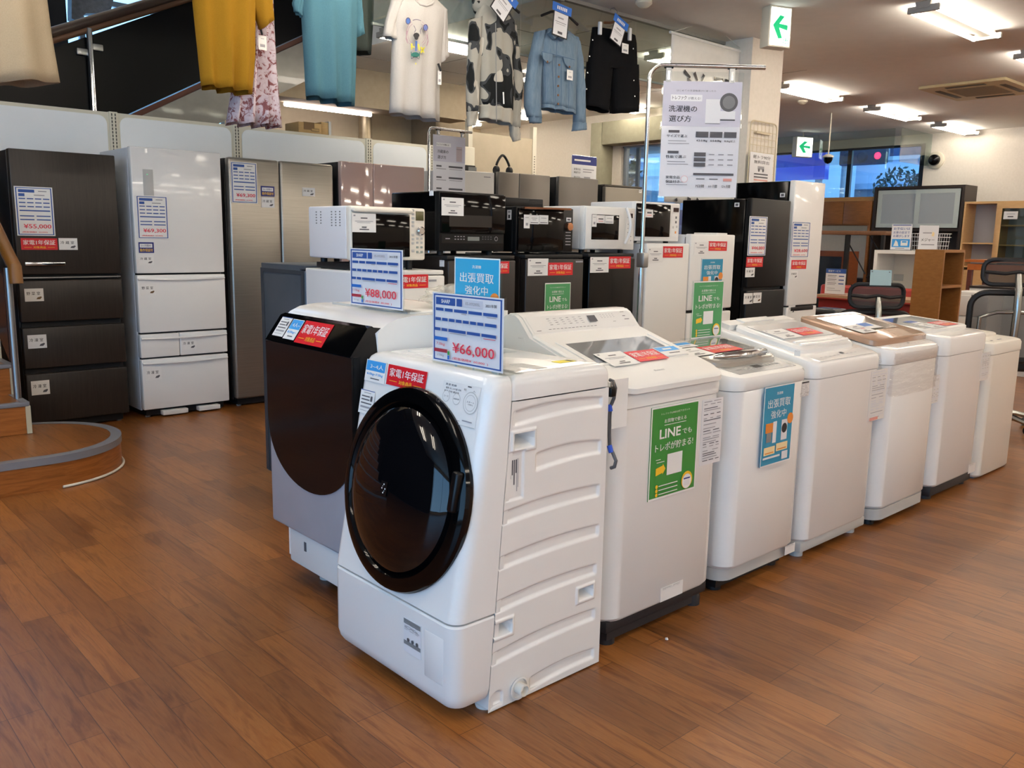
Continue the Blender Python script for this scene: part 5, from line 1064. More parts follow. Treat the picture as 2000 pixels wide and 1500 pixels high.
# dome cameras, smoke detectors
T = thing('security_camera', 'black dome camera on the white wall beside the wide window', 'camera', (14.05, 5.6, 2.5)); p = atX(1828, 313, 14.1)
b = B(); b.lathe([(.13, 0), (.13, .03), (.1, .05)], p, (-1, 0, 0), SGB, 28, False, True); part(T, 'mount', b); b = B(); b.lathe([(.085, .045), (.08, .09), (.05, .12), (.001, .13)], p, (-1, 0, 0), GLOSS, 28); part(T, 'dome', b)
p = CAM + ray(1617, 312) * 11.5; T = thing('security_camera', 'black dome camera hanging on a white rod before the wide window', 'camera', p)
b = B(); b.tube([(p.x, p.y, p.z + .07), (p.x, p.y, 2.999)], .009, SGB, 10); b.lathe([(.07, .03), (.07, .05), (.03, .07)], p, (0, 0, 1), SGB, 24, True); part(T, 'mount', b); b = B(); b.lathe([(.06, .035), (.06, 0), (.04, -.04), (.001, -.055)], p, (0, 0, 1), GLOSS, 24); part(T, 'dome', b)
for (x, y, lab) in ((5.1, 4.25, 'round smoke detector on the ceiling near the banner strings'), (9.9, 5.7, 'small smoke detector on the ceiling between the far lamps')):
    b = B(); b.lathe([(.06, -.001), (.06, -.02), (.03, -.045), (.001, -.05)], (x, y, 3.0), (0, 0, 1), SGB, 24); solo('smoke_detector', b, lab, 'smoke detector')
# ------------------------------------------------------------------ clothes hanging from the ceiling edge
def ring(L, R, d, yc, n=44, folds=0, amp=0, ph=0):
    """closed ring between left point L and right point R (x, z); folds push the cloth in and out"""
    out = []
    for k in range(n):
        t = 2 * math.pi * k / n; c, s = math.cos(t), math.sin(t); f = (c + 1) / 2
        x = L[0] + (R[0] - L[0]) * f; z = L[1] + (R[1] - L[1]) * f
        y = yc - d * (abs(s) ** .7) * (1 if s > 0 else -1)
        if folds: w = amp * math.sin(folds * f * math.pi * 2 + ph + (1.3 if s < 0 else 0)) * (abs(s) ** .5); y -= w; x += .3 * w; z += .25 * w
        out.append((x, y, z))
    return out
def sheet(rows, Y, m, name, T, n=44, cap=True, ph=0):
    """rows: ((pxL, pyL), (pxR, pyR), depth, folds, amp) read off the photo at distance plane Y; smoothed between"""
    R = []
    for a, c, d, fo, am in rows:
        p, q = atY(*a, Y), atY(*c, Y); R.append([p.x, p.z, q.x, q.z, d, fo, am])
    rings = []; steps = 4
    for i in range(len(R) - 1):
        for k in range(steps): t = k / steps; rings.append([lerp(R[i][j], R[i + 1][j], t) for j in range(7)])
    rings.append(R[-1]); b = B()
    b.loft([ring((r[0], r[1]), (r[2], r[3]), r[4], Y, n, R[-1][5], r[6], ph) for r in rings], m, cap, False)
    o = part(T, name, b, smooth=70); md = o.modifiers.new('thickness', 'SOLIDIFY'); md.thickness = .003; md.offset = -1; return o
def limb(pts, Y, m, name, T, ph=0, squash=.7):
    """sleeve or trouser leg: (pxL, pyL), (pxR, pyR) edges of the tube down its length"""
    b = B(); R = []
    for a, c in pts:
        p, q = atY(*a, Y), atY(*c, Y); R.append((p, q))
    rings = []
    for i in range(len(R) - 1):
        for k in range(4): t = k / 4; rings.append((R[i][0].lerp(R[i + 1][0], t), R[i][1].lerp(R[i + 1][1], t)))
    rings.append(R[-1]); out = []
    for j, (p, q) in enumerate(rings):
        h = (q - p).length / 2 * squash; out.append(ring((p.x, p.z), (q.x, q.z), h, Y, 24, 2, .004 + .003 * math.sin(j * 1.7 + ph), ph + j * .5))
    b.loft(out, m, True, False); o = part(T, name, b, smooth=70); md = o.modifiers.new('thickness', 'SOLIDIFY'); md.thickness = .003; md.offset = -1; return o
def fabric(name, c1, c2, sc=(40, 40, 40), bump=.15): return noisy(name, c1, c2, sc, .95, nscale=6, bump=bump, spec=.15)
CREAM = fabric('cream wool', '#948772', '#9c8f7a'); YELW = fabric('mustard jersey', '#8d681a', '#946e1e'); TEALF = fabric('teal jersey', '#446b7a', '#4a7280'); WTEE = fabric('white jersey', '#adaaa6', '#b3b0ac')
DKT = fabric('charcoal jersey', '#3a423f', '#404845'); BLKD = fabric('black drill', '#0e0e10', '#131315'); DENIM = fabric('washed denim', '#667d91', '#76899b', (10, 10, 3), .2); DEN2 = fabric('dark denim seam', '#46607e', '#516a87')
m = CAMO = mat('grey camouflage fleece', '#a9a79f', .95, spec=.15); n = N(m); v = n.pos((1, 1, .8)); 
c1 = n.ramp(n.noise(v, 10, 1.2, .4, .7), [(0, '#9b9991'), (.485, '#9b9991'), (.487, '#3f4245'), (.56, '#1f2122')], True)
c2 = n.noise(n.pos((1, 1, .8)), 6.0, 1.0, .4, .5); n.col(n.mix(n.ramp(c2, [(0, '#000000'), (.6, '#000000'), (.602, '#ffffff')], True), c1, '#b7b3a9'))
m = FLOR = mat('floral viscose', '#d2c6cc', .9, spec=.15); n = N(m); v = n.pos((1, 1, 1)); f1 = n.noise(v, 27, 3, .6, 1.1)
n.col(n.ramp(f1, [(.36, '#7d5054'), (.43, '#8d5f5e'), (.47, '#bdb0ba'), (.62, '#c9bfc8')]))
RAILZ = 2.985
def hanger(label, px, py, Y, w, slope, wood=False, dip=.06):
    """wire hook up to the ceiling edge, shoulder bar inside the garment"""
    p = atY(px, py, Y); T = thing('clothes_hanger', label, 'hanger', p, 'clothes hangers on the ceiling edge')
    b = B(); b.tube([p, p + Vector((0, 0, .045)), p + Vector((.012, 0, .07)), p + Vector((0, .02, .10)), (p.x, 4.555, max(p.z + .1, RAILZ - .03)), (p.x, 4.555, RAILZ)], .003, CHROME, 8); part(T, 'hook', b)
    b = B(); m = mat('hanger wood', '#8a5a34', .5) if wood else BLACKM
    b.tube([p + Vector((-w / 2, 0, -dip - slope)), p + Vector((-w / 4, 0, -.02 - slope * .4)), p, p + Vector((w / 4, 0, -.02)), p + Vector((w / 2, 0, -dip))], .009, m, 8); part(T, 'shoulder_bar', b); return T
def pricetag(T, pl, tl, br, off=.03, name='price_tag', label='white price tag'):
    card_px(T, name, pl, tl, br, [('r', .2, .6, .8, .8, GREYINK), ('r', .3, .2, .7, .24, GREYINK)], off=off, label=label)
def banner_tag(T, Y, c, w, h, rot, off):
    pl = Pl((0, Y, 0), (1, 0, 0), (0, 0, 1)); a, z = pl.px(*c)
    ca, sa = math.cos(rot), math.sin(rot)
    def o(x, y): return a + x * ca - y * sa, z + x * sa + y * ca
    x, y = o(-w / 2, -h); card(T, 'sale_card', pl, x, y, w, h, [('r', .06, .05, .94, .95, PAPERG), ('r', .3, .22, .66, .28, GREYINK), ('r', .14, .4, .86, .43, GREYINK), ('r', .2, .48, .8, .5, GREYINK), ('r', .35, .78, .65, .88, DGINK)], base=INK, rot=rot, off=off, label='black-edged white card')
    x, y = o(-w * .62, -.006); card(T, 'blue_strip', pl, x, y, w * 1.24, .055, [('r', .24 + .09 * i, .3, .3 + .09 * i, .7, PAPER) for i in range(6)], base=mat('blue strip', '#2468c4', .4), rot=rot, off=off + .002, label='blue strip over the card')
G1 = 'clothes hanging from the ceiling edge'
Y = 4.5
# cream coat
T = thing('coat', 'cream wool coat hem hanging at the top corner above the dark fridge', 'clothing', atY(40, 170, Y), G1)
sheet([((-70, -330), (40, -330), .03, 2, 0), ((-95, -280), (75, -285), .07, 2, 0), ((-100, -100), (82, -60), .10, 2, .01), ((-98, 40), (99, 70), .11, 2, .02), ((-90, 165), (115, 163), .12, 2, .022)], Y, CREAM, 'body', T)
# yellow top
T = thing('t_shirt', 'mustard yellow long t-shirt hanging beside the floral skirt', 'clothing', atY(445, 180, Y), G1)
sheet([((395, -90), (470, -75), .03, 3, 0), ((378, -60), (492, -50), .06, 3, .003), ((376, 0), (497, 0), .07, 3, .012), ((386, 100), (496, 110), .08, 3, .02), ((393, 168), (490, 185), .085, 3, .022)], Y, YELW, 'body', T)
limb([((485, -70), (515, -60)), ((488, 0), (528, -10)), ((508, 58), (534, 38))], Y, YELW, 'sleeve', T); limb([((355, -70), (388, -70)), ((345, -20), (382, 0))], Y, YELW, 'sleeve', T)
# floral skirt behind it
T = thing('skirt', 'floral white and brown skirt hanging between the yellow and teal clothes', 'clothing', atY(495, 245, 4.66), G1)
sheet([((492, -60), (530, -50), .04, 4, 0), ((478, 20), (533, 20), .05, 4, .008), ((462, 120), (538, 130), .07, 4, .02), ((442, 240), (548, 250), .09, 4, .028)], 4.66, FLOR, 'body', T)
pricetag(T, Pl((0, 4.54, 0), (1, 0, 0), (0, 0, 1)), (504, 68), (521, 99), off=.0); b = B(); b.tube([atY(507, 48, 4.53), atY(512, 68, 4.53)], .006, BLACKM, 6); part(T, 'tag_loop', b)
# teal dress
T = thing('t_shirt_dress', 'teal blue jersey dress hanging between the floral skirt and white t-shirt', 'clothing', atY(645, 205, Y), G1)
sheet([((610, -70), (680, -55), .03, 3, 0), ((590, -45), (696, -30), .06, 3, .004), ((589, 20), (695, 30), .07, 3, .01), ((594, 110), (693, 125), .075, 3, .017), ((598, 188), (690, 208), .08, 3, .02)], Y, TEALF, 'body', T)
limb([((683, -50), (705, -35)), ((692, 10), (706, 15)), ((694, 74), (711, 66))], Y, TEALF, 'sleeve', T); limb([((585, -45), (602, -50)), ((572, 5), (592, 5)), ((575, 22), (590, 34))], Y, TEALF, 'sleeve', T)
# dark tee behind
T = thing('t_shirt', 'charcoal t-shirt mostly hidden behind the teal dress', 'clothing', atY(712, 100, 4.68), G1)
sheet([((670, -60), (720, -50), .03, 2, 0), ((665, -20), (728, -10), .05, 2, .005), ((668, 40), (727, 40), .05, 2, .01), ((672, 95), (722, 108), .06, 2, .012)], 4.68, DKT, 'body', T)
# white tee
T = thing('t_shirt', 'white t-shirt with a coloured animal face print', 'clothing', atY(808, 230, Y), G1)
sheet([((795, -12), (850, -2), .03, 3, 0), ((768, 5), (872, 20), .05, 3, .002), ((768, 60), (862, 75), .06, 3, .004), ((764, 150), (856, 160), .065, 3, .009), ((761, 221), (856, 238), .07, 3, .016)], Y, WTEE, 'body', T)
limb([((765, -2), (790, 0)), ((754, 40), (774, 50)), ((749, 70), (774, 80))], Y, WTEE, 'sleeve', T); limb([((850, 10), (872, 25)), ((855, 70), (873, 80)), ((857, 125), (874, 108))], Y, WTEE, 'sleeve', T)
b = B(); ck = [atY(812, 0, Y - .04), atY(820, 8, Y - .05), atY(832, 11, Y - .052), atY(844, 7, Y - .05), atY(850, -2, Y - .04)]; b.tube(ck, .008, WTEE, 8); part(T, 'collar', b)
fp_ = Pl((0, Y - .084, 0), (1, 0, 0), (0, 0, 1)); b = B(); IK = mat('print dark line', '#4d4560', .8); BL = mat('print blue', '#4768a8', .8); YP = mat('print yellow', '#d8cf3a', .8); GP = mat('print green', '#2e6f66', .8); PK = mat('print mauve', '#9c7f8c', .8)
def blob(b, c, rx, ry, m, h):
    P_ = [fp_.px(c[0] + rx * math.cos(i * math.pi / 8), c[1] + ry * math.sin(i * math.pi / 8)) for i in range(16)]; b.add([fp_.p(x, z, h) for x, z in P_], [tuple(range(16))], m)
def line(b, pts, w, m, h=.001): stroke(b, fp_, pts, w, m, h)
for c in ((797, 41), (831, 54)): blob(b, c, 5, 7, IK, .0004); blob(b, c, 3.6, 5.4, BL, .0008)
for px0, cyy in ((-1, 0), (1, 0)):
    for r_, q_ in ((18, 22), (21, 27)): line(b, [(814 + px0 * r_ * math.sin(t), 66 - q_ * math.cos(t)) for t in [.5 + .35 * i for i in range(7)]], .0016, PK)
line(b, [(806 + i * 2.7, 40 - 2 * math.sin(i * .6)) for i in range(7)], .002, IK); line(b, [(808, 50), (812, 58), (809, 64)], .002, IK); line(b, [(824, 54), (820, 60), (822, 67)], .002, IK)
blob(b, (813, 69), 6, 5, INK, .001); blob(b, (813, 73), 4, 5, INK, .0012); line(b, [(795, 60), (793, 75), (796, 85)], .004, PK); line(b, [(834, 68), (836, 80), (833, 90)], .004, PK)
line(b, [(804, 85), (804, 97)], .006, YP); line(b, [(804, 91), (810, 92)], .004, YP); line(b, [(813, 80), (812, 100)], .008, BL); line(b, [(817, 86), (819, 99)], .006, YP); line(b, [(822, 92), (828, 103)], .006, YP); line(b, [(822, 103), (829, 92)], .006, YP)
blob(b, (811, 107), 8, 5, GP, .001); line(b, [(803, 101), (803, 114)], .003, GP); line(b, [(819, 102), (819, 114)], .003, GP); line(b, [(803, 115), (811, 110), (819, 116)], .002, IK); line(b, [(812, 123), (812, 126)], .004, YP)
part(T, 'animal_print', b, 'line-drawn animal face with yellow, blue and green marks')
pricetag(T, Pl((0, 4.44, 0), (1, 0, 0), (0, 0, 1)), (855, 138), (862, 166), off=0); b = B(); b.tube([atY(856, 124, 4.43), atY(861, 139, 4.43)], .007, BLACKM, 6); part(T, 'tag_loop', b)
hanger('black hanger inside the white t-shirt', 826, 2, Y, .3, 0)
# camouflage hoodie
T = thing('hoodie', 'grey camouflage hooded sweatshirt hanging beside the denim jacket', 'clothing', atY(968, 240, Y), G1)
sheet([((942, 0), (982, 6), .04, 3, 0), ((930, 30), (1002, 42), .06, 3, .003), ((934, 80), (1000, 90), .075, 3, .006), ((935, 160), (999, 170), .08, 3, .009), ((936, 205), (998, 217), .075, 3, .009)], Y, CAMO, 'body', T)
sheet([((936, 205), (998, 217), .076, 3, .009), ((938, 218), (998, 232), .068, 3, .008), ((937, 231), (997, 245), .066, 3, .008)], Y, fabric('grey rib knit', '#a5a298', '#aaa79d', (90, 90, 4)), 'waist_rib', T, cap=False)
limb([((918, 40), (942, 30)), ((916, 110), (938, 100)), ((912, 170), (934, 170)), ((912, 218), (934, 218))], Y, CAMO, 'sleeve', T); limb([((912, 218), (933, 218)), ((914, 232), (929, 232)), ((914, 247), (928, 245))], Y, mat('grey rib knit'), 'cuff', T)
limb([((990, 38), (1006, 52)), ((997, 110), (1013, 110)), ((998, 150), (1021, 160)), ((998, 200), (1016, 200)), ((996, 247), (1014, 250))], Y, CAMO, 'sleeve', T, 2); limb([((996, 247), (1013, 250)), ((998, 262), (1014, 260)), ((1003, 277), (1015, 273))], Y, mat('grey rib knit'), 'cuff', T)
b = B(); hp = atY(962, 12, Y); bmh = bmesh.new(); bmesh.ops.create_uvsphere(bmh, u_segments=24, v_segments=14, radius=1)
for v_ in bmh.verts: d = 1 + .08 * noise.noise(v_.co * 3); v_.co = Vector((hp.x + v_.co.x * .135 * d, Y + .03 + v_.co.y * .085 * d, hp.z + v_.co.z * .085 * d))
b.take(bmh, CAMO); part(T, 'hood', b, smooth=80)
b = B(); fz = Pl((0, Y - .09, 0), (1, 0, 0), (0, 0, 1)); b.tube([atY(968, 45, Y - .075), atY(969, 140, Y - .088), atY(970, 238, Y - .085)], .003, GREYM, 6); part(T, 'zip', b)
b = B(); b.tube([atY(983, 180, Y - .09), atY(984, 203, Y - .09)], .005, PAPER, 6); part(T, 'drawcord', b, 'white drawcord')
H_ = hanger('hanger in the camouflage hoodie, with a tilted sale card', 975, -4, Y, .36, 0); banner_tag(H_, Y - .12, (990, -4), .145, .145, -.62, 0)
# denim jacket
T = thing('denim_jacket', 'light blue denim jacket hanging between the camouflage hoodie and black shorts', 'clothing', atY(1088, 215, Y), G1)
sheet([((1072, 55), (1112, 62), .03, 3, 0), ((1052, 66), (1128, 82), .055, 3, .002), ((1056, 110), (1123, 120), .07, 3, .005), ((1057, 170), (1121, 180), .07, 3, .007), ((1058, 204), (1121, 218), .065, 3, .007)], Y, DENIM, 'body', T)
sheet([((1058, 204), (1121, 218), .068, 3, .007), ((1058, 211), (1121, 224), .066, 3, .007)], Y, DENIM, 'waistband', T, cap=False)
limb([((1046, 62), (1066, 58)), ((1036, 110), (1057, 105)), ((1027, 165), (1053, 170)), ((1026, 205), (1054, 215)), ((1032, 228), (1055, 232))], Y, DENIM, 'sleeve', T); limb([((1033, 226), (1056, 230)), ((1037, 240), (1055, 241))], Y, DENIM, 'cuff', T)
limb([((1112, 66), (1130, 82)), ((1120, 110), (1136, 115)), ((1122, 170), (1141, 175)), ((1122, 240), (1142, 242))], Y, DENIM, 'sleeve', T, 1); limb([((1122, 238), (1143, 241)), ((1120, 256), (1142, 254))], Y, DENIM, 'cuff', T)
dp = Pl((0, Y - .082, 0), (1, 0, 0), (0, 0, 1)); stroke_ = stroke
b = B(); 
for s in ([(1088, 70), (1086, 130), (1084, 222)], [(1058, 101), (1088, 108)], [(1088, 108), (1122, 117)], [(1063, 112), (1066, 202)], [(1078, 112), (1082, 205)], [(1096, 118), (1096, 210)], [(1112, 120), (1110, 215)]): stroke(b, dp, s, .003, DEN2, .001)
part(T, 'seam', b)
for pts in ([(1058, 102), (1078, 106), (1077, 118), (1068, 124), (1060, 115)], [(1099, 112), (1122, 118), (1120, 129), (1110, 133), (1102, 123)]):
    b = B(); P_ = [dp.px(*p) for p in pts]; b.add([dp.p(x, z, h) for h in (0, .006) for x, z in P_], [tuple(range(5)), tuple(range(5, 10))] + [(i, (i + 1) % 5, 5 + (i + 1) % 5, 5 + i) for i in range(5)], DENIM); part(T, 'pocket_flap', b)
for pp in ((1091, 127), (1090, 150), (1089, 168), (1089, 186), (1089, 203), (1068, 121), (1111, 131)):
    b = B(); b.lathe([(.008, 0), (.008, .004), (.001, .005)], dp.p(*dp.px(*pp), .004), (0, -1, 0), mat('copper button', '#6b4a32', .4, .6), 12, True); part(T, 'button', b)
for pts in ([(1076, 58), (1087, 72), (1082, 76), (1072, 64)], [(1110, 64), (1104, 70), (1090, 73), (1098, 80), (1112, 72)]):
    b = B(); P_ = [dp.px(*p) for p in pts]; k = len(pts); b.add([dp.p(x, z, h) for h in (-.02, .008) for x, z in P_], [tuple(range(k)), tuple(range(k, 2 * k))] + [(i, (i + 1) % k, k + (i + 1) % k, k + i) for i in range(k)], DENIM); part(T, 'collar', b)
pricetag(T, dp, (1105, 136), (1116, 158), off=.012)
H_ = hanger('hanger in the denim jacket, with an upright sale card', 1094, 22, Y, .36, 0); banner_tag(H_, Y - .11, (1097, 24), .15, .165, -.1, 0)
# black shorts
T = thing('shorts', 'black shorts with snap buttons clipped to a wooden hanger', 'clothing', atY(1195, 215, Y), G1)
sheet([((1158, 53), (1239, 70), .045, 4, .002), ((1156, 70), (1241, 85), .055, 4, .004), ((1151, 110), (1242, 118), .06, 4, .006), ((1149, 132), (1242, 138), .06, 4, .006)], Y, BLKD, 'body', T)
limb([((1149, 120), (1194, 125)), ((1146, 170), (1188, 175)), ((1143, 206), (1185, 221))], Y, BLKD, 'leg', T, squash=.5); limb([((1192, 125), (1242, 128)), ((1194, 175), (1243, 178)), ((1195, 221), (1244, 219))], Y, BLKD, 'leg', T, 1, squash=.5)
sn = Pl((0, Y - .066, 0), (1, 0, 0), (0, 0, 1))
for pp in ((1157, 78), (1151, 110), (1147, 142), (1145, 174), (1236, 95), (1236, 126), (1237, 157), (1239, 188)):
    b = B(); b.lathe([(.006, 0), (.006, .005), (.001, .006)], sn.p(*sn.px(*pp), 0), (0, -1, 0), CHROME, 10, True); part(T, 'button', b)
pricetag(T, sn, (1213, 84), (1225, 106), off=.01)
H_ = hanger('wooden clip hanger holding the black shorts, with a tilted sale card', 1203, 42, Y, .26, 0, True, .03)
for px, py in ((1171, 54), (1229, 66)):
    b = B(); c = atY(px, py, Y - .05); b.box(c.x - .014, c.x + .014, Y - .065, Y - .045, c.z - .05, c.z + .04, mat('clear clip', '#d6d9dc', .2), .004); part(H_, 'clip', b)
banner_tag(H_, Y - .10, (1211, 49), .135, .14, -.36, 0)
# ------------------------------------------------------------------ stairs
SW = mat('stair wood', '#8f5526', .35); n = N(SW); g_ = n.noise(n.pos((1.3, 1.3, 14)), 5, 5, .6, .5); n.col(n.ramp(g_, [(.3, '#7a4519'), (.6, '#9a5c2b'), (.8, '#8a4f22')]))
NOS = mat('grey nosing', '#83868f', .35, .3)
T = thing('staircase', 'wooden staircase with a round bullnose first step beside the dark fridge', 'staircase', (1.0, 5.2, 0))
cx, cy, R_ = 1.12, 5.14, .465
def bull(off, y1=5.62):
    r = R_ + off; p = [(-.9, y1 + off), (-.9, cy - r), (cx, cy - r)] + [(cx + r * math.sin(t) * 1.0, cy - r * math.cos(t)) for t in [math.pi * i / 24 for i in range(1, 24)]] + [(cx, cy + r)]
    return p
b = B(); b.prism(bull(0), 'z', 0, .135, SW); b.prism(bull(-.05), 'z', .135, .1705, FLOORM); part(T, 'bullnose_step', b)
b = B(); o = bull(.006); i_ = bull(-.05); k = len(o)
vs = [(x, y, z) for z in (.135, .172) for x, y in o] + [(x, y, .172) for x, y in i_]
b.add(vs, [(j, (j + 1) % k, k + (j + 1) % k, k + j) for j in range(k)] + [(k + j, k + (j + 1) % k, 2 * k + (j + 1) % k, 2 * k + j) for j in range(k)], NOS); part(T, 'nosing', b, 'grey metal nosing')
b = B(); e = [(cx + (R_ + .008) * math.sin(t), cy - (R_ + .008) * math.cos(t), .008) for t in [.1 + 1.55 * i / 16 for i in range(17)]]; b.tube(e, .007, mat('white sealant', '#cfc8bb', .6), 8); part(T, 'sealant_strip', b, 'white strip along the foot')
RS, GO = .178, .30; xr = 1.18
for s in range(1, 7):
    y = 5.30 + GO * (s - 1); z0 = .172 + RS * (s - 1)
    b = B(); b.box(-.9, xr, y, y + GO + .3, z0, z0 + RS - .02, SW); b.box(-.9, xr - .03, y + .02, y + GO + .02, z0 + RS - .02, z0 + RS, FLOORM); part(T, 'step', b)
    b = B(); b.box(-.9, xr, y - .008, y + .035, z0 + RS - .022, z0 + RS + .002, NOS, .004); b.box(xr - .035, xr + .003, y - .004, y + GO + .0, z0 + RS - .018, z0 + RS + .002, NOS); b.box(xr - .02, xr + .006, y - .006, y + .018, z0, z0 + RS - .02, mat('pale edge strip', '#b3ab93', .5)); part(T, 'nosing', b)
b = B(); b.box(-.9, 1.24, 7.1, 8.4, 1.2, 1.4, SW); part(T, 'landing', b)
def hr(y): return 1.06 + (y - 5.40) * RS / GO
b = B(); b.tube([(xr, 5.44, hr(5.44) + .02), (xr, 7.1, hr(7.1) + .02)], .028, mat('blue-grey steel rail', '#7f8795', .25, .7), 14); Hh = part(T, 'handrail', b)
b = B(); b.tube([(xr, 5.36, hr(5.36) - .03), (xr, 5.37, hr(5.36) + .06), (xr, 5.50, hr(5.5) + .045), (xr, 7.1, hr(7.1) + .045)], .034, mat('rail wood', '#7d5322', .4), 14); part(Hh, 'wooden_grip', b, 'wooden grip')
for y in (5.45, 6.35, 7.1):
    b = B(); b.tube([(xr - .02, y, .172 + RS * (1 + int((y - 5.3) / GO))), (xr - .02, y, hr(y))], .02, STEEL, 12); part(T, 'baluster_post', b)
b = B(); b.prism([(5.55, .55), (7.1, .55 + 1.55 * RS / GO), (7.1, hr(7.1) - .1), (5.55, hr(5.55) - .12)], 'x', xr - .025, xr - .015, mat('dark brown panel', '#23181a', .3)); part(T, 'side_panel', b, 'dark panel')
# upper flight, climbing behind the white shelving
Yf = 7.6
T = thing('staircase', 'upper flight of stairs with black panel and brown handrail above the white shelving', 'staircase', (2.6, 7.8, 1.4))
sl = .545
def zu(x): return 2.28 + (x - 2.76) * sl
b = B(); b.prism([(1.3, zu(1.3)), (4.52, zu(4.52)), (4.52, zu(4.52) - .36), (1.3, zu(1.3) - .36)], 'y', Yf, 7.98, noisy('grey stair soffit', '#837f78', '#8d8981', (2, 2, 2), .45, coat=.2)); part(T, 'stringer', b, 'grey stair underside')
b = B(); b.prism([(1.3, zu(1.3) + .001), (4.52, zu(4.52) + .001), (4.52, zu(4.52) + .05), (1.3, zu(1.3) + .05)], 'y', Yf + .03, 7.98, mat('reddish tread wood', '#5a2f22', .4)); part(T, 'tread_edge', b, 'reddish wooden tread edge')
def zr(x): return 2.80 + (x - 2.05) * .464
b = B(); b.prism([(1.26, zu(1.26) + .06), (4.52, zu(4.52) + .06), (4.52, zr(4.52) - .03), (1.26, zr(1.26) - .14)], 'y', Yf + .035, Yf + .047, mat('black stair panel', '#08080a', .35, spec=.2)); part(T, 'panel', b, 'black balustrade panel')
b = B(); b.tube([(1.26, Yf, zr(1.26)), (4.52, Yf, zr(4.52))], .04, mat('dark brown rail', '#43342c', .35), 14); b.tube([(1.26, Yf + .01, zr(1.26) - .055), (4.52, Yf + .01, zr(4.52) - .055)], .028, mat('mid brown rail', '#6b4a34', .4), 12); part(T, 'handrail', b)
for x in (1.3, 2.325, 3.33, 4.3):
    b = B(); b.tube([(x, Yf, zu(x) + .02), (x, Yf, zr(x) - .05)], .024, CHROME, 14); PO_ = part(T, 'baluster_post', b)
    b = B(); b.box(x + .015, x + .1, Yf - .004, Yf + .05, zr(x) - .21, zr(x) - .16, STEEL, .006); b.box(x - .1, x - .015, Yf - .004, Yf + .05, zr(x) - .26, zr(x) - .21, STEEL, .006); part(PO_, 'glass_clamp', b)
b = B(); bl = [atY(*p, 10.4) for p in ((140, -40), (232, -40), (215, 26), (168, 26), (150, 40), (140, 36))]
b.prism([(p.x, p.z) for p in bl], 'y', 10.4, 10.55, noisy('grey canvas', '#6d6f74', '#83858a', (5, 5, 5), .8)); solo('rolled_blind', b, 'grey canvas blind bunched up in the stair window', 'blind')
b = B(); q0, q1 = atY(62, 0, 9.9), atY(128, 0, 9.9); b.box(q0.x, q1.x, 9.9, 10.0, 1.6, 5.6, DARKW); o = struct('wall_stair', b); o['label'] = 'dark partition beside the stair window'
# ------------------------------------------------------------------ furniture at the right
OAK = noisy('honey oak veneer', '#b98a52', '#c4965d', (3, 3, 25), .45, nscale=3); PALEO = noisy('pale birch veneer', '#cfa670', '#d8b17c', (3, 3, 25), .45, nscale=3); BRN = noisy('mid brown veneer', '#8b5a2e', '#7c4e26', (3, 3, 20), .45, nscale=3); DBR = noisy('espresso veneer', '#2a211e', '#30261f', (3, 3, 20), .4, nscale=3); WALN = noisy('walnut tabletop', '#6f4a30', '#7a5438', (3, 20, 3), .45, nscale=3)
FROST = mat('frosted grey glass', '#a2abb0', .35)
XC = 13.2
def YX(px, py, X=XC): return atX(px, py, X).y
def ZX(px, py, X=XC): return atX(px, py, X).z
# dark wall unit with sliding frosted doors
ya, yb_ = YX(1886, 362), YX(1709, 365); zt = ZX(1800, 363); zb = ZX(1800, 446)
T = thing('display_cabinet', 'espresso cabinet with two sliding frosted glass doors', 'cabinet', (XC + .22, (ya + yb_) / 2, 0))
b = B(); b.box(XC, XC + .45, ya, ya + .04, 0, zt, DBR); b.box(XC, XC + .45, yb_ - .04, yb_, 0, zt, DBR); b.box(XC, XC + .45, ya, yb_, zt - .04, zt, DBR); b.box(XC, XC + .45, ya, yb_, zb - .04, zb, DBR); b.box(XC + .43, XC + .45, ya, yb_, 0, zt, DBR); b.box(XC, XC + .45, ya, yb_, 0, .8, DBR); b.box(XC + .4, XC + .45, ya, yb_, .8, zb, DBR); part(T, 'carcass', b)
mid = (ya + yb_) / 2
for y0, y1, dx in ((ya + .06, mid + .03, 0.0), (mid - .03, yb_ - .05, .02)):
    b = B(); 
    for bx in ((y0, y1, zt - .11, zt - .05), (y0, y1, zb + .01, zb + .07), (y0, y0 + .07, zb + .07, zt - .11), (y1 - .07, y1, zb + .07, zt - .11)): b.box(XC + .005 + dx, XC + .02 + dx, bx[0], bx[1], bx[2], bx[3], mat('pale grey door frame', '#c3cfcb', .3, .2))
    D = part(T, 'sliding_door', b); b = B(); b.box(XC + .01 + dx, XC + .016 + dx, y0 + .05, y1 - .05, zb + .05, zt - .09, FROST); part(D, 'glass', b, 'frosted glass')
# pale birch shelf unit
y1 = YX(1880, 394) - .03; y0 = y1 - 1.35; zt = ZX(1940, 393); zm = ZX(1890, 475)
T = thing('shelf_unit', 'pale birch shelf unit with a glass door, against the white wall', 'shelf', (XC + .2, (y0 + y1) / 2, 0)); b = B()
b.box(XC, XC + .4, y0, y1, zt - .03, zt, PALEO); b.box(XC, XC + .4, y1 - .025, y1, 0, zt, PALEO); b.box(XC, XC + .4, y0, y0 + .025, 0, zt, PALEO); b.box(XC + .38, XC + .4, y0, y1, .9, zt, mat('pale grey back', '#b9bcc4', .6)); ym = YX(1952, 400); b.box(XC, XC + .39, ym - .02, ym + .03, .95, zt, PALEO)
b.box(XC, XC + .4, y0, y1, 0, .95, PALEO); part(T, 'carcass', b)
for z in (zm, zm - .33):
    b = B(); b.box(XC + .01, XC + .38, ym, y1 - .02, z - .01, z + .01, PALEO); part(T, 'shelf', b)
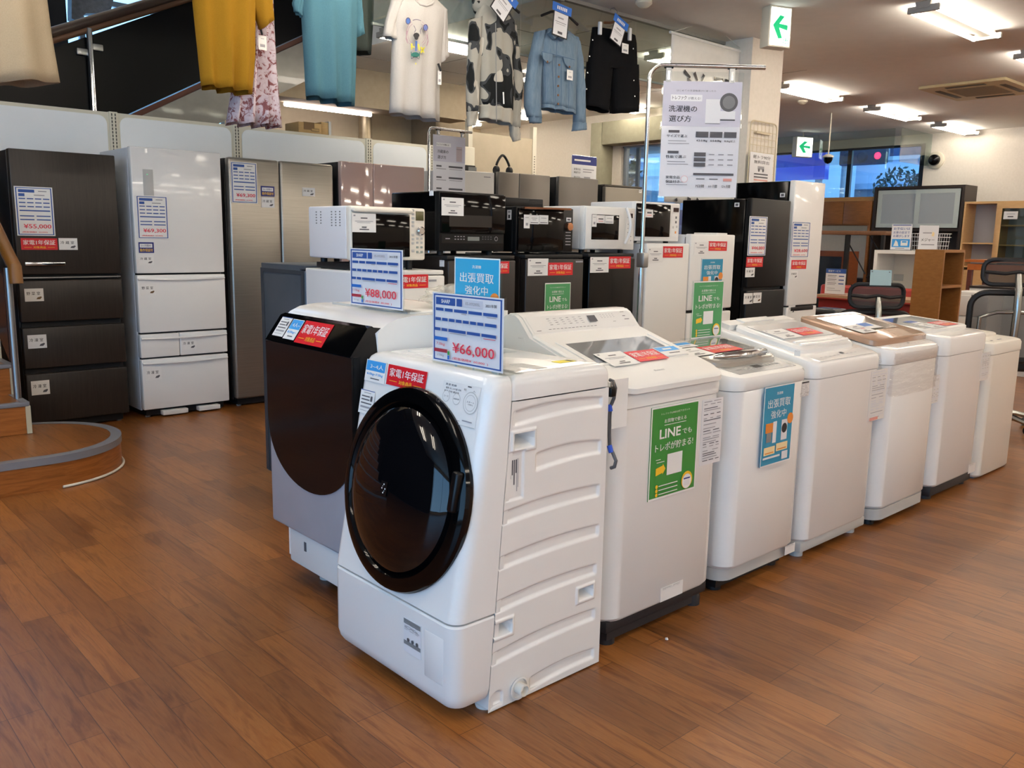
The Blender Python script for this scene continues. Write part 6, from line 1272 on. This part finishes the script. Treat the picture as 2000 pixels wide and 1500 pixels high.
for z in (zm + .25, zm - .02):
    b = B(); b.box(XC + .05, XC + .38, y0 + .02, ym - .02, z - .01, z + .01, PALEO); part(T, 'shelf', b)
b = B(); yd = y0 + .03
for q in ((yd, ym, zt - .1, zt - .03), (yd, yd + .06, 1.05, zt - .1), (ym - .05, ym, 1.05, zt - .1), (yd, ym, .97, 1.05)): b.box(XC - .02, XC - .001, q[0], q[1], q[2], q[3], PALEO)
D = part(T, 'door', b); b = B(); b.box(XC - .012, XC - .008, yd + .05, ym - .04, 1.04, zt - .09, clear('greenish cabinet glass', (.72, .78, .76), .08, .6)); part(D, 'glass', b)
card_px(T, 'price_label', Pl((XC - .022, 0, 0), UY, (0, 0, 1)), (1961, 413), (1987, 428), [('r', .2, .3, .8, .36, GREYINK), ('r', .3, .6, .7, .75, DGINK)])
# mid brown cabinets left of the dark one
y0, y1 = YX(1704, 385), YX(1600, 382); zt = ZX(1650, 383)
T = thing('sideboard', 'mid brown cabinet between the white-door fridge and the frosted cabinet', 'cabinet', (XC + .2, (y0 + y1) / 2, 0))
b = B(); b.box(XC + .35, XC + .5, y0, y1 + .3, ZX(1650, 400), zt, OAK); b.box(XC, XC + .45, y0, y1 + .3, ZX(1650, 440), ZX(1650, 393), BRN, .004); b.box(XC, XC + .45, y0, y0 + .04, 0, ZX(1650, 440), BRN); b.box(XC + .1, XC + .45, y0 + .04, y1, 0, .75, DBR); part(T, 'carcass', b)
for ya_, yb2 in ((y0 + .01, (y0 + y1) / 2 - .003), ((y0 + y1) / 2 + .003, y1)):
    b = B(); b.box(XC - .018, XC, ya_, yb2, ZX(1650, 438), ZX(1650, 395), BRN, .004); part(T, 'door', b)
# table on black steel legs with vase-like grille
XT = 10.6; y0, y1 = YX(1730, 457, XT), YX(1600, 455, XT); zt = ZX(1700, 451, XT); T = thing('high_table', 'walnut high table with black steel legs and cross braces', 'table', (XT + .3, (y0 + y1) / 2, 0)); STB = mat('black steel', '#17181a', .45)
b = B(); b.box(XT, XT + .6, y0, y1, zt - .05, zt, WALN, .004); part(T, 'table_top', b)
for x, y in ((XT + .03, y0 + .04), (XT + .03, (y0 + y1) / 2 + .05), (XT + .57, y0 + .04), (XT + .57, y1 - .1)):
    b = B(); b.box(x - .02, x + .02, y - .02, y + .02, 0, zt - .05, STB); part(T, 'leg', b)
yc = (y0 + y1) / 2 + .05
for ya_, yb2, za, zb_ in ((yc, yc + .3, .9, zt - .1), (y0 + .05, yc - .02, zt - .05 - .0, .85), (yc - .02, y0 + .08, zt - .06, .85)):
    b = B(); b.tube([(XT + .57, ya_, za), (XT + .57, yb2, zb_)], .009, STB, 8); part(T, 'brace', b)
# glass-door cabinet behind the table
y0, y1 = YX(1708, 490), YX(1610, 492); zt = ZX(1660, 490); T = thing('glass_cabinet', 'low brown cabinet with dark glass doors behind the high table', 'cabinet', (XC - .7, (y0 + y1) / 2, 0)); XB_ = XC - .9
b = B(); b.box(XB_, XB_ + .4, y0, y1, 0, zt, noisy('russet veneer', '#6d3a22', '#7a4427', (3, 3, 18), .4, nscale=3)); part(T, 'carcass', b)
b = B(); b.box(XB_ - .012, XB_ - .001, y0 + .06, y1 - .05, .3, zt - .08, mat('dark cabinet glass', '#22262a', .08, coat=.5)); part(T, 'door', b, 'dark glass door')
# white counter with wire basket, small signs
XW = 10.2; y0, y1 = YX(1790, 488, XW), YX(1708, 491, XW); zt = ZX(1750, 489, XW); T = thing('white_counter', 'white open counter carrying the small signs and wire basket', 'counter', (XW + .25, (y0 + y1) / 2, 0)); b = B()
y0 -= .12
b.box(XW, XW + .5, y0, y1, zt - .04, zt, WHITE2); b.box(XW, XW + .5, y1 - .04, y1, 0, zt - .04, WHITE2); b.box(XW + .47, XW + .5, y0, y1, 0, zt, WARMW); b.box(XW, XW + .5, y0, y0 + .04, 0, zt - .04, WHITE2); b.box(XW, XW + .5, y0, y1, .72, .76, WHITE2); part(T, 'carcass', b)
b = B(); p = atX(1755, 542, XW + .47); b.box(XW + .462, XW + .47, p.y - .06, p.y + .06, p.z - .04, p.z + .04, GREYL, .004); part(T, 'socket_plate', b)
q = Pl((XW + .12, 0, 0), UY, (0, 0, 1))
O, w, h = from_px(q, (1743, 438), (1778, 488)); O.z = zt; stand('notice_stand', 'notice with blue car picture on the white counter', O, UY, w, h, [('r', .05, .02, .95, .05, BLUEINK), ('t', .5, .17, .1, 'お手伝いは', BLUEINK, .8), ('t', .5, .32, .1, 'お車の前まで', BLUEINK, .8), ('t', .5, .46, .1, 'お運びします', BLUEINK, .8), ('r', .06, .58, .94, .9, LBLUE), ('r', .5, .64, .84, .84, PAPER), ('r', .56, .66, .78, .72, LBLUE), ('p', [(.14, .86), (.24, .62), (.34, .7), (.4, .86)], PAPER), ('r', .25, .93, .7, .96, GREYINK)], cat='notice', foot=.06)
O, w, h = from_px(q, (1797, 438), (1830, 487)); O.z = zt; stand('notice_stand', 'notice reading tape measure in the wire basket on the white counter', O, UY, w, h, [('r', .2, .28, .66, .32, GREYINK), ('p', [(.66, .42), (.7, .24), (.8, .3), (.78, .44)], CREAMP), ('t', .48, .58, .13, 'メジャー', INK, .7), ('r', .16, .75, .84, .79, GREYINK)], cat='notice', foot=.05)
q = Pl((XW + .3, 0, 0), UY, (0, 0, 1)); O, w, h = from_px(q, (1690, 462), (1715, 487)); O.z = zt; b = B(); p = CAM + ray(1702, 487) * ((XW + .15 - CAM.x) / ray(1702, 487).x)
cl = q.px(1702, 470)
T = thing('wire_basket', 'white wire basket behind the tape-measure notice', 'basket', (XW + .3, YX(1810, 480, XW + .3), zt)); WB = mat('white wire', '#dedede', .4)
ya_, yb2 = YX(1842, 480, XW + .2), YX(1778, 480, XW + .2); b = B()
for z, i in ((zt + .01, .03), (zt + .06, .02), (zt + .11, .01), (zt + .16, 0), (zt + .2, 0)): rp_ = rr(XW + .16 + i, XW + .44 - i, ya_ + i, yb2 - i, .04); b.tube([(x, y, z) for x, y in rp_ + rp_[:1]], .0035, WB, 6)
for k in range(12): y = ya_ + .03 + (yb2 - ya_ - .06) * k / 11; b.tube([(XW + .16, y, zt + .2), (XW + .18, y, zt + .008), (XW + .42, y, zt + .008), (XW + .44, y, zt + .2)], .0025, WB, 6)
part(T, 'wires', b)
# oak open shelf box
XS = 8.0; y1 = YX(1788, 487, XS); y0 = YX(1845, 488, XS); zt = 1.26; x1 = atY(1886, 490, y0).x; T = thing('open_shelf', 'honey brown open-sided shelf standing on the floor by the white drawers', 'shelf', ((XS + x1) / 2, (y0 + y1) / 2, 0)); b = B()
BR2 = noisy('brown oak veneer', '#8f5f2c', '#9c6a35', (3, 6, 14), .45, nscale=3)
b.box(XS, XS + .025, y0, y1, 0, zt - .025, BR2); b.box(x1 - .025, x1, y0, y1, 0, zt - .025, BR2); b.box(XS, x1, y0, y1, zt - .025, zt, BR2); b.box(XS, x1, y1 - .012, y1, 0, zt, noisy('brown back panel', '#6b3f1c', '#744720', (3, 3, 14), .5, nscale=3)); part(T, 'carcass', b)
for z in (.93, .5, .05):
    b = B(); b.box(XS + .025, x1 - .025, y0, y1 - .01, z - .012, z + .012, BR2); part(T, 'shelf', b)
# white drawer unit
XD = 9.0; y1 = YX(1857, 572, XD); y0 = y1 - .36; zt = ZX(1880, 570, XD); T = thing('drawer_unit', 'white drawer unit behind the mesh office chair', 'drawers', (XD + .2, (y0 + y1) / 2, 0)); b = B(); b.box(XD, XD + .4, y0, y1, .03, zt, WHITE2, .004); part(T, 'carcass', b); zc = zt - .03
for k in range(3):
    b = B(); b.box(XD - .016, XD - .001, y0 + .004, y1 - .004, zc - .2, zc - .004, WHITE2, .004); part(T, 'drawer', b); zc -= .21
b = B(); b.box(XD + .03, XD + .38, y0 + .03, y1 - .03, 0, .03, GREYL); part(T, 'plinth', b)
# orange-brown table with steel frame and low white cabinet beyond
XO_ = 10.8; y1 = YX(1884, 508, XO_); y0 = y1 - 1.6; zt = ZX(1900, 507, XO_); T = thing('table', 'orange-brown table seen behind the mesh office chair headrest', 'table', (XO_ + .3, (y0 + y1) / 2, 0)); ORW = noisy('orange wood', '#a85a22', '#b4642a', (3, 14, 3), .4, nscale=3)
b = B(); b.box(XO_, XO_ + .6, y0, y1, zt - .03, zt, ORW); b.box(XO_ + .02, XO_ + .58, y0 + .03, y1 - .03, zt - .12, zt - .05, ORW); part(T, 'table_top', b)
for x in (XO_ + .05, XO_ + .55):
    for y in (y0 + .06, y1 - .06):
        b = B(); b.box(x - .025, x + .025, y - .025, y + .025, 0, zt - .1, noisy('dark red wood', '#5c2a22', '#642f26', (3, 3, 14), .4)); part(T, 'leg', b)
b = B(); y2 = YX(1893, 565, 9.6); b.box(9.6, 10.0, y2 - 1.0, y2, 0, ZX(1900, 562, 9.6), WHITE2, .006); b.box(9.59, 10.01, y2 - 1.0, y2, ZX(1900, 562, 9.6), ZX(1900, 558, 9.6), DBR); solo('low_cabinet', b, 'low white cabinet with dark top under the orange-brown table', 'cabinet')
# red bench seats
XR_ = 9.3; REDV = noisy('red vinyl', '#a3322c', '#ab3831', (3, 3, 3), .4); y0, y1 = YX(1782, 590, XR_), YX(1592, 582, XR_); zt = ZX(1650, 578, XR_) ; T = thing('bench_table', 'long red bench table behind the mesh-back chair', 'bench', (XR_ + .3, (y0 + y1) / 2, 0))
b = B(); b.box(XR_, XR_ + .55, y0, y1, zt - .03, zt, noisy('pale table top', '#a8866a', '#b08e72', (3, 3, 3), .4)); b.box(XR_ + .004, XR_ + .02, y0, y1, zt - .045, zt - .003, REDV); part(T, 'table_top', b)
b = B(); b.box(XR_ + .05, XR_ + .5, y0 + .02, y1 - .02, .12, zt - .03, mat('dark red front', '#7c1f1f', .45)); part(T, 'front_panel', b)
for y in (y0 + .1, (y0 + y1) / 2, y1 - .1):
    b = B(); b.box(XR_ + .06, XR_ + .12, y - .03, y + .03, 0, .12, WALN); part(T, 'leg', b)
ya_, yb2 = YX(1782, 570, 10.0), YX(1600, 560, 10.0); b = B(); b.box(10.02, 10.17, ya_, yb2, .35, ZX(1690, 560, 10.0), REDV, .03, 3); b.box(9.88, 10.1, ya_, yb2, .2, .42, REDV, .03, 3); b.box(9.9, 10.1, ya_ + .05, yb2 - .05, 0, .2, DBR); solo('red_sofa', b, 'red vinyl sofa back behind the bench table', 'sofa')
q = Pl((XR_ + .12, 0, 0), UY, (0, 0, 1)); O, w, h = from_px(q, (1614, 527), (1649, 578)); O.z = zt; stand('notice_stand', 'white notice with blue header standing on the red bench table', O, UY, w, h, [('r', 0, 0, 1, .18, BLUEINK), ('t', .42, .09, .08, '配送サービス', PAPER, .6)] + [('r', .1, .26 + .15 * i, .55, .28 + .15 * i, DGINK) for i in range(3)] + [('r', .66, .27 + .15 * i, .92, .31 + .15 * i, BLUEINK) for i in range(3)] + [('r', .1, .32 + .15 * i, .5, .34 + .15 * i, GREYINK) for i in range(4)] + [('r', .1, .85, .8, .87, GREYINK)], cat='notice', foot=.06)
# pedal bin
p = CAM + ray(1618, 602) * 7.4; T = thing('waste_bin', 'grey waste bin with sloping lid behind the copper-lid washer', 'bin', (p.x, p.y, 0)); zt = p.z; b = B(); b.T = Matrix.Translation((p.x, p.y, 0)); b.box(-.1, .1, -.11, .11, 0, zt - .05, mat('satin grey bin', '#8b8985', .3, .5), .02, 3); part(T, 'body', b); b = B(); b.T = Matrix.Translation((p.x, p.y, 0)); b.box(-.11, .11, -.12, .12, zt - .05, zt, mat('dark grey lid', '#55585a', .35, .3), .02, 3); b.box(-.07, .07, -.08, .08, zt, zt + .003, mat('blue-black lid inset', '#272a38', .3)); part(T, 'lid', b)
# office chairs, backs to the camera
MESH = bpy.data.materials.new('chair mesh fabric'); MESH.use_nodes = True; t = MESH.node_tree; t.nodes.clear(); o_ = t.nodes.new('ShaderNodeOutputMaterial'); mx = t.nodes.new('ShaderNodeMixShader'); mx.inputs[0].default_value = .8; tr = t.nodes.new('ShaderNodeBsdfTransparent'); df = t.nodes.new('ShaderNodeBsdfDiffuse'); df.inputs[0].default_value = lin('#4a4a4a'); t.links.new(tr.outputs[0], mx.inputs[1]); t.links.new(df.outputs[0], mx.inputs[2]); t.links.new(mx.outputs[0], o_.inputs[0])
ALUM = mat('polished aluminium', '#a6a8a4', .22, .95)
def frame_ring(b, M_, x0, x1, z0, z1, y, r, tr_, m, bend=.05):
    def P_(x, z): return M_ @ Vector((x, y - bend * (1 - ((x - (x0 + x1) / 2) / ((x1 - x0) / 2)) ** 2), z))
    o = rr(x0, x1, z0, z1, r, 6); pts = [P_(*q) for q in o]; pts = pts + pts[:2]; b.tube(pts, tr_, m, 8); return P_
def office_chair(label, C, ang, hz, bz, hw=.19, bw=.25, seat=.46):
    T = thing('office_chair', label, 'office chair', (C[0], C[1], 0), 'mesh-back office chairs'); M_ = Matrix.Translation((C[0], C[1], 0)) @ Matrix.Rotation(ang, 4, 'Z')   # local +y: behind the sitter, towards the viewer is -y
    hm = (-hw, hw)
    b = B(); F = frame_ring(b, M_, -hw, hw, hz - .17, hz, -.20, .06, .016, BLACKM); b.tube([F(-hw + .01, hz - .085), F(-.08, hz - .095), F(0, hz - .08), F(.08, hz - .095), F(hw - .01, hz - .085)], .012, BLACKM, 8); H_ = part(T, 'headrest', b, 'black headrest frame')
    b = B(); nx = 10; vs = [F(lerp(-hw, hw, i / nx), z) for z in (hz - .165, hz - .005) for i in range(nx + 1)]; b.add(vs, [(i, i + 1, nx + 2 + i, nx + 1 + i) for i in range(nx)], MESH); part(H_, 'mesh', b)
    b = B(); F = frame_ring(b, M_, -bw, bw, seat + .06, bz, -.17, .1, .022, BLACKM, .06); K = part(T, 'backrest', b, 'black backrest frame')
    b = B(); vs = [F(lerp(-bw, bw, i / nx), z) for z in (seat + .08, (seat + bz) / 2, bz - .02) for i in range(nx + 1)]; b.add(vs, [(j * (nx + 1) + i, j * (nx + 1) + i + 1, (j + 1) * (nx + 1) + i + 1, (j + 1) * (nx + 1) + i) for j in range(2) for i in range(nx)], MESH); part(K, 'mesh', b, 'grey mesh')
    L = lambda *p: M_ @ Vector(p)
    b = B(); b.tube([L(0, -.10, seat - .05), L(0, -.27, seat + .05), L(0, -.29, bz - .12), L(0, -.28, bz + .02), L(0, -.25, hz - .1), L(0, -.22, hz - .085)], [.02, .022, .026, .024, .02, .016], ALUM, 12)
    b.tube([L(-bw + .05, -.21, seat + .12), L(-bw + .05, -.23, bz - .17), L(-.12, -.275, bz - .13), L(0, -.285, bz - .125), L(.12, -.275, bz - .13), L(bw - .05, -.23, bz - .17), L(bw - .05, -.21, seat + .12)], .014, ALUM, 10); part(T, 'spine', b, 'polished aluminium spine')
    b = B(); b.T = M_; b.box(-.25, .25, -.16, .30, seat - .03, seat + .04, BLACKM, .03, 3); part(T, 'seat', b)
    for s in (-1, 1):
        b = B(); b.T = None; b.tube([L(s * .24, 0, seat - .02), L(s * .29, .02, seat + .05), L(s * .29, 0, seat + .2)], .016, ALUM, 8); b2 = b; b.tube([L(s * .29, -.12, seat + .21), L(s * .29, .14, seat + .21)], .024, BLACKM, 8); part(T, 'armrest', b)
    b = B(); b.tube([L(0, 0, .1), L(0, 0, seat - .03)], .03, BLACKM, 12); part(T, 'gas_lift', b)
    b = B()
    for k in range(5):
        a = 2 * math.pi * k / 5 + .3; b.tube([L(0, 0, .11), L(.2 * math.cos(a), .2 * math.sin(a), .10), L(.31 * math.cos(a), .31 * math.sin(a), .075)], [.03, .022, .016], ALUM, 8)
    part(T, 'star_base', b, 'polished aluminium star base')
    for k in range(5):
        a = 2 * math.pi * k / 5 + .3; b = B(); c = L(.31 * math.cos(a), .31 * math.sin(a), .03); b.lathe([(.02, -.022), (.03, -.018), (.03, .018), (.02, .022)], c, (-math.sin(a + ang), math.cos(a + ang), 0), BLACKM, 16, True); part(T, 'caster', b)
    return T
hd = Vector((.66, .73, 0)); an = math.atan2(hd.y, hd.x) - math.pi / 2
def chair_at(label, px, D, an, hpy, bpy_, **k):
    r_ = ray(px, hpy) * D; h_ = CAM + r_; bz = (CAM + ray(px, bpy_) * D).z; off = Matrix.Rotation(an, 3, 'Z') @ Vector((0, .25, 0)); c = h_ + off
    return office_chair(label, (c.x, c.y), an, h_.z, bz, **k)
T1 = chair_at('mesh-back office chair with a pale blue card on its headrest', 1718, 6.3, an - .12, 556, 612, hw=.19, bw=.27)
chair_at('mesh-back office chair with a bright aluminium spine by the last washers', 1993, 5.85, an - .16, 508, 574, hw=.21, bw=.26)
q = Pl(CAM + ray(1725, 560) * 6.28, (.74, -.67, 0), (0.05, .05, 1))
card_px(T1, 'price_card', q, (1700, 527), (1740, 558), [('r', .05, .08, .12, .14, DGINK), ('r', .86, .1, .92, .16, DGINK)], base=mat('pale blue card', '#9fbcc2', .5), label='pale blue card', th=.002)
# ------------------------------------------------------------------ outside the windows
FAC = noisy('blue-grey facade', '#cfdfee', '#dbe8f4', (.6, .6, .6), .7); WND = mat('dusk window', '#31507a', .2)
b = B(); b.box(14.6, 46, -4, 40, -.3, -.2, mat('asphalt', '#4b5058', .8)); b.box(9.6, 14.6, 8.75, 40, -.3, -.2, mat('asphalt')); struct('ground_outside', b)
def building(label, x, y0, y1, h, nw, nf, m):
    T = thing('building', label, 'building', (x, (y0 + y1) / 2, -.2)); b = B(); b.box(x, x + 6, y0, y1, -.2, h, m); part(T, 'facade', b)
    for f in range(nf):
        for k in range(nw):
            y = y0 + (y1 - y0) * (k + .5) / nw; z = .9 + f * (h - .5) / nf; b = B(); b.box(x - .05, x + .02, y - .45, y + .45, z, z + 1.1, WND); b.box(x - .1, x, y - .52, y + .52, z - .1, z, m); part(T, 'window', b)
    b = B(); b.box(x - .25, x + 6.2, y0 - .2, y1 + .2, h, h + .3, mat('roof edge', '#9fb8d2', .6)); b.box(x - .8, x, y0, y1, 2.75, 2.9, mat('roof edge')); part(T, 'roof', b)
building('blue-grey house outside the wide window', 24, 8.5, 15.5, 6.0, 5, 2, FAC)
building('pale blue house outside the small window', 17, 11.5, 18, 5.2, 4, 2, noisy('pale blue facade', '#c3d8ea', '#cfe2f0', (.6, .6, .6), .7))
b = B(); pa, pb = atX(1528, 285, 15.6), atX(1610, 350, 15.6); b.box(15.6, 15.75, pb.y, pa.y + .3, pb.z, pa.z, mat('deep blue sign board', '#123ab4', .15, coat=.5, emit=.1)); b.box(15.62, 15.72, pb.y + .1, pb.y + .2, -.2, pb.z, ALU); solo('billboard', b, 'deep blue sign board outside the wide window', 'sign board')
for (px, py, X, lab) in ((1714, 304, 21, 'traffic light lit red outside the wide window'), (1202, 263, 15, 'traffic light lit red outside the small window')):
    c = atX(px, py, X); T = thing('traffic_light', lab, 'traffic light', (c.x, c.y, -.2), 'red traffic lights in the street'); b = B(); b.box(c.x, c.x + .2, c.y - .2, c.y + 1.0, c.z - .2, c.z + .2, mat('signal housing', '#20324d', .5), .06); b.tube([(c.x + .15, c.y + .9, -.2), (c.x + .15, c.y + .9, c.z)], .07, ALU, 10); part(T, 'housing', b)
    b = B(); b.lathe([(.085, 0), (.06, .04), (.001, .05)], c, (-1, 0, 0), mat('red signal lamp', '#ff2f55', .4, emit=4), 20); part(T, 'red_lamp', b)
    for k in (1, 2): b = B(); b.lathe([(.14, 0), (.10, .05), (.001, .06)], c + Vector((0, .38 * k, 0)), (-1, 0, 0), mat('unlit signal lamp', '#1b2a3f', .4), 20); part(T, 'lamp', b)
for (px, py, X, s, lab) in ((1755, 375, 17, .5, 'round dark shrub outside the wide window, by the cabinet'), (1215, 335, 13, .35, 'dark shrub outside the small window')):
    c = atX(px, py, X); b = B(); rn = random.Random(int(px)); st = B(); st.tube([(c.x, c.y, -.2), (c.x, c.y, c.z)], .05, BRN, 8)
    for k in range(420):
        d = Vector((rn.gauss(0, 1), rn.gauss(0, 1), rn.gauss(0, 1))).normalized() * s * rn.uniform(.6, 1); p = c + d; u = Vector((rn.gauss(0, 1), rn.gauss(0, 1), rn.gauss(0, 1))).normalized() * .07; w_ = u.cross(Vector((rn.gauss(0, 1), rn.gauss(0, 1), 1))).normalized() * .03
        b.add([p - u, p + w_, p + u, p - w_], [(0, 1, 2, 3)], mat('dusk leaf', '#1f3a35', .7))
    T = thing('shrub', lab, 'shrub', (c.x, c.y, -.2)); part(T, 'foliage', b); part(T, 'stem', st)
# crumb on the floor
b = B(); p = atZ(1302, 1250, 0); bmk = bmesh.new(); bmesh.ops.create_icosphere(bmk, subdivisions=2, radius=.005)
for v_ in bmk.verts: v_.co = Vector((p.x, p.y, .004)) + v_.co * (1 + .5 * noise.noise(v_.co * 300)); v_.co.z = max(v_.co.z, .0005)
b.take(bmk, PAPER); solo('paper_crumb', b, 'tiny white paper crumb on the wooden floor before the green-poster washer', 'crumb')
# ------------------------------------------------------------------ fluorescent ceiling lamps
TUBE = mat('lit fluorescent tube', '#fff3e2', .5, emit=LAMP); LAMPB = mat('lamp housing', '#aaa69e', .5)
def fixture(x, y, label):
    T = thing('ceiling_lamp', label, 'ceiling lamp', (x, y, 3.0), 'twin-tube fluorescent ceiling lamps')
    b = B(); b.prism([(y - .055, 2.999), (y - .045, 2.955), (y + .045, 2.955), (y + .055, 2.999)], 'x', x - .62, x + .62, LAMPB); part(T, 'housing', b)
    for dy in (-.088, .088):
        b = B(); b.tube([(x - .585, y + dy, 2.945), (x + .585, y + dy, 2.945)], .016, TUBE, 10); part(T, 'tube', b)
    for sx_ in (-1, 1):
        b = B(); b.box(x + sx_ * .585, x + sx_ * .615, y - .11, y + .11, 2.93, 2.975, LAMPB, .004); part(T, 'socket', b)
    return T
LAMPS = []
first = None
for y in (5.25, 2.84, .43, -2.0, -4.4):
    for k in range(-2, 6):
        x = 7.08 + 2.15 * (k - 2)
        if y > 4.6 and x < 5.2: continue
        LAMPS.append((13.4 if x > 13 else x, y))
for q in ((-1.5, 3.9), (.65, 3.9), (2.8, 3.9), (4.85, 6.3), (6.9, 6.9), (8.5, 7.55), (8.75, 6.3), (8.0, 9.1), (8.0, 10.3)): LAMPS.append(q)  # the row just before the ceiling edge is added, unseen fill for shelving and fridges
VIS = {}
names = {(7.08 + 2.15 * 0, 2.84): 'large fluorescent lamp nearest the camera, above the air vent'}
for i, (x, y) in enumerate(LAMPS):
    lab = 'twin-tube fluorescent ceiling lamp of the lamp grid or the added fill row'
    if abs(y - 2.84) < .01 and abs(x - 7.08) < .1: lab = 'twin-tube ceiling lamp nearest the camera, at the top edge of the photo'
    if abs(y - 2.84) < .01 and abs(x - 9.23) < .1: lab = 'ceiling lamp cut by the photo edge, just past the air vent'
    if y > 6: lab = {6.3: 'ceiling lamp glowing behind the tinted glass strip near the white t-shirt' if x < 5 else 'ceiling lamp by the small window, glowing past the black shorts', 6.9: 'ceiling lamp behind the denim jacket', 7.55: 'ceiling lamp behind the black shorts', 9.1: 'ceiling lamp glowing behind the camouflage hoodie', 10.3: 'ceiling lamp farthest back, before the cream wall'}[y]
    if abs(y - 5.25) < .01:
        lab = {7: 'ceiling lamp hidden behind the hanging banner and pillar', 9: 'ceiling lamp lit just beside the pillar, under the large exit sign', 11: 'middle lamp of the row of three leading to the white wall', 13: 'farthest ceiling lamp, touching the white wall'}.get(int(round(x - .2)), lab)
    if first is None: first = fixture(x, y, lab); continue
    dup(first, (x, y, 3.0), lab)

for x, y in ((.2, 6.6), (2.4, 6.6), (.2, 9.4), (2.4, 9.4)): dup(first, (x, y, 6.3), 'added twin-tube fill lamp high up in the stair hall')  # unseen lamps added to brighten the shelving, fridges and clothes from above
